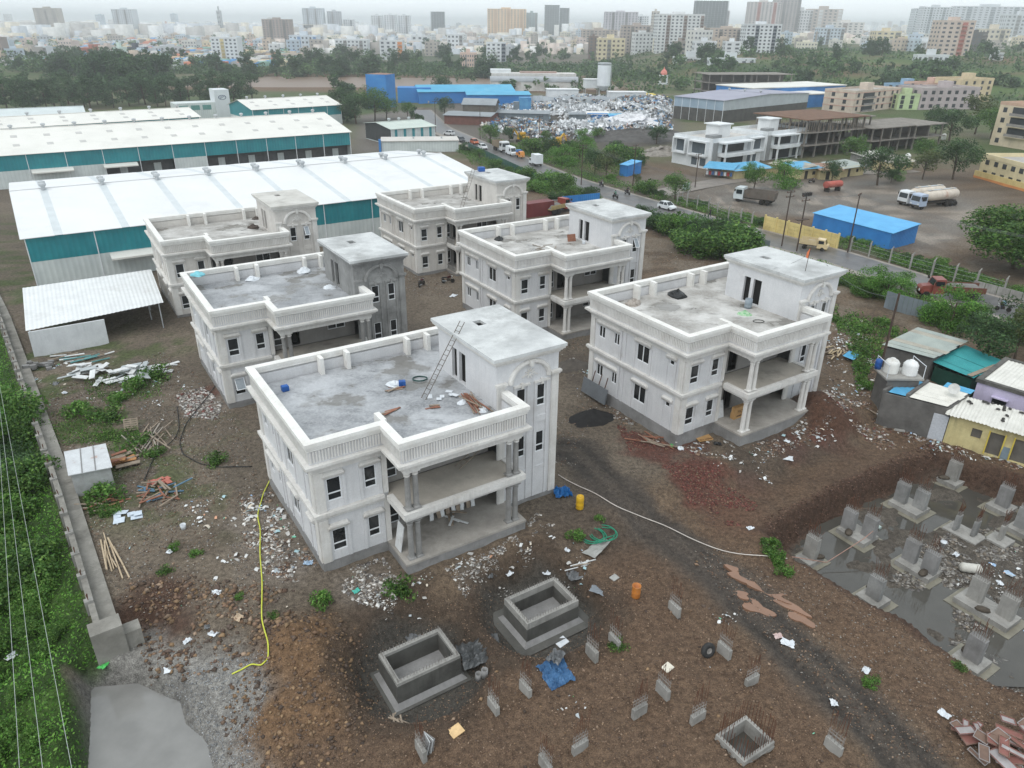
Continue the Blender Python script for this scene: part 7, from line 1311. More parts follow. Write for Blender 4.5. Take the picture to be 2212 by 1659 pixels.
at([(2050, 708, 5.4), (2095, 712, 3.4), (2010, 695, 3.)], ['fern', 'round'], 'leafy bright tree leaning over the grey sheet fence', 'trees over the sheet fence')
at([(2125, 795, 6.), (2190, 782, 6.4), (2215, 745, 5.4)], ['round2', 'airy', 'round2'], 'dark olive tree beside the teal shack', 'trees by the teal shack')
at([(1455, 505, 3.6), (1420, 492, 3.2), (1490, 520, 4.6), (1525, 540, 5.2), (1560, 548, 5), (1590, 560, 4.2), (1540, 520, 4.2), (1610, 540, 3.6), (1385, 478, 3), (1500, 548, 3.4)], ['b1', 'b3', 'fern', 'round2', 'b1'], 'dense roadside bush between the fence and the villa with open sash', 'bushes along the near verge')
at([(1215, 408, 3.2), (1240, 433, 3.2), (1180, 398, 2.9), (1275, 428, 2.5), (1130, 385, 2.5), (1100, 378, 2.2), (1160, 413, 2.2), (1200, 433, 1.9), (1070, 363, 2.2), (1290, 441, 2.2)], ['b1', 'round', 'b2', 'b3'], 'green bush on the verge behind the farthest villa', 'bushes along the far verge')
at([(1627, 412, 5.5), (1692, 405, 6.5), (1796, 395, 5.2), (1842, 352, 7), (1895, 400, 8.5), (1992, 388, 7), (2058, 388, 9.5), (1458, 432, 5.5), (1615, 385, 4), (1924, 395, 3.2), (1990, 352, 6.5), (2050, 308, 10), (2105, 290, 13), (2020, 290, 9), (2140, 300, 10), (1935, 390, 3)], ['round', 'fern', 'round2', 'round', 'round2', 'airy', 'round2'], 'round street tree in front of the low shacks', 'trees before the shacks')
at([(1060, 311, 5.8), (1100, 306, 4.4), (1130, 321, 4.1), (1160, 331, 4.1), (1190, 336, 4.8), (1215, 356, 5.4), (1250, 351, 5.8), (1285, 378, 6.1), (1310, 386, 6.5), (1345, 356, 4.8), (1418, 311, 5.4), (1262, 308, 4.4), (1290, 304, 4.1), (1330, 336, 4.1), (1375, 401, 2.7), (1400, 416, 2.7), (1230, 336, 4.1), (1270, 336, 4.4), (1180, 306, 3.4), (1385, 366, 3.4)], ['round', 'round2', 'airy', 'b1', 'round2', 'fern'], 'scrubby green tree on the slope below the scrap heap', 'trees below the scrap heap')
at([(810, 262, 12), (770, 268, 10), (750, 262, 9), (835, 258, 8), (740, 240, 9), (1010, 330, 3), (1035, 345, 3), (960, 250, 7), (900, 262, 5), (880, 255, 6), (1090, 200, 6), (1150, 195, 5), (1180, 195, 4), (955, 205, 9), (740, 200, 10)], ['round', 'round2', 'far'], 'green tree beside the blue concrete-plant tower', 'trees by the concrete plant')
for i in range(64):
 j = 4+i % (len(ROADC)-6); a, b = ROADC[j], ROADC[j+1]; t_ = random.random(); L_ = math.hypot(b[0]-a[0], b[1]-a[1]); o_ = random.uniform(6.8, 11.5)*(1 if i % 3 else -1.25); x, y = a[0]+(b[0]-a[0])*t_-(b[1]-a[1])/L_*o_, a[1]+(b[1]-a[1])*t_+(b[0]-a[0])/L_*o_; plant(('b1', 'b3', 'b2')[i % 3], x, y, random.uniform(.6, 1.3), 'low bush on the grassy road verge', 'low bushes on the verges', w=1.3)
# the dark belt behind the warehouses
for i in range(34):
 u = i*16.5+random.uniform(-6, 6); x, y, z = T(u, 238-18*u/540+random.uniform(-8, 6)); plant(('dark', 'dark2')[i % 2], x, y, random.uniform(10, 14), 'dark feathery tree in the belt behind the warehouses, number %d from the left' % (i+1), 'dark tree belt behind the warehouses')
for i in range(22):
 u = 200+i*7.5; x, y, z = T(u, random.uniform(172, 192)); plant(('far', 'far2', 'far3')[i % 3], x, y, random.uniform(11, 17), 'big green tree in the clump across the river bend, number %d from the left' % (i+1), 'tree clump across the river bend')
for i in range(60):
 u = random.uniform(0, 1080); v = random.uniform(126, 168); x, y, z = T(u, v); plant(('far', 'far2', 'far3')[i % 3], x, y, random.uniform(7, 14), 'green tree on the far river bank', 'trees on the far river bank')
for i in range(14):
 u = random.uniform(0, 300); v = random.uniform(118, 168); x, y, z = T(u, v); plant(('far', 'far3')[i % 2], x, y, random.uniform(7, 12), 'tree among the low housing at the left', 'trees in the left suburb')
for i in range(40):
 u = random.uniform(1230, 2212); v = random.uniform(140, 200) if u > 1450 else random.uniform(150, 205); x, y, z = T(u, v); plant(('far', 'far2', 'fb')[i % 3], x, y, random.uniform(4, 8), 'bushy tree on the green hillside', 'bushes on the green hillside')
for i in range(24):
 u = random.uniform(1100, 2200); v = random.uniform(112, 138); x, y, z = T(u, v); plant(('far', 'far2', 'far3')[i % 3], x, y, random.uniform(7, 13), 'tree among the apartment blocks on the hill edge', 'trees at the hill edge')
for i in range(22):
 u = random.uniform(700, 2212); v = random.uniform(92, 122); x, y, z = T(u, v); plant(('far', 'far3')[i % 2], x, y, random.uniform(8, 14), 'distant tree between city blocks', 'trees between the city blocks')
def scatter_mass(name, label, n, pick, kindsize, pal, seed, leaf, cat='undergrowth', up=True, hmax=1.):
 rg = np.random.default_rng(seed); pts = pick(rg, n); V = []; z = hgt(pts[:, 0], pts[:, 1]); m = len(pts)
 p = np.stack([pts[:, 0], pts[:, 1], z+hmax*rg.random(m)**1.6*pts[:, 2]], 1); a = rg.normal(size=(m, 3)); a[:, 2] = np.abs(a[:, 2])*(1.1 if up else .3); a /= np.linalg.norm(a, axis=1)[:, None]; b = np.cross(a, rg.normal(size=(m, 3))); b /= np.linalg.norm(b, axis=1)[:, None]
 s_ = leaf*(.6+.9*rg.random(m))[:, None]; V = np.stack([p-a*s_, p+b*s_*.5, p+a*s_, p-b*s_*.5], 1).reshape(-1, 3); P_ = np.array([srgb(*c)[:3] for c in pal]); tone = .65+.8*fbm(pts[:, 0]*.35, pts[:, 1]*.35, seed); c = P_[rg.integers(0, len(pal), m)]*(tone*(.7+.6*rg.random(m)))[:, None]
 return link(name, np_mesh(name, V, np.arange(4*m).reshape(-1, 4), LEAF, np.repeat(c, 4, 0)), label=label, cat=cat, kind='stuff')
# the green slope outside the boundary wall
def pick_left(rg, n):
 y = 18+70*rg.random(n*3)**1.3; x = -20-45*rg.random(n*3); ld = polydist(x, y, LEFTPOLY); k = (ld > .3) & (ld < 30); x, y, ld = x[k][:n], y[k][:n], ld[k][:n]; hh = np.clip(fbm(x*.3, y*.3, 77)*2-.3, .15, 1.3)*np.clip(ld*.6, .3, 1); return np.stack([x, y, hh], 1)
scatter_mass('undergrowth', 'tangled green undergrowth on the slope outside the boundary wall', 90000, pick_left, None, [(92, 140, 56), (108, 158, 66), (78, 120, 52), (124, 166, 80)], 31, .09, hmax=.9)
rgx = random.Random(12); k = 0
while k < 46:
 u, v = rgx.uniform(-60, 205), rgx.uniform(690, 1650); x, y, z = T(u, v)
 if float(polydist(np.array([x]), np.array([y]), LEFTPOLY)[0]) < 1.6: continue
 plant(('b3', 'b1', 'b3', 'b2', 'b3')[k % 5] if v < 1050 else ('b2', 'b1')[k % 2], x, y, rgx.uniform(.7, 1.3) if v > 1280 else rgx.uniform(1.4, 2.6) if v > 950 else rgx.uniform(2.4, 4.2), 'leafy shrub on the green slope outside the boundary wall', 'shrubs on the green slope'); k += 1
# weeds in the yard and round the pit
def pick_poly(polys, hh):
 def f(rg, n):
  out = []; per = n//len(polys)
  for pl in polys:
   xs_ = [p[0] for p in pl]; ys_ = [p[1] for p in pl]; x = rg.uniform(min(xs_), max(xs_), per*3); y = rg.uniform(min(ys_), max(ys_), per*3); d = polydist(x, y, pl); k_ = (d > 0) & (fbm(x*.8, y*.8, 5) > .42); out.append(np.stack([x[k_][:per], y[k_][:per], np.full(k_[:].sum(), hh)[:per]], 1))
  return np.concatenate(out)
 return f
wp = [P2(p) for p in ([(95, 905), (180, 870), (240, 900), (250, 950), (170, 965), (110, 960)], [(180, 820), (330, 800), (370, 850), (260, 880), (190, 870)], [(200, 935), (300, 925), (310, 985), (250, 1000)], [(1645, 1150), (1690, 1155), (1720, 1205), (1680, 1205)], [(180, 1080), (250, 1060), (265, 1110), (200, 1130)])]
scatter_mass('weeds', 'low green weeds growing over the left yard', 14000, pick_poly(wp, .45), None, BRT+GRN, 33, .07, 'weeds')
WD = [(380, 1185, .5), (360, 1235, .4), (425, 1200, .4), (468, 1000, .8), (690, 1310, .9, 'leafy weed bush left of the white rubble heap'), (868, 1280, .95, 'leafy weed bush on the bank above the lower tank'), (1240, 1160, .6), (1337, 1398, .5), (1690, 1238, .6), (1665, 1190, .7), (1885, 1480, .5), (2070, 1440, .3), (230, 1080, 1.2, 'dense green bush beside the white tin shed'), (300, 960, .9), (1870, 715, 1.1), (1850, 760, 1.1), (1900, 700, 1.), (1865, 800, 1.), (1870, 835, .9), (1800, 690, .8), (1930, 720, .9), (1985, 800, 1), (170, 900, 1.3), (240, 905, 1.1), (285, 845, 1.4), (340, 815, 1.3), (250, 870, 1), (330, 985, .8), (520, 1290, .3), (590, 1330, .3), (1295, 1125, .4)]
at(WD, ['weed', 'weed2'], 'tuft of green weeds on the bare earth', 'weed tufts on the site', name='weed_clump')
# grass verges of the road
def pick_road(rg, n):
 i = rg.integers(3, len(ROADC)-1, n); t = rg.random(n); a = np.array(ROADC)[i-1]; b = np.array(ROADC)[i]; p = a+(b-a)*t[:, None]; d = (b-a)/np.linalg.norm(b-a, axis=1)[:, None]; nn = np.stack([-d[:, 1], d[:, 0]], 1); s_ = np.where(rg.random(n) < .58, 1, -1); off = np.where(s_ > 0, 5.2+4.5*rg.random(n)**1.3, -(6.3+4.5*rg.random(n)**1.2)); q = p+nn*off[:, None]; k_ = (fbm(q[:, 0]*.3, q[:, 1]*.3, 8) > .38); q = q[k_]; return np.stack([q[:, 0], q[:, 1], np.full(len(q), 1.)], 1)
scatter_mass('verge_grass', 'tall green grass along both verges of the road', 60000, pick_road, None, BRT+GRN, 35, .13, 'grass', hmax=1.0)
def pick_field(rg, n):
 P_ = [P2(p) for p in ([(1000, 330), (1060, 345), (1210, 400), (1250, 430), (1200, 440), (1130, 400), (1020, 360)], [(1400, 470), (1520, 500), (1600, 530), (1560, 560), (1460, 530)], [(1780, 660), (1900, 690), (1960, 720), (1880, 800), (1850, 860), (1840, 780)], [(1150, 318), (1240, 322), (1330, 345), (1350, 385), (1250, 365), (1180, 345)])]; return pick_poly(P_, 1.)(rg, n)
scatter_mass('rough_grass', 'rough green grass on the open ground behind and beside the villas', 30000, pick_field, None, BRT+GRN, 37, .13, 'grass', hmax=.8)
def pick_hill(rg, n):
 x = rg.uniform(60, 420, n); y = rg.uniform(380, 760, n); k_ = fbm(x*.03, y*.03, 91) > .44; return np.stack([x[k_], y[k_], np.full(k_.sum(), 1.)], 1)
scatter_mass('hillside_scrub', 'scrub covering the green hillside', 15000, pick_hill, None, DGRN+[(86, 116, 62)], 39, 1.0, 'scrub', hmax=2.2)
def pick_bank(rg, n):
 x = rg.uniform(-260, 90, n); y = rg.uniform(548, 690, n)+.045*x; k_ = fbm(x*.03, y*.03, 93) > .4; return np.stack([x[k_], y[k_], np.full(k_.sum(), 1.)], 1)
scatter_mass('river_bank_scrub', 'scrub covering the far bank of the river', 15000, pick_bank, None, DGRN, 41, 1.1, 'scrub', hmax=3.)
def wood(name, label, u0, u1, v0, v1, n, h, pal, seed, leaf=.8, per=110, thr=.45):
 rg = np.random.default_rng(seed); cl = []
 for i in range(n):
  x, y = G(rg.uniform(u0, u1), v0+(v1-v0)*rg.random(), 0)
  if float(fbm(np.array([x*.02]), np.array([y*.02]), seed)[0]) < thr: continue
  z = h1(x, y); hh = rg.uniform(*h); r = hh*rg.uniform(.4, .55)
  for _ in range(6): cl.append((x+rg.normal(0, r*.5), y+rg.normal(0, r*.5), z+hh*rg.uniform(.15, .9), r*rg.uniform(.35, .6)))
 V, F, c = leaves(len(cl)//6*per, cl, leaf, pal, seed); link(name, np_mesh(name, V, F, LEAF, c), label=label, cat='wood', kind='stuff')
FW = [(80, 106, 66), (92, 120, 74), (72, 96, 60), (106, 132, 84)]
wood('river_wood', 'green wood crowding the far river bank', 0, 1080, 126, 172, 330, (6, 12), FW, 51)
wood('hill_wood', 'loose woodland along the hillside and its top edge', 1080, 2212, 110, 200, 300, (4, 9), FW, 53, .8, 100, .44)
wood('suburb_trees', 'tree tops between the distant city blocks', 0, 2212, 76, 118, 300, (6, 11), FW, 55, 1.1, 80, .42)
# ================================================================ SCRAP YARD, CONCRETE PLANT, RIVER HALL, LOW SHACKS
# scrap heap: thousands of scraps joined
rg = np.random.default_rng(5)
JP = P2([(1005, 262), (1060, 240), (1200, 214), (1300, 208), (1450, 215), (1452, 290), (1400, 296), (1300, 296), (1200, 302), (1120, 296), (1060, 280)])
xs_ = [p[0] for p in JP]; ys_ = [p[1] for p in JP]; n = 26000; x = rg.uniform(min(xs_), max(xs_), n); y = rg.uniform(min(ys_), max(ys_), n); d = polydist(x, y, JP); k = (d > 0) & (fbm(x*.06, y*.06, 3) > .36); x, y, d = x[k], y[k], d[k]; n = len(x)
hp = np.clip(d*.25, 0, 1)*np.clip(fbm(x*.07, y*.07, 13)*5.5-1.2, .1, 3.2); z = hgt(x, y)+hp*rg.random(n)**.5
PALJ = np.array([srgb(*c)[:3] for c in ((226, 228, 230), (214, 216, 218), (196, 198, 200), (168, 172, 176), (92, 140, 184), (130, 168, 196), (64, 104, 150), (110, 106, 104), (74, 72, 72), (160, 130, 112), (206, 200, 186), (186, 206, 216), (184, 96, 70), (60, 60, 64))]); zone = fbm(x*.05+9, y*.05, 29)
ci = rg.choice(14, n, p=[.12, .11, .11, .12, .06, .06, .03, .1, .07, .07, .08, .04, .01, .02]); wz = zone > .56; ci[wz] = rg.choice([0, 1, 0, 2], wz.sum()); bz = (zone < .4); ci[bz] = rg.choice([4, 5, 3, 7, 3, 11, 8, 9, 10, 2], bz.sum())
a = rg.normal(size=(n, 3)); a[:, 2] *= .45; a /= np.linalg.norm(a, axis=1)[:, None]; b = np.cross(a, rg.normal(size=(n, 3))); b /= np.linalg.norm(b, axis=1)[:, None]; s1 = (.28+1.3*rg.random(n)**3.5)[:, None]; s2 = (.2+.6*rg.random(n)**2.5)[:, None]; p = np.stack([x, y, z+.15], 1)
V = np.stack([p-a*s1-b*s2, p+a*s1-b*s2*.8, p+a*s1+b*s2, p-a*s1*.9+b*s2], 1).reshape(-1, 3)
link('scrap_heap', np_mesh('scrap_heap', V, np.arange(4*n).reshape(-1, 4), AM('scrap_mix', .6, .3, .25, 2.), np.repeat(PALJ[ci]*(.75+.4*rg.random(n))[:, None], 4, 0)), label='sprawling heap of white and blue plastic scrap across the middle distance', cat='scrap', kind='stuff')
def blob(name, label, cat, u, v, rx, ry, hh, mat, seed, rz=0, n=22, rough=.6):
 x, y, z = T(u, v); V = [(0, 0, hh)]; F = []
 for j in range(1, 9):
  for i in range(n): a = 2*math.pi*i/n; r_ = j/8; q = 1+rough*(float(vnoise(math.cos(a)*3+seed, math.sin(a)*3+j*.8, seed))-.5); V.append((rx*r_*q*math.cos(a), ry*r_*q*math.sin(a), hh*(1-r_**1.6)*(.7+.6*float(vnoise(i*1.1+seed, j*1.3, seed)))-.2*(j == 8)))
 F = [(0, 1+i, 1+(i+1) % n) for i in range(n)]+[(1+j*n+i, 1+(j+1)*n+i, 1+(j+1)*n+(i+1) % n, 1+j*n+(i+1) % n) for j in range(7) for i in range(n)]
 return MB().add(V, F).obj(name, mat, None, (x, y, z), R(rz), label=label, cat=cat)
blob('sack_heap', 'big heap of white plastic sacks in front of the scrap yard huts', 'sack heap', 1357, 268, 13, 6, 3.6, PM('white_sacks', (230, 230, 232), (190, 190, 194), .9, .6, grime=(150, 150, 152)), 3, 15, 40, 1.)
blob('sack_heap', 'heap of pale plastic waste beside the brick kiln shed', 'sack heap', 1025, 262, 10, 5, 2.6, PM('pale_waste', (214, 214, 212), (176, 178, 178), .9, .6, grime=(140, 140, 138)), 5, 10, 36, 1.)
blob('tarpaulin_heap', 'yellow tarpaulin spread at the far edge of the scrap yard', 'tarpaulin', 1400, 213, 12, 6, 2.4, PM('yellow_tarp', (226, 206, 112), (204, 182, 90), .5, .6), 7, 5, 20, .8)
blob('gravel_bank', 'long bank of dark grey gravel below the scrap yard', 'gravel bank', 1385, 300, 22, 9, 3.0, PM('dark_gravel', (96, 94, 92), (78, 76, 75), .6, .95, .6, 4), 9, 12, 40, .3)
blob('rubble_heap', 'pale rubble heap beside the white modern house', 'rubble heap', 1438, 332, 8, 5, 2., PM('pale_rubble', (150, 144, 136), (112, 106, 100), .9, .95, .8, 3), 11, 12, 30, .7)
def gable(name, label, cat, u, v, L, D, h, rise, rz, wm, rm, z=None):
 x, y, zz = T(u, v); t = thing(name, label, cat, (x, y, zz), rz); MB().box(0, L, 0, D, -1, h).obj('wall', wm, t)
 MB().add([(0, 0, h), (L, 0, h), (L, D, h), (0, D, h), (0, D/2, h+rise-.1), (L, D/2, h+rise-.1)], [(0, 4, 3), (1, 2, 5)]).obj('gable_end', wm, t)
 for ya, yb in ((-.5, D/2), (D+.5, D/2)): MB().add([(-.5, ya, h-.05), (L+.5, ya, h-.05), (L+.5, yb, h+rise), (-.5, yb, h+rise), (-.5, ya, h-.17), (L+.5, ya, h-.17), (L+.5, yb, h+rise-.12), (-.5, yb, h+rise-.12)], [(0, 1, 2, 3), (7, 6, 5, 4), (0, 4, 5, 1), (1, 5, 6, 2), (3, 7, 4, 0)]).obj('roof_slope', rm, t)
 return t
PB = PM('plant_blue', (54, 132, 200), (42, 116, 186), .12, .6, grime=(92, 150, 200)); PBR = PM('plant_turquoise_roof', (88, 172, 206), (74, 156, 192), .12, .6, grime=(128, 184, 204)); GRYR = PM('tin_grey_roof', (150, 156, 160), (128, 134, 138), .2, .6)
t = thing('blue_tower', 'tall bright blue clad tower of the concrete plant', 'tower', (-63, 335, 0), R(-20)); MB().box(0, 9.5, 0, 8, -1, 13.2).obj('cladding', PB, t); MB().prism([(0, 0), (9.5, 0), (9.5, 8), (0, 8)], 13.2, 13.6, top=[(4, 3), (5.5, 3), (5.5, 5), (4, 5)]).obj('roof', PM('rusty_top', (150, 120, 104), (128, 100, 88), .4, .8), t)
gable('blue_plant_shed', 'wide turquoise-roofed blue shed of the concrete plant', 'shed', 905, 224, 44, 22, 5.0, 2.2, R(12), PB, PBR); gable('blue_plant_shed', 'lower blue plant shed at the right end with flat turquoise roof', 'shed', 1010, 228, 28, 16, 4.5, .9, R(8), PB, PBR)
t = thing('blue_plant_block', 'plain blue wall block between tower and turquoise shed', 'shed', (*G(860, 222), 0), R(6)); MB().box(0, 15, 0, 9, -1, 6.4).obj('cladding', PB, t); MB().bar((10, -1, 4.5), (14, -3.5, .4), .9).obj('conveyor_chute', PM('pale_chute', (178, 172, 156), (156, 150, 136), .6, .7), t)
gable('brick_shed', 'brick-fronted shed with arches and wide tin roof', 'shed', 960, 268, 17, 14, 3.2, .6, R(-12), PM('dark_brick', (122, 84, 74), (100, 70, 62), .8, .9), GRYR)
gable('kiln_house', 'dark boarded kiln house with hipped grey roof', 'shed', 1000, 262, 12, 9, 6.0, 1.8, R(-8), PM('kiln_boards', (108, 102, 94), (86, 80, 74), .6, .9, grime=(140, 116, 92)), GRYR); gable('kiln_annex', 'long tin-roofed annex beside the kiln house', 'shed', 1045, 262, 24, 10, 3.2, .6, R(-6), GSH, GRYR)
t = thing('blue_chute_tower', 'ragged light blue sheet tower at the scrap yard edge', 'tower', (*G(1122, 252), 0), R(5)); MB().box(0, 4.5, 0, 4, -1, 7).obj('cladding', PM('ragged_blue', (96, 158, 196), (60, 120, 176), .5, .7), t); MB().box(-2.2, -.01, .5, 3, -1, 5.4).obj('side_panel', GSH, t)
# cement silo and plant huts
x, y, z = T(1302, 208); t = thing('cement_silo', 'white cylindrical cement silo on steel legs', 'silo', (x, y, z)); MB().lathe([(1.0, 2.6), (3.3, 5), (3.35, 14.2), (3.3, 14.6), (0, 15.0)], 24).obj('barrel', PM('silo_white', (226, 230, 232), (212, 216, 219), .3, .6, streak=.3), t, smooth=False)
for i in range(4): a = R(45+90*i); MB().cyl((2.8*math.cos(a), 2.8*math.sin(a), -.5), (2.8*math.cos(a), 2.8*math.sin(a), 5.2), .18, 6).obj('leg', TINM, t)
MB().bar((3.6, 0, 0), (3.6, 0, 15.2), .25).obj('ladder_cage', TINM, t); MB().lathe([(3.4, 15.0), (3.4, 15.7)], 16).obj('top_rail', TINM, t)
for (u, v, L, D, h, lb, m) in ((1182, 216, 15, 7, 4.6, 'plain white plant cabin beside the silo', WM), (1262, 206, 8, 6, 4.0, 'raised white control cabin beside the silo', WM), (1316, 216, 18, 7, 3.4, 'long white shed right of the silo', WM)): x, y, z = T(u, v); t = thing('plant_cabin', lb, 'cabin', (x, y, z+(3.5 if 'raised' in lb else 0)), R(4)); MB().box(0, L, 0, D, -1 if 'raised' not in lb else 0, h).obj('wall', m, t); MB().box(-.3, L+.3, -.3, D+.3, h, h+.25).obj('roof', WROOF, t); [MB().bar((xx, yy, -4), (xx, yy, 0), .3).obj('leg', TINM, t) for xx in (.5, L-.5) for yy in (.5, D-.5) if 'raised' in lb]
x, y, z = T(1140, 226); t = thing('sheet_fence', 'long pale sheet fence in front of the cement plant', 'fence', (x, y, z), R(3))
for i in range(18): MB().box(i*2.2, i*2.2+2.15, -.04, .04, -.5, 3.6+.3*math.sin(i)).obj('fence_sheet', PM('pale_sheet', (200, 206, 210), (184, 190, 195), .4, .6, streak=.3), t)
for (u, v, L, D, h, lb, rm) in ((1268, 262, 8, 5, 2.8, 'small blue hut with pale roof inside the scrap yard', WROOF2), (1318, 266, 10, 5, 2.6, 'blue hut beside the white sack heap', PBR), (1230, 262, 8, 5, 2.6, 'tin hut in the middle of the scrap yard', GRYR), (1118, 262, 8, 5, 2.6, 'brown container hut in the scrap yard', GRYR)): x, y, z = T(u, v); t = thing('scrap_hut', lb, 'hut', (x, y, z), R(random.uniform(-8, 8))); MB().box(0, L, 0, D, -1, h).obj('wall', PB if 'blue' in lb else GSH if 'tin' in lb else PM('brown_hut', (124, 92, 76), (104, 78, 64), .6, .8), t); MB().add([(-.4, -.5, h-.2), (L+.4, -.5, h-.2), (L+.4, D+.4, h+.3), (-.4, D+.4, h+.3), (-.4, -.5, h-.3), (L+.4, -.5, h-.3), (L+.4, D+.4, h+.2), (-.4, D+.4, h+.2)], [(0, 1, 2, 3), (7, 6, 5, 4), (0, 4, 5, 1), (1, 5, 6, 2), (2, 6, 7, 3), (3, 7, 4, 0)]).obj('roof', rm, t)
# white hall by the river
x, y, z = T(1060, 196); t = thing('river_hall', 'long white hall with barrel roof edge standing by the brown river', 'hall', (x, y, -1.5), R(3)); L = 47; MB().box(0, L, 0, 14, -2, 6.2).obj('lower_wall', PM('hall_white', (218, 216, 212), (198, 194, 188), .2, .85, grime=(166, 152, 136), g_lo=.55, g_hi=.75, streak=.5), t); MB().box(.6, L-.6, 1.5, 13, 6.2, 10.2).obj('upper_wall', PM('hall_white', (218, 216, 212), (198, 194, 188), .2, .85), t)
q = MB(); n = 8; q.add([(xx, -.3+1.5*(1-math.cos(math.pi/2*i/n)), 6.2+2.6*math.sin(math.pi/2*i/n)) for i in range(n+1) for xx in (-.4, L+.4)], [(2*i, 2*i+1, 2*i+3, 2*i+2) for i in range(n)]).obj('barrel_roof', PM('barrel_grey', (176, 180, 184), (160, 164, 168), .4, .5), t); MB().box(16, 36, 5, 9, 10.2, 11).obj('roof_ridge', PM('rust_roof', (176, 150, 140), (150, 128, 120), .3, .8), t); MB().box(0, 11, 3, 12, 10.2, 12).obj('roof_block', WM, t)
x, y, z = T(1432, 182); t = thing('shrine', 'small white shrine with pink dome above the river meadow', 'shrine', (x, y, z)); MB().box(-2.6, 2.6, -2.6, 2.6, -1, .6).obj('base', WM, t); [MB().box(a-.35, a+.35, b-.35, b+.35, .6, 4.6).obj('column', WM, t) for a in (-1.9, 1.9) for b in (-1.9, 1.9)]; MB().box(-2.4, 2.4, -2.4, 2.4, 4.6, 5.3).obj('roof_slab', WM, t); MB().lathe([(2.0, 5.3), (2.1, 6.3), (1.5, 7.6), (.5, 8.5), (.15, 9.6), (0, 9.7)], 14).obj('dome', PM('pink_dome', (222, 140, 126), (204, 122, 110), .6, .7), t)
# row of low shacks with coloured sheets
SH = [(262, 625, 425, 640, 2.4, CORB, 'turquoise-sheeted open porch shack with washing at the near end'), (440, 640, 660, 620, 2.2, CORB, 'turquoise-roofed shack second in the low row'), (660, 600, 830, 640, 2.5, CORGRY, 'yellow-walled shack with grey sheet roof'), (830, 640, 960, 630, 2.6, CORB, 'yellow-walled shack with pale blue roof'), (960, 640, 1090, 640, 2.4, PM('rust_sheet', (160, 132, 116), (134, 104, 90), .8, .8), 'shack with rusty sheet roof in the low row'), (1090, 630, 1230, 610, 2.4, CORG, 'shack with pale green sheet roof in the low row'), (1400, 600, 1530, 580, 2.4, CORGRY, 'last shack of the row under a white water tank'), (1250, 560, 1400, 545, 2.3, CORW, 'white-roofed shack behind the street trees')]
for i, (x0, y0, x1, y1, h, rm, lb) in enumerate(SH):
 a, b = G(*z7(x0, y0)), G(*z7(x1, y1)); L, ang = frame_of(a, b); t = thing('low_shack', lb, 'shack', (*a, 0), ang, 'row of low shacks'); wm = PM('shack_cream', (206, 192, 150), (184, 168, 128), .5, .9, streak=.4) if i not in (0, 7) else PM('shack_grey', (156, 156, 152), (130, 130, 126), .5, .9)
 if i == 0: [MB().cyl((xx, .1, -.3), (xx, .1, h-.1), .06, 6).obj('post', WOOD, t) for xx in (0, L*.5, L)]; MB().box(0, L, 3, 6, -.3, h).obj('wall', wm, t)
 else: MB().box(0, L, 0, 5.5, -.3, h).obj('wall', wm, t); MB().box(L*.3, L*.3+.9, -.03, -.004, 0, 1.9).obj('door', CHS, t); MB().box(L*.65, L*.65+.9, -.03, -.004, .9, 1.7).obj('window', GLASS, t)
 roof_corr(t, [(-.5, -.9, h-.1), (L+.5, -.9, h-.1), (L+.5, 6, h+.5), (-.5, 6, h+.5)], rm, .5, .03, max(2, int(L/2)))
 if i == 0:
  for k_ in range(9): xx = .3+k_*L/9; MB().box(xx, xx+.5, -.02, .02, .7, 1.6).obj('laundry', [PLASTICW, PM('red_cloth', (176, 70, 70), (150, 58, 58), 2, .9), PM('blue_cloth', (80, 110, 160), (66, 94, 140), 2, .9)][k_ % 3], None, (a[0], a[1], 0), ang, label='%s garment hanging on the shack porch line' % ('white', 'red', 'blue')[k_ % 3], cat='laundry', group='washing on the porch line')
for (u, v, z0_, lb) in ((z7(875, 625)[0], z7(0, 625)[1], 0, 'white water tank standing by the yellow shacks'), (z7(1490, 560)[0], z7(0, 560)[1], 1.5, 'white water tank on a stand behind the street trees'), (z7(1720, 395)[0], z7(0, 395)[1], 0, 'white tank at the end of the concrete shell')): x, y = G(u, v, 0); MB().lathe([(r_*1.1, z_*1.3) for r_, z_ in tk], 16).obj('water_tank', TANKW, None, (x, y, z0_), 0, True, label=lb, cat='water tank')
for i in range(5):
 x, y = G(*z7(1280+i*14, 40+i % 2*4), 12.8) if i < 2 else G(*z7(1600+i*90, 55), 13);
for (k_, lb, px, py, zz) in ((0, 'left white tank on the cream banded block', 153, 352, 0), ):
 pass
# side sign, notice
x, y = G(*z7(145, 745)); t = thing('sign_board', 'pale notice board on posts at the yard corner', 'sign', (x, y, 0), .5); MB().box(-.9, .9, -.04, .04, 1.6, 3.0).obj('board', PM('pale_sign', (206, 222, 220), (180, 204, 206), 1, .6), t); [MB().bar((s_*.7, 0, -.3), (s_*.7, 0, 1.6), .08).obj('post', TINM, t) for s_ in (-1, 1)]
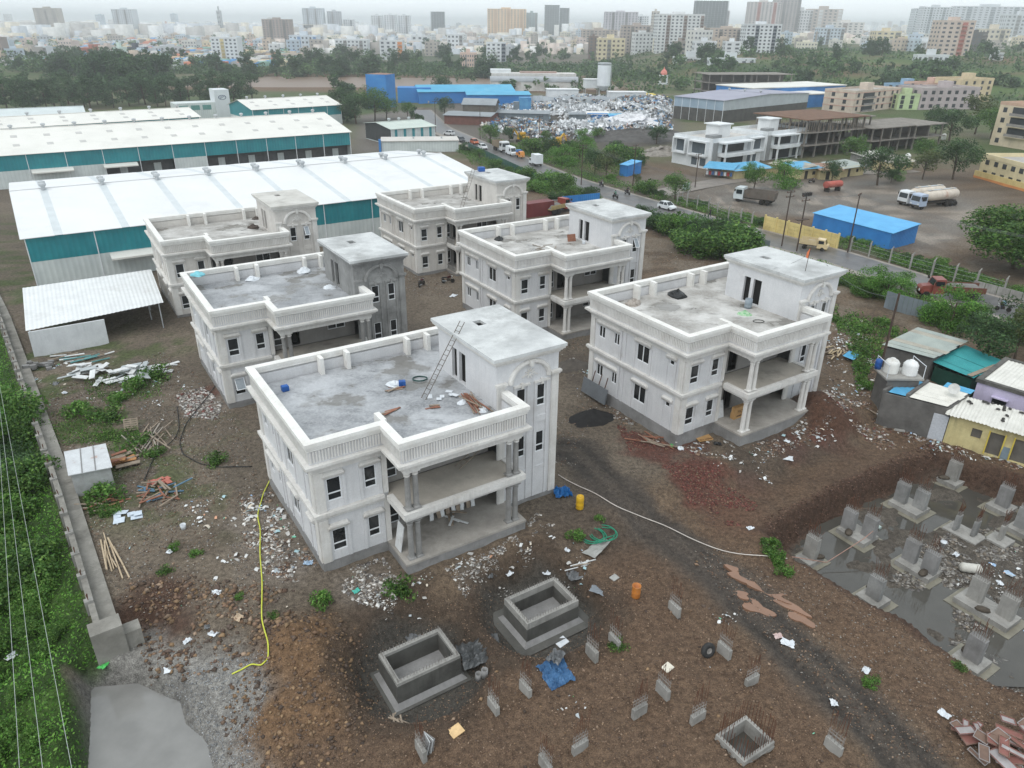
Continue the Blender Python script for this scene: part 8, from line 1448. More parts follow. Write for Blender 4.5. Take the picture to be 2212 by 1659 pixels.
# ================================================================ THE CITY
def c1(x, y): return (x*.25, y*.25)
def c2(x, y): return (553+x*.25, y*.25)
def c3(x, y): return (1106+x*.25, y*.25)
def c4(x, y): return (1659+x*.25, y*.25)
def tower(label, f, x0, x1, yb, yt, floors, col, cols, cat='tower block', band=None, depth=None, raw=False, win=None, rz=0, group=None):
 # seen at crop columns x0..x1, foot at row yb, top at row yt
 (u0, v0), (u1, _) = f(x0, yb), f(x1, yb); v0 = max(v0, 80.); xa, ya, za = T(u0, v0); xb = G(u1, v0, za)[0]; L = max(4, xb-xa); h = max(4, ztop(xa, ya, f(0, yt)[1])-za); D = depth or min(22, max(10, L*.6))
 t = thing('city_tower' if h > 22 else 'city_building', label, cat, (xa, ya, za), R(rz), group); fh = h/floors
 if raw:
  MB().box(1, L-1, 1.2, D-1, 0, h).obj('core', PM('raw_core', (108, 114, 116), (92, 98, 100), .1, .9), t)
  for i in range(1, floors+1): MB().box(0, L, 0, D, i*fh-.4, i*fh).obj('slab', PM('raw_slab', (158, 162, 164), (140, 144, 146), .1, .9), t)
  n = max(3, int(L/6)); q = MB()
  for i in range(n+1): q.box(i*L/n-.35, i*L/n+.35, .1, .9, 0, h)
  q.obj('columns', PM('raw_slab', (158, 162, 164), (140, 144, 146), .1, .9), t, kind='stuff'); return t
 wm = PM('city_%d_%d_%d' % col, col, tuple(int(c*.92) for c in col), .05, .85, 0, grime=tuple(int(c*.82) for c in col), g_lo=.56, g_hi=.8)
 MB().box(0, L, 0, D, -6, h).obj('wall', wm, t); MB().box(L*.35, L*.6, D*.3, D*.7, h, h+fh*1.1).obj('roof_room', wm, t); q = MB()
 for b in ((-.1, L+.1, -.1, .3), (-.1, L+.1, D-.3, D+.1), (-.1, .3, .3, D-.3), (L-.3, L+.1, .3, D-.3)): q.box(*b, h, h+.9)
 q.obj('parapet', wm, t); wq = MB(); bq = MB(); gm = win or PM('city_window', (96, 102, 108), (78, 84, 90), .1, .5); ww = L/cols
 for i in range(floors):
  for j in range(cols):
   if (j+(0 if cols < 6 else 1)) % 4 == 3: bq.box(j*ww+ww*.1, (j+1)*ww-ww*.1, -.12, -.01, i*fh+fh*.2, i*fh+fh*.85); bq.box(j*ww+ww*.05, (j+1)*ww-ww*.05, -1.1, -.01, i*fh, i*fh+fh*.12)
   else: wq.box(j*ww+ww*.27, (j+1)*ww-ww*.27, -.12, -.01, i*fh+fh*.32, i*fh+fh*.78)
  for j in range(max(2, int(D/4.5))): dd = D/max(2, int(D/4.5)); wq.box(-.12, -.01, j*dd+dd*.3, j*dd+dd*.7, i*fh+fh*.32, i*fh+fh*.78)
 wq.obj('windows', gm, t, kind='stuff')
 if bq.v: bq.obj('balconies', band or PM('city_balcony', (138, 136, 134), (112, 110, 108), .1, .8), t, kind='stuff')
 return t
W_, CR, GY, PK, LB, BE, RD = (226, 229, 231), (226, 214, 190), (176, 180, 182), (206, 178, 166), (188, 200, 212), (204, 190, 172), (176, 112, 96)
DKB = PM('dark_city_band', (70, 78, 90), (56, 64, 76), .1, .6)
# left part
tower('beige pair of apartment slabs at the far left skyline', c1, 340, 600, 250, 72, 16, (186, 178, 168), 12); tower('row of pale white towers left of centre skyline', c1, 1005, 1235, 190, 82, 15, (212, 218, 222), 10)
tower('thin water tower on the left skyline', c1, 1900, 1935, 180, 95, 6, GY, 2); tower('white apartment block with yellow balconies above the river trees', c1, 1850, 2090, 545, 330, 7, W_, 6, band=PM('yellowish_balcony', (206, 190, 140), (186, 168, 120), .1, .8)); tower('pale concrete block behind the white balcony block', c1, 1800, 2000, 330, 278, 5, (206, 206, 200), 5)
tower('white three-storey house by the left suburb tree', c1, 300, 440, 520, 405, 3, W_, 4); tower('reddish shed wall in the left suburb', c1, 660, 980, 500, 425, 2, RD, 5); tower('white and green billboard building in the left suburb', c1, 985, 1080, 505, 415, 2, (206, 222, 214), 2); tower('dark glass shed in the left suburb', c1, 1085, 1270, 495, 415, 2, (84, 88, 98), 3); tower('white low blocks with roof tanks among river trees', c1, 1330, 1560, 600, 525, 2, W_, 5); tower('white roof terrace house right of them', c1, 1620, 1800, 560, 505, 2, W_, 4); tower('pink two-storey house in the left suburb', c1, 1425, 1480, 275, 220, 3, PK, 3); tower('brown tower at the left frame edge', c1, -120, 70, 540, 330, 6, (160, 146, 138), 5)
# centre left
tower('brown unfinished apartment block behind the suburb', c2, 75, 330, 400, 170, 12, (168, 154, 146), 8); tower('cream apartment blocks with yellow tops', c2, 420, 640, 300, 215, 5, CR, 8); tower('orange-cream flats right of the cream blocks', c2, 590, 745, 310, 262, 4, (222, 200, 160), 6)
tower('slim striped white tower left of the triple towers', c2, 765, 870, 305, 170, 11, W_, 5, band=DKB); tower('left one of the white triple towers', c2, 1005, 1110, 310, 135, 12, W_, 5); tower('middle one of the white triple towers', c2, 1115, 1230, 312, 130, 12, W_, 5, band=PM('grey_balc', (170, 170, 172), (150, 150, 152), .1, .8)); tower('right one of the white triple towers', c2, 1235, 1345, 315, 135, 12, W_, 5)
tower('pale ghostly slab block far on the skyline', c2, 420, 620, 200, 72, 16, (206, 214, 220), 10); tower('grey twin blocks on the skyline beside the ghostly slab', c2, 630, 760, 230, 100, 14, (184, 188, 192), 6); tower('grey concrete tower under construction right of the triple towers', c2, 1515, 1640, 300, 100, 16, GY, 5, raw=True)
tower('blue-trimmed white flats above the river bank', c2, 300, 550, 460, 310, 4, (214, 222, 230), 7, band=PM('blue_balc', (120, 150, 186), (100, 132, 170), .1, .8)); tower('white office flats with ribbon windows on the bank', c2, 690, 980, 470, 345, 4, W_, 8); tower('white block with orange side balconies on the bank', c2, 1075, 1280, 520, 355, 5, W_, 4, band=ORB); tower('white house with turquoise base on the bank', c2, 1345, 1500, 425, 312, 3, W_, 3); tower('white stepped flats on the bank', c2, 1655, 1790, 445, 300, 4, W_, 4); tower('peach windowless plant building with vents on the bank', c2, 1765, 1905, 580, 465, 3, (224, 198, 184), 7); tower('white block with dark balcony column at the bank end', c2, 1990, 2160, 535, 372, 5, W_, 4, band=DKB); tower('beige low house behind palm trees on the bank', c2, 230, 420, 525, 470, 2, (206, 192, 180), 4)
# centre
tower('tall peach tower block, the widest on the centre skyline', c2, 2000, 2330, 300, 78, 16, (226, 190, 146), 12, band=PM('peach_balc', (196, 160, 120), (176, 142, 106), .1, .8)); tower('green-netted tower right of the peach block', c3, 120, 215, 230, 112, 12, (140, 158, 160), 4); tower('bare grey concrete tower with crane mast, left one', c3, 277, 400, 240, 42, 17, GY, 5, raw=True); tower('bare grey concrete tower, lower right half', c3, 405, 485, 240, 68, 15, GY, 4, raw=True)
tower('pale lilac slab towers on the centre skyline', c3, 795, 1050, 240, 105, 15, (204, 200, 206), 10); tower('white striped flats beside the lilac slabs', c3, 1050, 1200, 245, 140, 10, W_, 6, band=DKB); tower('beige apartment block with dark balcony stacks', c3, 600, 890, 430, 262, 8, (186, 174, 164), 9); tower('cream institution with dark glass strip in front', c3, 735, 960, 525, 338, 5, (222, 210, 178), 6, win=PM('brown_window', (96, 84, 76), (80, 70, 64), .1, .6)); tower('slim dark-glazed wing of the cream institution', c3, 660, 735, 515, 322, 7, (128, 112, 104), 2)
tower('beige long flats with cluttered balconies', c3, 945, 1195, 470, 225, 9, (188, 176, 168), 8); tower('tall white grid-window tower with brown balcony stacks', c3, 1240, 1605, 465, 128, 12, (224, 226, 226), 11, band=PM('brown_stack', (146, 130, 122), (122, 108, 102), .1, .8)); tower('cream rear wing of the white grid tower', c3, 1195, 1245, 440, 105, 13, (206, 200, 192), 2); tower('grey skeleton tower above the white grid tower', c3, 1560, 1730, 200, 5, 18, GY, 6, raw=True); tower('pinkish pale towers right of the skeleton tower', c3, 1735, 1860, 200, 95, 12, (214, 206, 206), 6); tower('brownish high tower with red stripes at right of centre', c3, 2020, 2230, 200, 18, 18, (204, 196, 192), 8, band=PM('red_stack', (186, 120, 108), (160, 102, 92), .1, .8))
tower('beige flats with round balconies under the skeleton tower', c3, 1590, 1700, 370, 245, 7, (190, 178, 168), 4); tower('beige flats with brown window stacks, right middle', c3, 1690, 2005, 440, 250, 8, (196, 182, 170), 9); tower('plain brown-grey slab wall house', c3, 1395, 1500, 480, 368, 3, (176, 166, 158), 2); tower('plain white cube house on the hill edge', c3, 1570, 1745, 480, 365, 3, W_, 3); tower('second plain white cube house on the hill edge', c3, 1835, 1960, 470, 368, 3, W_, 2); tower('dark-striped white apartment block at the hill edge', c3, 2000, 2270, 455, 215, 8, W_, 8, band=DKB, win=PM('dark_city_win', (60, 66, 76), (50, 56, 66), .1, .4))
for i, (f, x0, x1, yb, yt, lb) in enumerate(((c3, 1400, 1690, 550, 525, 'long low white shed on the green hillside, left'), (c3, 1700, 2075, 568, 532, 'long low white shed on the green hillside, right'), (c4, 1285, 1520, 535, 490, 'pale tin shed halfway up the hillside'))): tower(lb, f, x0, x1, yb, yt, 1, (220, 224, 226), 6, 'shed', depth=7)
# right
tower('very tall brown tower on the right skyline', c4, 25, 190, 160, -30, 20, (176, 168, 164), 7); tower('white flats behind the stepped brown block', c4, 180, 330, 190, 90, 9, (222, 222, 222), 7); tower('stepped brown and white balcony block', c4, 320, 540, 230, 80, 9, (196, 184, 174), 7, band=W_ and PM('white_stack', (222, 222, 220), (204, 204, 202), .1, .8)); tower('white flats with brown panel on the hill', c4, 530, 740, 330, 195, 6, (224, 220, 214), 6, band=PM('brown_stack', (146, 130, 122), (122, 108, 102), .1, .8)); tower('light blue-white apartment rows on the hill', c4, 430, 605, 385, 245, 5, (206, 216, 226), 7); tower('cream stepped house on the hill edge', c4, 915, 1090, 405, 275, 4, (224, 210, 180), 4); tower('olive-cream low school block at the hill edge', c4, 1060, 1260, 420, 350, 2, (206, 196, 160), 7); tower('white small houses in a row at the hill edge', c4, 1260, 1440, 440, 365, 2, W_, 7)
tower('large white high-rise slab, left wing on the right skyline', c4, 1290, 1560, 330, 62, 13, (218, 222, 226), 9, band=PM('dark_stack', (120, 128, 132), (100, 108, 112), .1, .8)); tower('large white high-rise slab, right wing on the right skyline', c4, 1560, 1950, 320, 55, 13, (212, 216, 220), 13, band=PM('dark_stack', (120, 128, 132), (100, 108, 112), .1, .8)); tower('pale distant towers left of the high-rise slab', c4, 1225, 1320, 220, 75, 12, (206, 212, 216), 5); tower('pinkish eight-storey flats with red brick stack', c4, 1440, 1680, 485, 185, 8, (214, 196, 184), 5, band=PM('red_stack', (186, 120, 108), (160, 102, 92), .1, .8)); tower('dark grey unfinished block beside the pink flats', c4, 1690, 1830, 440, 285, 6, (104, 100, 98), 4); tower('cream terrace houses at the far right', c4, 1840, 2010, 420, 255, 4, (220, 210, 192), 5); tower('long pale hall beside the far right trees', c4, 1970, 2230, 545, 470, 2, (214, 218, 218), 6)
tower('misty white blocks climbing the right frame edge', c4, 2010, 2240, 360, 130, 7, (206, 210, 212), 8)
# hundreds of small houses in between
rg2 = random.Random(99); PAL = [(224, 226, 226), (216, 214, 208), (222, 210, 186), (206, 190, 174), (196, 200, 204), (212, 196, 188), (186, 178, 170), (198, 210, 220), (228, 222, 204)]; NAMES = ['white', 'off-white', 'cream', 'beige', 'grey', 'pinkish', 'brownish', 'bluish', 'ivory']
hb = {}
def house_mesh(c, fl, w, d):
 k = (c, fl, w)
 if k in hb: return hb[k]
 q = MB(); h = fl*3.2; q.box(-w/2, w/2, 0, d, -4, h); q.box(-w/2, w/2, 0, .25, h, h+.9); q.box(-w/2, -w/2+.25, .25, d, h, h+.9); q.box(w/2-.25, w/2, .25, d, h, h+.9); q.box(-w*.2, w*.15, d*.4, d*.8, h, h+2.4); wq = MB(); n = max(2, int(w/3.4))
 for i in range(fl):
  for j in range(n): a = -w/2+(j+.5)*w/n; wq.box(a-.75, a+.75, -.12, -.01, i*3.2+1.0, i*3.2+2.4)
  for a in (.25, .65): wq.box(-w/2-.12, -w/2-.01, d*a-.7, d*a+.7, i*3.2+1, i*3.2+2.4)
 hb[k] = (q.mesh('wall', PM('city_%d_%d_%d' % PAL[c], PAL[c], tuple(int(z*.92) for z in PAL[c]), .05, .85, 0, grime=tuple(int(z*.82) for z in PAL[c]), g_lo=.56, g_hi=.8)), wq.mesh('windows', PM('city_window', (96, 102, 108), (78, 84, 90), .1, .5))); return hb[k]
def houses(n, u0, u1, v0, v1, where, fls, power=1.):
 for i in range(n):
  u = rg2.uniform(u0, u1); v = v0+(v1-v0)*rg2.random()**power; x, y, z = T(u, v); c = rg2.randrange(9); fl = rg2.choice(fls); w = rg2.choice((9, 13, 18)); a, b = house_mesh(c, fl, w, 10)
  t = thing('city_house', '%s %d-storey flat-roofed house %s' % (NAMES[c], fl, where), 'house', (x, y, z), R(rg2.uniform(-25, 35)), 'small houses '+where); link('wall', a, t); o = link('windows', b, t); o['kind'] = 'stuff'
houses(85, 0, 560, 82, 140, 'in the left suburb', (1, 2, 2, 3), 1.); houses(60, 540, 1110, 80, 122, 'above the river bank', (2, 3, 4)); houses(75, 1100, 1660, 78, 116, 'in the middle of the city', (2, 3, 4, 5)); houses(65, 1650, 2212, 72, 112, 'on the right-hand hill', (2, 3, 4));
for i in range(12): x, y, z = T(c4(600+i*55, 100)[0], 66+rg2.uniform(-3, 6)); c = rg2.randrange(9); a, b = house_mesh(c, rg2.choice((9, 12, 14)), 18, 10); t = thing('city_house', '%s misty high block on the far right horizon' % NAMES[c], 'tower block', (x, y, z), R(rg2.uniform(-20, 20)), 'misty blocks on the horizon'); link('wall', a, t); o = link('windows', b, t); o['kind'] = 'stuff'
for i in range(26): x, y, z = T(rg2.uniform(0, 2212), 66+rg2.uniform(-2, 8)); c = rg2.choice((0, 1, 4, 7)); a, b = house_mesh(c, rg2.choice((7, 9, 12, 14)), 18, 10); t = thing('city_house', '%s misty tower on the far horizon' % NAMES[c], 'tower block', (x, y, z), R(rg2.uniform(-20, 20)), 'misty towers on the horizon'); link('wall', a, t); o = link('windows', b, t); o['kind'] = 'stuff'
# masses too many and too small to count
def mass(name, label, cat, u0, u1, v0, v1, n, w_, h_, pal, seed, rise=.8):
 rg = np.random.default_rng(seed); V = []; Cc = []; Fc = []; PT = [srgb(*c)[:3] for c in pal]
 uv = np.stack([rg.uniform(u0, u1, n), v0+(v1-v0)*rg.random(n)], 1); XY = np.array([G(*q, 2.) for q in uv]); ZZ_ = hgt(XY[:, 0], XY[:, 1])
 for i in range(n):
  x, y = XY[i]; z = ZZ_[i]; w, d = rg.uniform(*w_), rg.uniform(*w_)*.8; h = h_[0]+(h_[1]-h_[0])*rg.random()**2; k = len(V); V += [(x-w/2, y, z-3), (x+w/2, y, z-3), (x+w/2, y+d, z-3), (x-w/2, y+d, z-3), (x-w/2, y, z+h), (x+w/2, y, z+h), (x+w/2, y+d, z+h+rise), (x-w/2, y+d, z+h+rise)]; Fc += [(k+a, k+b, k+c, k+e) for a, b, c, e in ((4, 5, 6, 7), (0, 1, 5, 4), (1, 2, 6, 5), (3, 0, 4, 7))]; Cc += [PT[rg.integers(0, len(PT))]]*8
 link(name, np_mesh(name, V, Fc, AM('tin_patchwork', .7, .3, .2, .2), np.array(Cc)), label=label, cat=cat, kind='stuff')
mass('tin_roof_settlement', 'dense patchwork of tiny tin-roofed huts in the left suburb', 'settlement', 0, 640, 84, 140, 1700, (4, 11), (2.5, 4.5), ((196, 194, 190), (150, 148, 146), (92, 146, 196), (176, 150, 120), (196, 180, 150), (120, 112, 106), (160, 176, 186), (186, 120, 96), (120, 156, 142)), 8)
mass('distant_city', 'carpet of pale low city blocks towards the horizon', 'city', -80, 2300, 57, 84, 3200, (12, 30), (5, 26), ((224, 226, 226), (214, 214, 210), (220, 212, 194), (200, 196, 190), (196, 202, 208), (180, 178, 174)), 12, 0)
mass('mid_city', 'small pale houses packed between the named city blocks', 'city', 560, 2212, 82, 118, 900, (7, 14), (3.5, 12), ((226, 226, 224), (216, 208, 192), (200, 192, 184), (190, 196, 202), (210, 196, 186), (160, 154, 148)), 14, 0)
# ================================================================ STONES, RUBBLE, TIMBER, LITTER
ROCKM = AM('stones', .9, .25, .3, 6., 0, .3, 18)
_oct = np.array([(1, 0, 0), (-1, 0, 0), (0, 1, 0), (0, -1, 0), (0, 0, 1), (0, 0, -1), ], float); _of = np.array([(0, 2, 4), (2, 1, 4), (1, 3, 4), (3, 0, 4), (2, 0, 5), (1, 2, 5), (3, 1, 5), (0, 3, 5)])
_cb = np.array([(-1, -1, -1), (1, -1, -1), (1, 1, -1), (-1, 1, -1), (-1, -1, 1), (1, -1, 1), (1, 1, 1), (-1, 1, 1)], float); _cf = np.array([(0, 2, 1), (0, 3, 2), (4, 5, 6), (4, 6, 7), (0, 1, 5), (0, 5, 4), (1, 2, 6), (1, 6, 5), (2, 3, 7), (2, 7, 6), (3, 0, 4), (3, 4, 7)])
def rocks(name, label, cat, x, y, size, pal, seed, base=_oct, fc=_of, flat=.7, sink=.35, jit=.35, elong=1., lift=None, tone=None):
 rg = np.random.default_rng(seed); n = len(x); z = hgt(x, y)+(lift if lift is not None else 0); m = len(base); V = np.repeat(base[None], n, 0)*(1+rg.uniform(-jit, jit, (n, m, 1))); sc = np.stack([size*rg.uniform(.8, 1.3*elong, n), size*rg.uniform(.6, 1., n), size*flat*rg.uniform(.6, 1., n)], 1); V *= sc[:, None]
 t = rg.uniform(0, 6.28, n); tl = rg.normal(0, .35, n); c, s = np.cos(t)[:, None], np.sin(t)[:, None]; c2, s2 = np.cos(tl)[:, None], np.sin(tl)[:, None]; X, Y, Z = V[..., 0], V[..., 1], V[..., 2]; Y, Z = Y*c2-Z*s2, Y*s2+Z*c2; X, Y = X*c-Y*s, X*s+Y*c
 W = np.stack([X+x[:, None], Y+y[:, None], Z+(z+size*flat*(1-2*sink)*.5)[:, None]], -1); P_ = np.array([srgb(*q)[:3] for q in pal]); col = P_[rg.integers(0, len(pal), n)]*(.7+.6*rg.random(n))[:, None]
 F = (fc[None]+np.arange(n)[:, None, None]*m).reshape(-1, 3); return link(name, np_mesh(name, W.reshape(-1, 3), F, ROCKM, np.repeat(col, m, 0), 3), label=label, cat=cat, kind='stuff')
def inpoly(px, n, seed, z=-.7, thr=.0, fs=.5):
 rg = np.random.default_rng(seed); pl = P2(px, z); xs_ = [p[0] for p in pl]; ys_ = [p[1] for p in pl]; X = []; Y = []; got = 0
 for _ in range(12):
  x = rg.uniform(min(xs_), max(xs_), n); y = rg.uniform(min(ys_), max(ys_), n); k = (polydist(x, y, pl) > 0) & (fbm(x*fs, y*fs, seed) > thr); X.append(x[k]); Y.append(y[k]); got += k.sum()
  if got >= n: break
 return np.concatenate(X)[:n], np.concatenate(Y)[:n]
def clear_villas(x, y):
 ok = np.ones(len(x), bool)
 for v in VIL:
  X, Y, a, z0 = VIL[v]; a = R(a); dx, dy = x-X*SC, y-Y*SC; lx, ly = dx*math.cos(a)+dy*math.sin(a), -dx*math.sin(a)+dy*math.cos(a); ok &= ~((lx > -.3) & (lx < 18.6) & (ly > (-.3)) & (ly < 12.8)) & ~((lx > 4.3) & (lx < 14.2) & (ly > -3.4) & (ly < 1))
 for (tx, ty) in ((-5.28, 32.0), (2.06, 36.8)): ca, sa = math.cos(GA), math.sin(GA); dx, dy = x-tx, y-ty; ok &= ~((np.abs(dx*ca+dy*sa) < 2.4) & (np.abs(-dx*sa+dy*ca) < 1.7))
 return ok
def RK(name, label, cat, px, n, size, pal, seed, z=-.7, thr=0., fs=.5, expo=2.2, **kw):
 x, y = inpoly(px, n, seed, z, thr, fs); k = clear_villas(x, y); x, y = x[k], y[k]; rg = np.random.default_rng(seed+1); rocks(name, label, cat, x, y, size[0]+(size[1]-size[0])*rg.random(len(x))**expo, pal, seed, **kw)
BRN = [(120, 98, 82), (134, 112, 94), (104, 84, 72), (146, 126, 108), (92, 78, 70)]; OCH = [(126, 104, 82), (114, 92, 74), (100, 84, 72), (138, 114, 88), (94, 82, 74), (86, 74, 66)]; GRY = [(142, 138, 132), (120, 116, 112), (160, 156, 150), (104, 100, 98)]; WHT = [(200, 196, 190), (180, 174, 168), (210, 208, 204), (162, 155, 148)]; REDC = [(112, 68, 62), (98, 62, 57), (122, 80, 72), (92, 66, 61)]
RK('gravel', 'brown gravel and pebbles over the lower building plot', 'gravel', [(560, 1659), (640, 1450), (900, 1300), (1180, 1240), (1400, 1230), (1640, 1390), (1850, 1659)], 15000, (.015, .07), BRN, 101, -1)
RK('gravel', 'scattered stones between the wheel track and the pit', 'gravel', [(1500, 1190), (1640, 1170), (1900, 1320), (2212, 1500), (2212, 1659), (1900, 1640), (1700, 1420), (1560, 1280)], 7000, (.018, .08), BRN+GRY[:1], 103, -1)
RK('stones', 'larger loose stones dotted over the lower plot', 'stones', [(560, 1659), (700, 1420), (1180, 1250), (1500, 1200), (2212, 1560), (2212, 1659)], 420, (.05, .17), BRN+OCH, 141, -1, expo=2.5)
RK('stones', 'ochre stones covering the earth mound', 'stones', [(470, 1500), (560, 1370), (700, 1320), (800, 1370), (820, 1500), (770, 1620), (600, 1659), (490, 1640)], 3600, (.02, .2), OCH, 105, -.5, expo=6)
RK('stones', 'brown boulders and stones along the bank below the left yard', 'stones', [(240, 1290), (420, 1270), (640, 1300), (640, 1380), (560, 1400), (500, 1440), (330, 1480), (300, 1400), (250, 1310)], 2300, (.025, .26), OCH+BRN, 107, -.9, thr=.42, expo=4.5)
RK('gravel', 'grey crushed stone on the bank of the grey pond', 'gravel', [(330, 1480), (500, 1440), (590, 1450), (580, 1540), (560, 1659), (400, 1659), (400, 1520)], 5000, (.015, .06), [(140, 142, 144), (120, 122, 124), (162, 164, 166)], 109, -1.6)
RK('stones', 'dark stones standing out of the grey pond', 'stones', [(280, 1490), (345, 1490), (380, 1560), (400, 1659), (330, 1659), (300, 1560)], 60, (.08, .25), GRY+[(80, 78, 76)], 110, -2.2, lift=.12)
RK('gravel', 'loose stones and grit over the left yard', 'gravel', [(90, 850), (350, 760), (420, 800), (520, 920), (560, 1040), (650, 1220), (560, 1320), (250, 1300), (190, 1130)], 15000, (.018, .1), BRN+GRY, 111, -.1, .38)
RK('rubble', 'grey rubble and stones between the villas', 'rubble', [(350, 600), (480, 620), (560, 860), (1230, 900), (1290, 780), (1000, 640), (880, 560), (780, 560), (900, 640), (1240, 640), (1290, 880), (1240, 1010), (560, 880)], 9000, (.022, .12), BRN+GRY, 113, 0, .3)
RK('gravel', 'dark grit beside the flag villa and along the track', 'gravel', [(1220, 850), (1300, 860), (1470, 960), (1600, 1060), (1500, 1200), (1330, 1130), (1210, 1010)], 6000, (.015, .06), [(84, 78, 74), (100, 92, 86), (118, 110, 104)], 115, -.5)
RK('rubble', 'broken white plaster and tile rubble by the front corner of the nearest villa', 'rubble', [(520, 1080), (590, 1060), (640, 1130), (690, 1220), (640, 1260), (560, 1240), (530, 1170)], 2000, (.02, .14), WHT+GRY+BRN, 117, -.1, .46, .8, expo=3.5, base=_cb, fc=_cf, flat=.3, jit=.25)
RK('rubble', 'white tile chips heaped below the porch of the nearest villa', 'rubble', [(750, 1240), (830, 1215), (870, 1270), (850, 1320), (790, 1320), (740, 1290)], 850, (.025, .13), WHT+GRY, 119, -.4, .47, .9, expo=3, base=_cb, fc=_cf, flat=.3, jit=.2)
RK('rubble', 'white chips scattered in front of the porch plinth', 'rubble', [(960, 1240), (1080, 1190), (1160, 1120), (1200, 1150), (1120, 1230), (1010, 1290)], 900, (.02, .09), WHT+GRY, 121, -.5, .48, .9, base=_cb, fc=_cf, flat=.3)
RK('rubble', 'white plaster rubble heap behind the nearest villa', 'rubble', [(380, 850), (440, 835), (480, 870), (470, 910), (400, 900)], 1600, (.03, .13), WHT+REDC[:1]+GRY, 123, 0, .35, .6, base=_cb, fc=_cf, flat=.4)
RK('brick_rubble', 'dark red broken brick scattered before the flag villa', 'rubble', [(1330, 930), (1400, 945), (1480, 980), (1560, 1030), (1640, 1080), (1600, 1130), (1520, 1110), (1440, 1030), (1360, 990)], 3400, (.02, .08), REDC+BRN[:1], 125, -.6, .42, .45, base=_cb, fc=_cf, flat=.6)
RK('rubble', 'pale rubble strewn round the flag villa plinth', 'rubble', [(1270, 860), (1340, 880), (1470, 965), (1600, 965), (1760, 900), (1800, 930), (1650, 1000), (1480, 1000), (1330, 920)], 1500, (.02, .12), WHT+BRN+GRY+BRN, 127, -.5, .48, .5, base=_cb, fc=_cf, flat=.4)
RK('rubble', 'grey broken slabs on the dry floor of the pit', 'rubble', [(1960, 1180), (2080, 1130), (2212, 1120), (2212, 1480), (2120, 1440), (2000, 1330), (1930, 1240)], 6000, (.03, .13), GRY+[(112, 106, 98), (132, 122, 110)], 129, -2.4, .36, .4, base=_cb, fc=_cf, flat=.35)
RK('stones', 'dark earth clods along the cut edge of the pit', 'stones', [(1640, 1130), (1760, 1070), (1900, 1005), (2010, 955), (2030, 985), (1900, 1040), (1770, 1105), (1670, 1160)], 2600, (.03, .12), [(92, 72, 62), (78, 62, 54), (110, 88, 76)], 131, -1.2)
RK('rubble', 'bricks, tiles and refuse strewn beside the block house and pit head', 'rubble', [(1760, 860), (1850, 840), (1900, 890), (1960, 930), (2120, 960), (2212, 990), (2212, 1010), (2000, 960), (1860, 960), (1780, 930)], 1700, (.025, .14), WHT+BRN+REDC+GRY+BRN, 133, -.6, .46, .5, base=_cb, fc=_cf, flat=.35)
RK('rubble', 'mixed refuse on the open ground beyond the flag villa', 'rubble', [(1790, 700), (1860, 690), (1910, 780), (1880, 860), (1800, 860), (1780, 760)], 800, (.03, .15), WHT+BRN+[(150, 170, 180)], 135, 0, .4, .5, base=_cb, fc=_cf, flat=.3)
RK('gravel', 'grit and stones on the open ground behind the villas', 'gravel', [(1390, 480), (1560, 560), (1600, 600), (1500, 600), (1400, 560), (1390, 520)], 1800, (.03, .1), BRN+GRY, 137, 0, .4)
# light litter: curled scraps of plastic and paper
rg = np.random.default_rng(77); X = []; Y = []
for px, n, z_, th in (([(180, 1120), (560, 1060), (690, 1240), (640, 1320), (420, 1330), (230, 1290)], 170, -.1, .46), ([(520, 1080), (640, 1080), (700, 1240), (560, 1260)], 260, -.1, .36), ([(740, 1230), (1180, 1120), (1300, 1200), (1230, 1290), (900, 1330), (760, 1330)], 200, -.6, .46), ([(1300, 930), (1640, 1060), (1800, 940), (1780, 900), (1600, 960), (1450, 970)], 200, -.6, .46), ([(1900, 880), (2212, 960), (2212, 1010), (1950, 960)], 260, -.8, .3), ([(60, 780), (400, 760), (480, 900), (300, 960), (100, 900)], 260, 0, .45), ([(1200, 760), (1290, 780), (1300, 860), (1230, 870)], 120, 0, .3), ([(1780, 690), (1900, 740), (1860, 880), (1790, 860)], 220, 0, .35), ([(2100, 1180), (2212, 1180), (2212, 1480), (2080, 1300)], 120, -2.4, .4), ([(1400, 1100), (2100, 1659), (1000, 1659), (1100, 1300)], 40, -1, .4)):
 a_, b_ = inpoly(px, n, len(X)+300, z_, th, .35); m = len(a_); c_ = rg.integers(0, max(3, m//22), m); w_ = (rg.random(m) < .72)[:, None]; q = np.where(w_, np.stack([a_[c_], b_[c_]], 1)+rg.normal(0, .45, (m, 2)), np.stack([a_, b_], 1)); X.append(q[:, 0]); Y.append(q[:, 1])
X = np.concatenate(X); Y = np.concatenate(Y); k = clear_villas(X, Y); X, Y = X[k], Y[k]; n = len(X); Z = hgt(X, Y)+.06
t = rg.uniform(0, 6.28, n); L = .03+.2*rg.random(n)**5; Wd = L*rg.uniform(.3, .9, n); a = np.stack([np.cos(t), np.sin(t), rg.normal(0, .25, n)], 1)*L[:, None]; b = np.stack([-np.sin(t), np.cos(t), rg.normal(0, .25, n)], 1)*Wd[:, None]; c = np.stack([X, Y, Z], 1); up_ = np.array([0, 0, 1.])*(L*rg.uniform(.1, .7, n))[:, None]
V = np.stack([c-a-b, c-a+b, c-b*.8+up_, c+b*1.1+up_*.8, c+a-b*.7, c+a+b*.9+up_*.3], 1).reshape(-1, 3); base = np.arange(n)[:, None]*6; F = np.concatenate([base+np.array([0, 2, 3, 1]), base+np.array([2, 4, 5, 3])], 1).reshape(-1, 4)
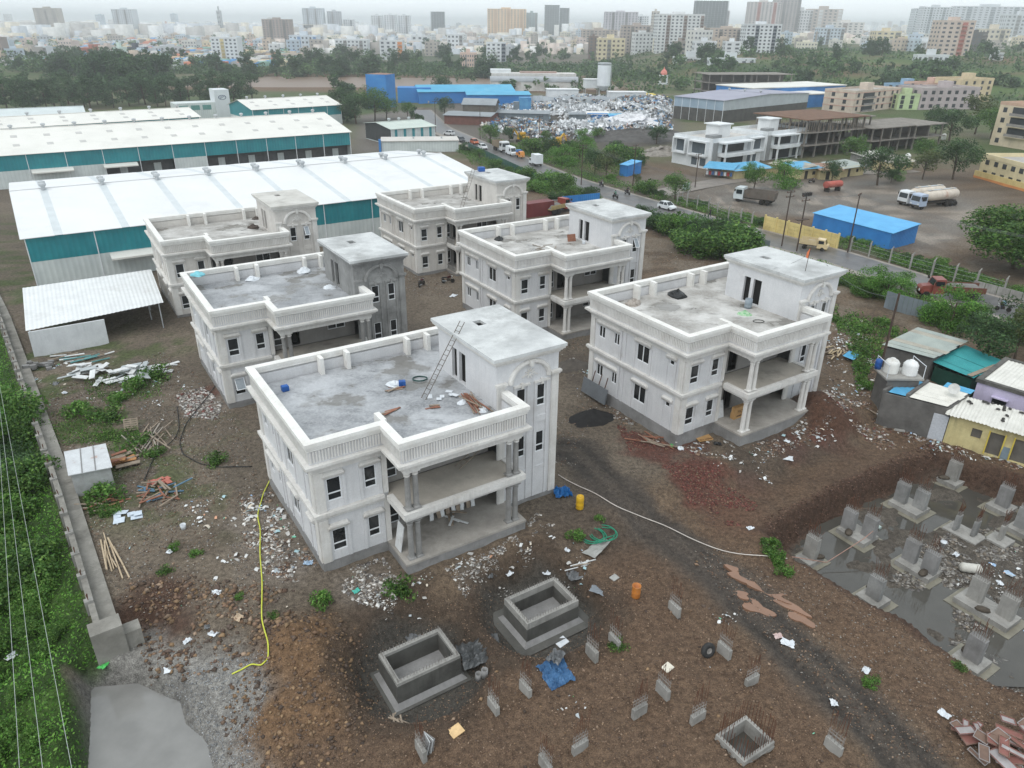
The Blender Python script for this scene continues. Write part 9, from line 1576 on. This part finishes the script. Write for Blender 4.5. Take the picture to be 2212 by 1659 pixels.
PL = np.array([srgb(*q)[:3] for q in ((206, 206, 204), (184, 182, 178), (220, 222, 222), (176, 184, 188), (170, 200, 206), (206, 196, 180), (120, 190, 160), (150, 176, 204), (210, 160, 130), (96, 180, 110))]); ci = rg.choice(10, n, p=[.28, .18, .18, .1, .05, .1, .03, .04, .02, .02])
link('litter', np_mesh('litter', V, F, AM('litter_scraps', .6, .3, .15, 6.), np.repeat(PL[ci], 6, 0)), label='white and coloured scraps of litter strewn over the site', cat='litter', kind='stuff')
# timber, sheets and other things lying in the left yard, piece by piece
def lay(name, label, cat, u, v, n, size, mats, spread, ang=None, angj=.4, stack=.04, group=None, tilt=.06, seed=1):
 rr = random.Random(seed*31+n); x0, y0, z0 = T(u, v)
 for i in range(n):
  x, y = x0+rr.uniform(-spread[0], spread[0]), y0+rr.uniform(-spread[1], spread[1]); l, w, h = size[0]*rr.uniform(.6, 1.15), size[1]*rr.uniform(.7, 1.2), size[2]; o = MB().box(-l/2, l/2, -w/2, w/2, -h/2, h/2).obj(name, mats[i % len(mats)], None, (x, y, h1(x, y)+h/2+.03+stack*i*rr.uniform(.6, 1)), 0, label=label, cat=cat, group=group or label)
  o.rotation_euler = (rr.uniform(-tilt, tilt)*2, rr.uniform(-tilt, tilt)*1.5, (rr.uniform(0, 3.14) if ang is None else ang+rr.uniform(-angj, angj)))
lay('white_board', 'white board in the big pile of broken boards in the left yard', 'board', 240, 812, 44, (2.0, .55, .05), [WHITEB, PM('grey_board', (176, 182, 184), (158, 164, 166), 2, .7), WHITEB], (4.2, 1.6), None, stack=.022, tilt=.14, seed=2)
lay('white_board', 'white board thrown beside the small weeds near the open shed', 'board', 318, 800, 12, (2.2, .4, .05), [WHITEB], (2.2, 1.2), .5, .6, .02, tilt=.1, seed=3)
lay('timber_pole', 'thin grey timber pole in the crossed heap beside the hose', 'pole', 330, 955, 26, (3.4, .1, .09), [WOOD, PM('grey_timber', (166, 158, 148), (140, 132, 122), 3, .85)], (1.5, 1.6), 2.0, .6, .018, tilt=.08, seed=4)
lay('plank', 'brown shuttering plank stacked behind the tin shed', 'plank', 272, 1000, 14, (1.6, .4, .07), [WOODR, WOOD, PM('orange_ply', (176, 128, 84), (150, 106, 70), 2, .8)], (.8, .7), GA, .4, .05, seed=5)
lay('plank', 'loose plank in the heap in front of the tin shed', 'plank', 350, 1070, 34, (1.5, .13, .06), [WOOD, WOODR, PM('blue_painted_wood', (96, 128, 150), (80, 110, 132), 3, .8), WOOD], (1.6, 1.3), None, stack=.014, tilt=.1, seed=6)
lay('plank', 'plank lying along the foot of the tin shed', 'plank', 225, 1090, 18, (1.7, .14, .06), [WOOD, WOODR], (1.5, 1.0), .4, .6, .016, seed=7)
lay('roof_sheet', 'pale blue-white sheet in the small pile in the left yard', 'sheet', 272, 1118, 9, (.75, .5, .03), [PM('bluewhite_sheet', (206, 216, 226), (186, 198, 210), 2, .6)], (.9, .55), .3, .4, .02, seed=8)
lay('timber_pole', 'long bamboo pole lying by the boundary wall end', 'pole', 240, 1200, 8, (4.6, .09, .09), [PM('bamboo', (190, 172, 146), (164, 146, 120), 3, .8)], (.8, .6), -.95, .14, .02, seed=9)
lay('red_sheet', 'faded red sheet scrap in the left yard', 'sheet', 345, 1040, 7, (.8, .45, .04), [PM('faded_red_sheet', (190, 116, 102), (166, 98, 86), 2, .7)], (.9, .5), None, stack=.02, seed=10)
lay('plank', 'plank dropped beside the open white shed', 'plank', 175, 775, 16, (2.6, .2, .08), [WOOD, WHITEB, PM('teal_strip', (96, 150, 150), (80, 130, 132), 2, .7)], (2.6, .9), .55, .25, .02, seed=11)
lay('block', 'grey concrete block stacked beside the open white shed', 'block', 85, 795, 22, (.55, .35, .3), [PLINTH], (1.3, .6), .6, .08, .02, seed=12, tilt=.01)
lay('plank', 'timber scrap on the mound beside the flag villa track', 'plank', 1400, 955, 12, (1.7, .12, .06), [WOOD, WOODR], (1.6, .9), -.6, .5, .015, seed=13)
lay('plank', 'timber scrap on the ground by the blue sheet', 'plank', 1815, 765, 30, (1.4, .14, .05), [PM('straw_wood', (190, 172, 140), (166, 146, 116), 3, .9), WOOD], (1.8, 1.2), .9, .6, .018, seed=14)
lay('timber_pole', 'loose stick near the foot of the lower tank', 'stick', 860, 1556, 7, (.9, .08, .06), [WOOD], (.4, .3), None, stack=.02, seed=15)
lay('plank', 'scrap plank between the block house and the spoil heap', 'plank', 1905, 900, 10, (1.3, .14, .06), [WOOD, WHITEB], (1.5, .8), None, stack=.02, seed=16)
lay('slab', 'white cement slab piece before the yellow rooms', 'slab', 1985, 925, 16, (.8, .5, .05), [WHITEB, CONC], (2.6, .8), None, stack=.01, seed=17)
lay('plank', 'plank on the gravel near the orange drum', 'plank', 1240, 1222, 3, (1.9, .08, .05), [WHITEB, WOOD], (.7, .3), .3, .2, .01, seed=18)
x, y, z = T(1838, 772); roof_corr(thing('blue_roof_sheet', 'loose blue corrugated sheet lying tilted by the flag villa', 'sheet', (x, y, z+.25), .9, rot=(.15, .1, .9)), [(-1.3, -.6, 0), (1.3, -.6, 0), (1.3, .6, 0), (-1.3, .6, 0)], CORB, .25, .03, 2)
p = thing('pallet', 'wooden pallet standing in the weeds of the left yard', 'pallet', (*T(285, 928)[:2], T(285, 928)[2]+.5), .3, rot=(R(60), 0, .3))
for i in range(6): MB().box(-.6, .6, -.5+i*.19, -.38+i*.19, 0, .03).obj('slat', WOOD, p)
for i in range(3): MB().box(-.58+i*.53, -.48+i*.53, -.5, .58, -.1, -.001).obj('bearer', WOOD, p)
# bags and sheets big enough to pick out
BAGS = [(468, 1282, .5, 'white sack near the yellow hose'), (405, 1387, .45, 'white plastic bag on the boulder bank'), (368, 1192, .5, 'white plastic bag in the left yard'), (448, 1355, .4, 'grey and white bag on the boulder bank'), (515, 1335, .6, 'beige sack among the stones'), (666, 1218, .55, 'blue-white sheet by the villa corner'), (770, 1278, .45, 'turquoise bag on the white chips'), (225, 1437, .6, 'green and blue packet by the wall end'), (362, 1447, .5, 'white board scrap by the pond'), (460, 1370, .5, 'pale cloth on the bank'), (1180, 1240, .45, 'white cloth strip near the hose'), (1100, 1240, .5, 'white plastic strip below the porch'), (1060, 1245, .45, 'grey plastic rag below the porch'), (1225, 1190, .4, 'white bag by the green hose'), (1700, 1390, .7, 'white torn sheet beside the wheel track'), (1680, 1375, .5, 'pinkish plastic beside the wheel track'), (1870, 1450, .5, 'cream sheet scrap on the right slope'), (1800, 1518, .45, 'white bag above a column stub'), (2040, 1545, .55, 'white strip near the shutter plates'), (1700, 990, .9, 'bent white board on the spoil above the pit'), (1620, 1142, .5, 'white scrap at the pit corner'), (1450, 965, .4, 'bright green bag before the flag villa'), (1470, 970, .6, 'white plastic sheet before the flag villa'), (1700, 955, .5, 'white bag under the flag villa porch'), (1930, 895, .8, 'white and green bags by the block house'), (1960, 905, .6, 'white sack at the block house foot'), (25, 1420, .6, 'white bag on the green slope'), (15, 1260, .4, 'pale bag low on the green slope'), (60, 1250, .35, 'small pale bag on the green slope'), (1550, 960, .6, 'black and white plastic heap by the flag villa plinth'), (1190, 590, .5, 'pale board near the yard manhole'), (980, 640, .9, 'pale sheet heap in the motorbike yard'), (120, 830, .7, 'grey sheet by the boundary wall'), (140, 850, .5, 'pale bag by the boundary wall'), (1255, 720, .7, 'white sheet behind the flag villa'), (2065, 1200, .5, 'white bag on the pit rubble'), (2160, 1262, .5, 'white sheet on the pit rubble'), (2180, 1240, .6, 'blue-grey board on the pit rubble'), (2010, 1265, .6, 'grey-blue board by the mid footing')]
BMT = {'green': PM('green_plastic', (86, 190, 96), (70, 166, 82), 3, .5), 'turquoise': PM('turquoise_bag', (96, 196, 178), (80, 172, 158), 3, .5), 'beige': PM('beige_sack', (190, 170, 146), (168, 148, 126), 3, .8), 'grey': PLASTICG, 'pink': PM('pinkish_plastic', (206, 184, 180), (186, 162, 158), 3, .6), 'black': PM('black_plastic', (40, 41, 42), (28, 29, 30), 2, .4), 'blue': PM('paleblue_plastic', (176, 196, 216), (150, 174, 198), 3, .5)}
for i, (u, v, s_, lb) in enumerate(BAGS):
 m = next((BMT[k_] for k_ in BMT if lb.startswith(k_) or lb.startswith('bright '+k_)), PLASTICW); crumple('plastic_bag' if 'board' not in lb else 'board_scrap', lb, 'litter', u, v, s_*1.1, s_*.8, m, i*37, .28 if 'board' not in lb else .04, 6, 50+i, .04, .4)
# ---------------------------------------------------------------- haze
hm = bpy.data.materials.new('haze'); hm.use_nodes = True; hm.node_tree.nodes.clear()
pv = hm.node_tree.nodes.new('ShaderNodeVolumePrincipled'); pv.inputs['Color'].default_value = (.95, .98, 1, 1); pv.inputs['Density'].default_value = .00032; pv.inputs['Anisotropy'].default_value = .75
hm.node_tree.links.new(pv.outputs[0], hm.node_tree.nodes.new('ShaderNodeOutputMaterial').inputs['Volume'])
MB().box(-7500, 7500, -60, 11800, -12, 80).obj('haze', hm, kind='stuff')
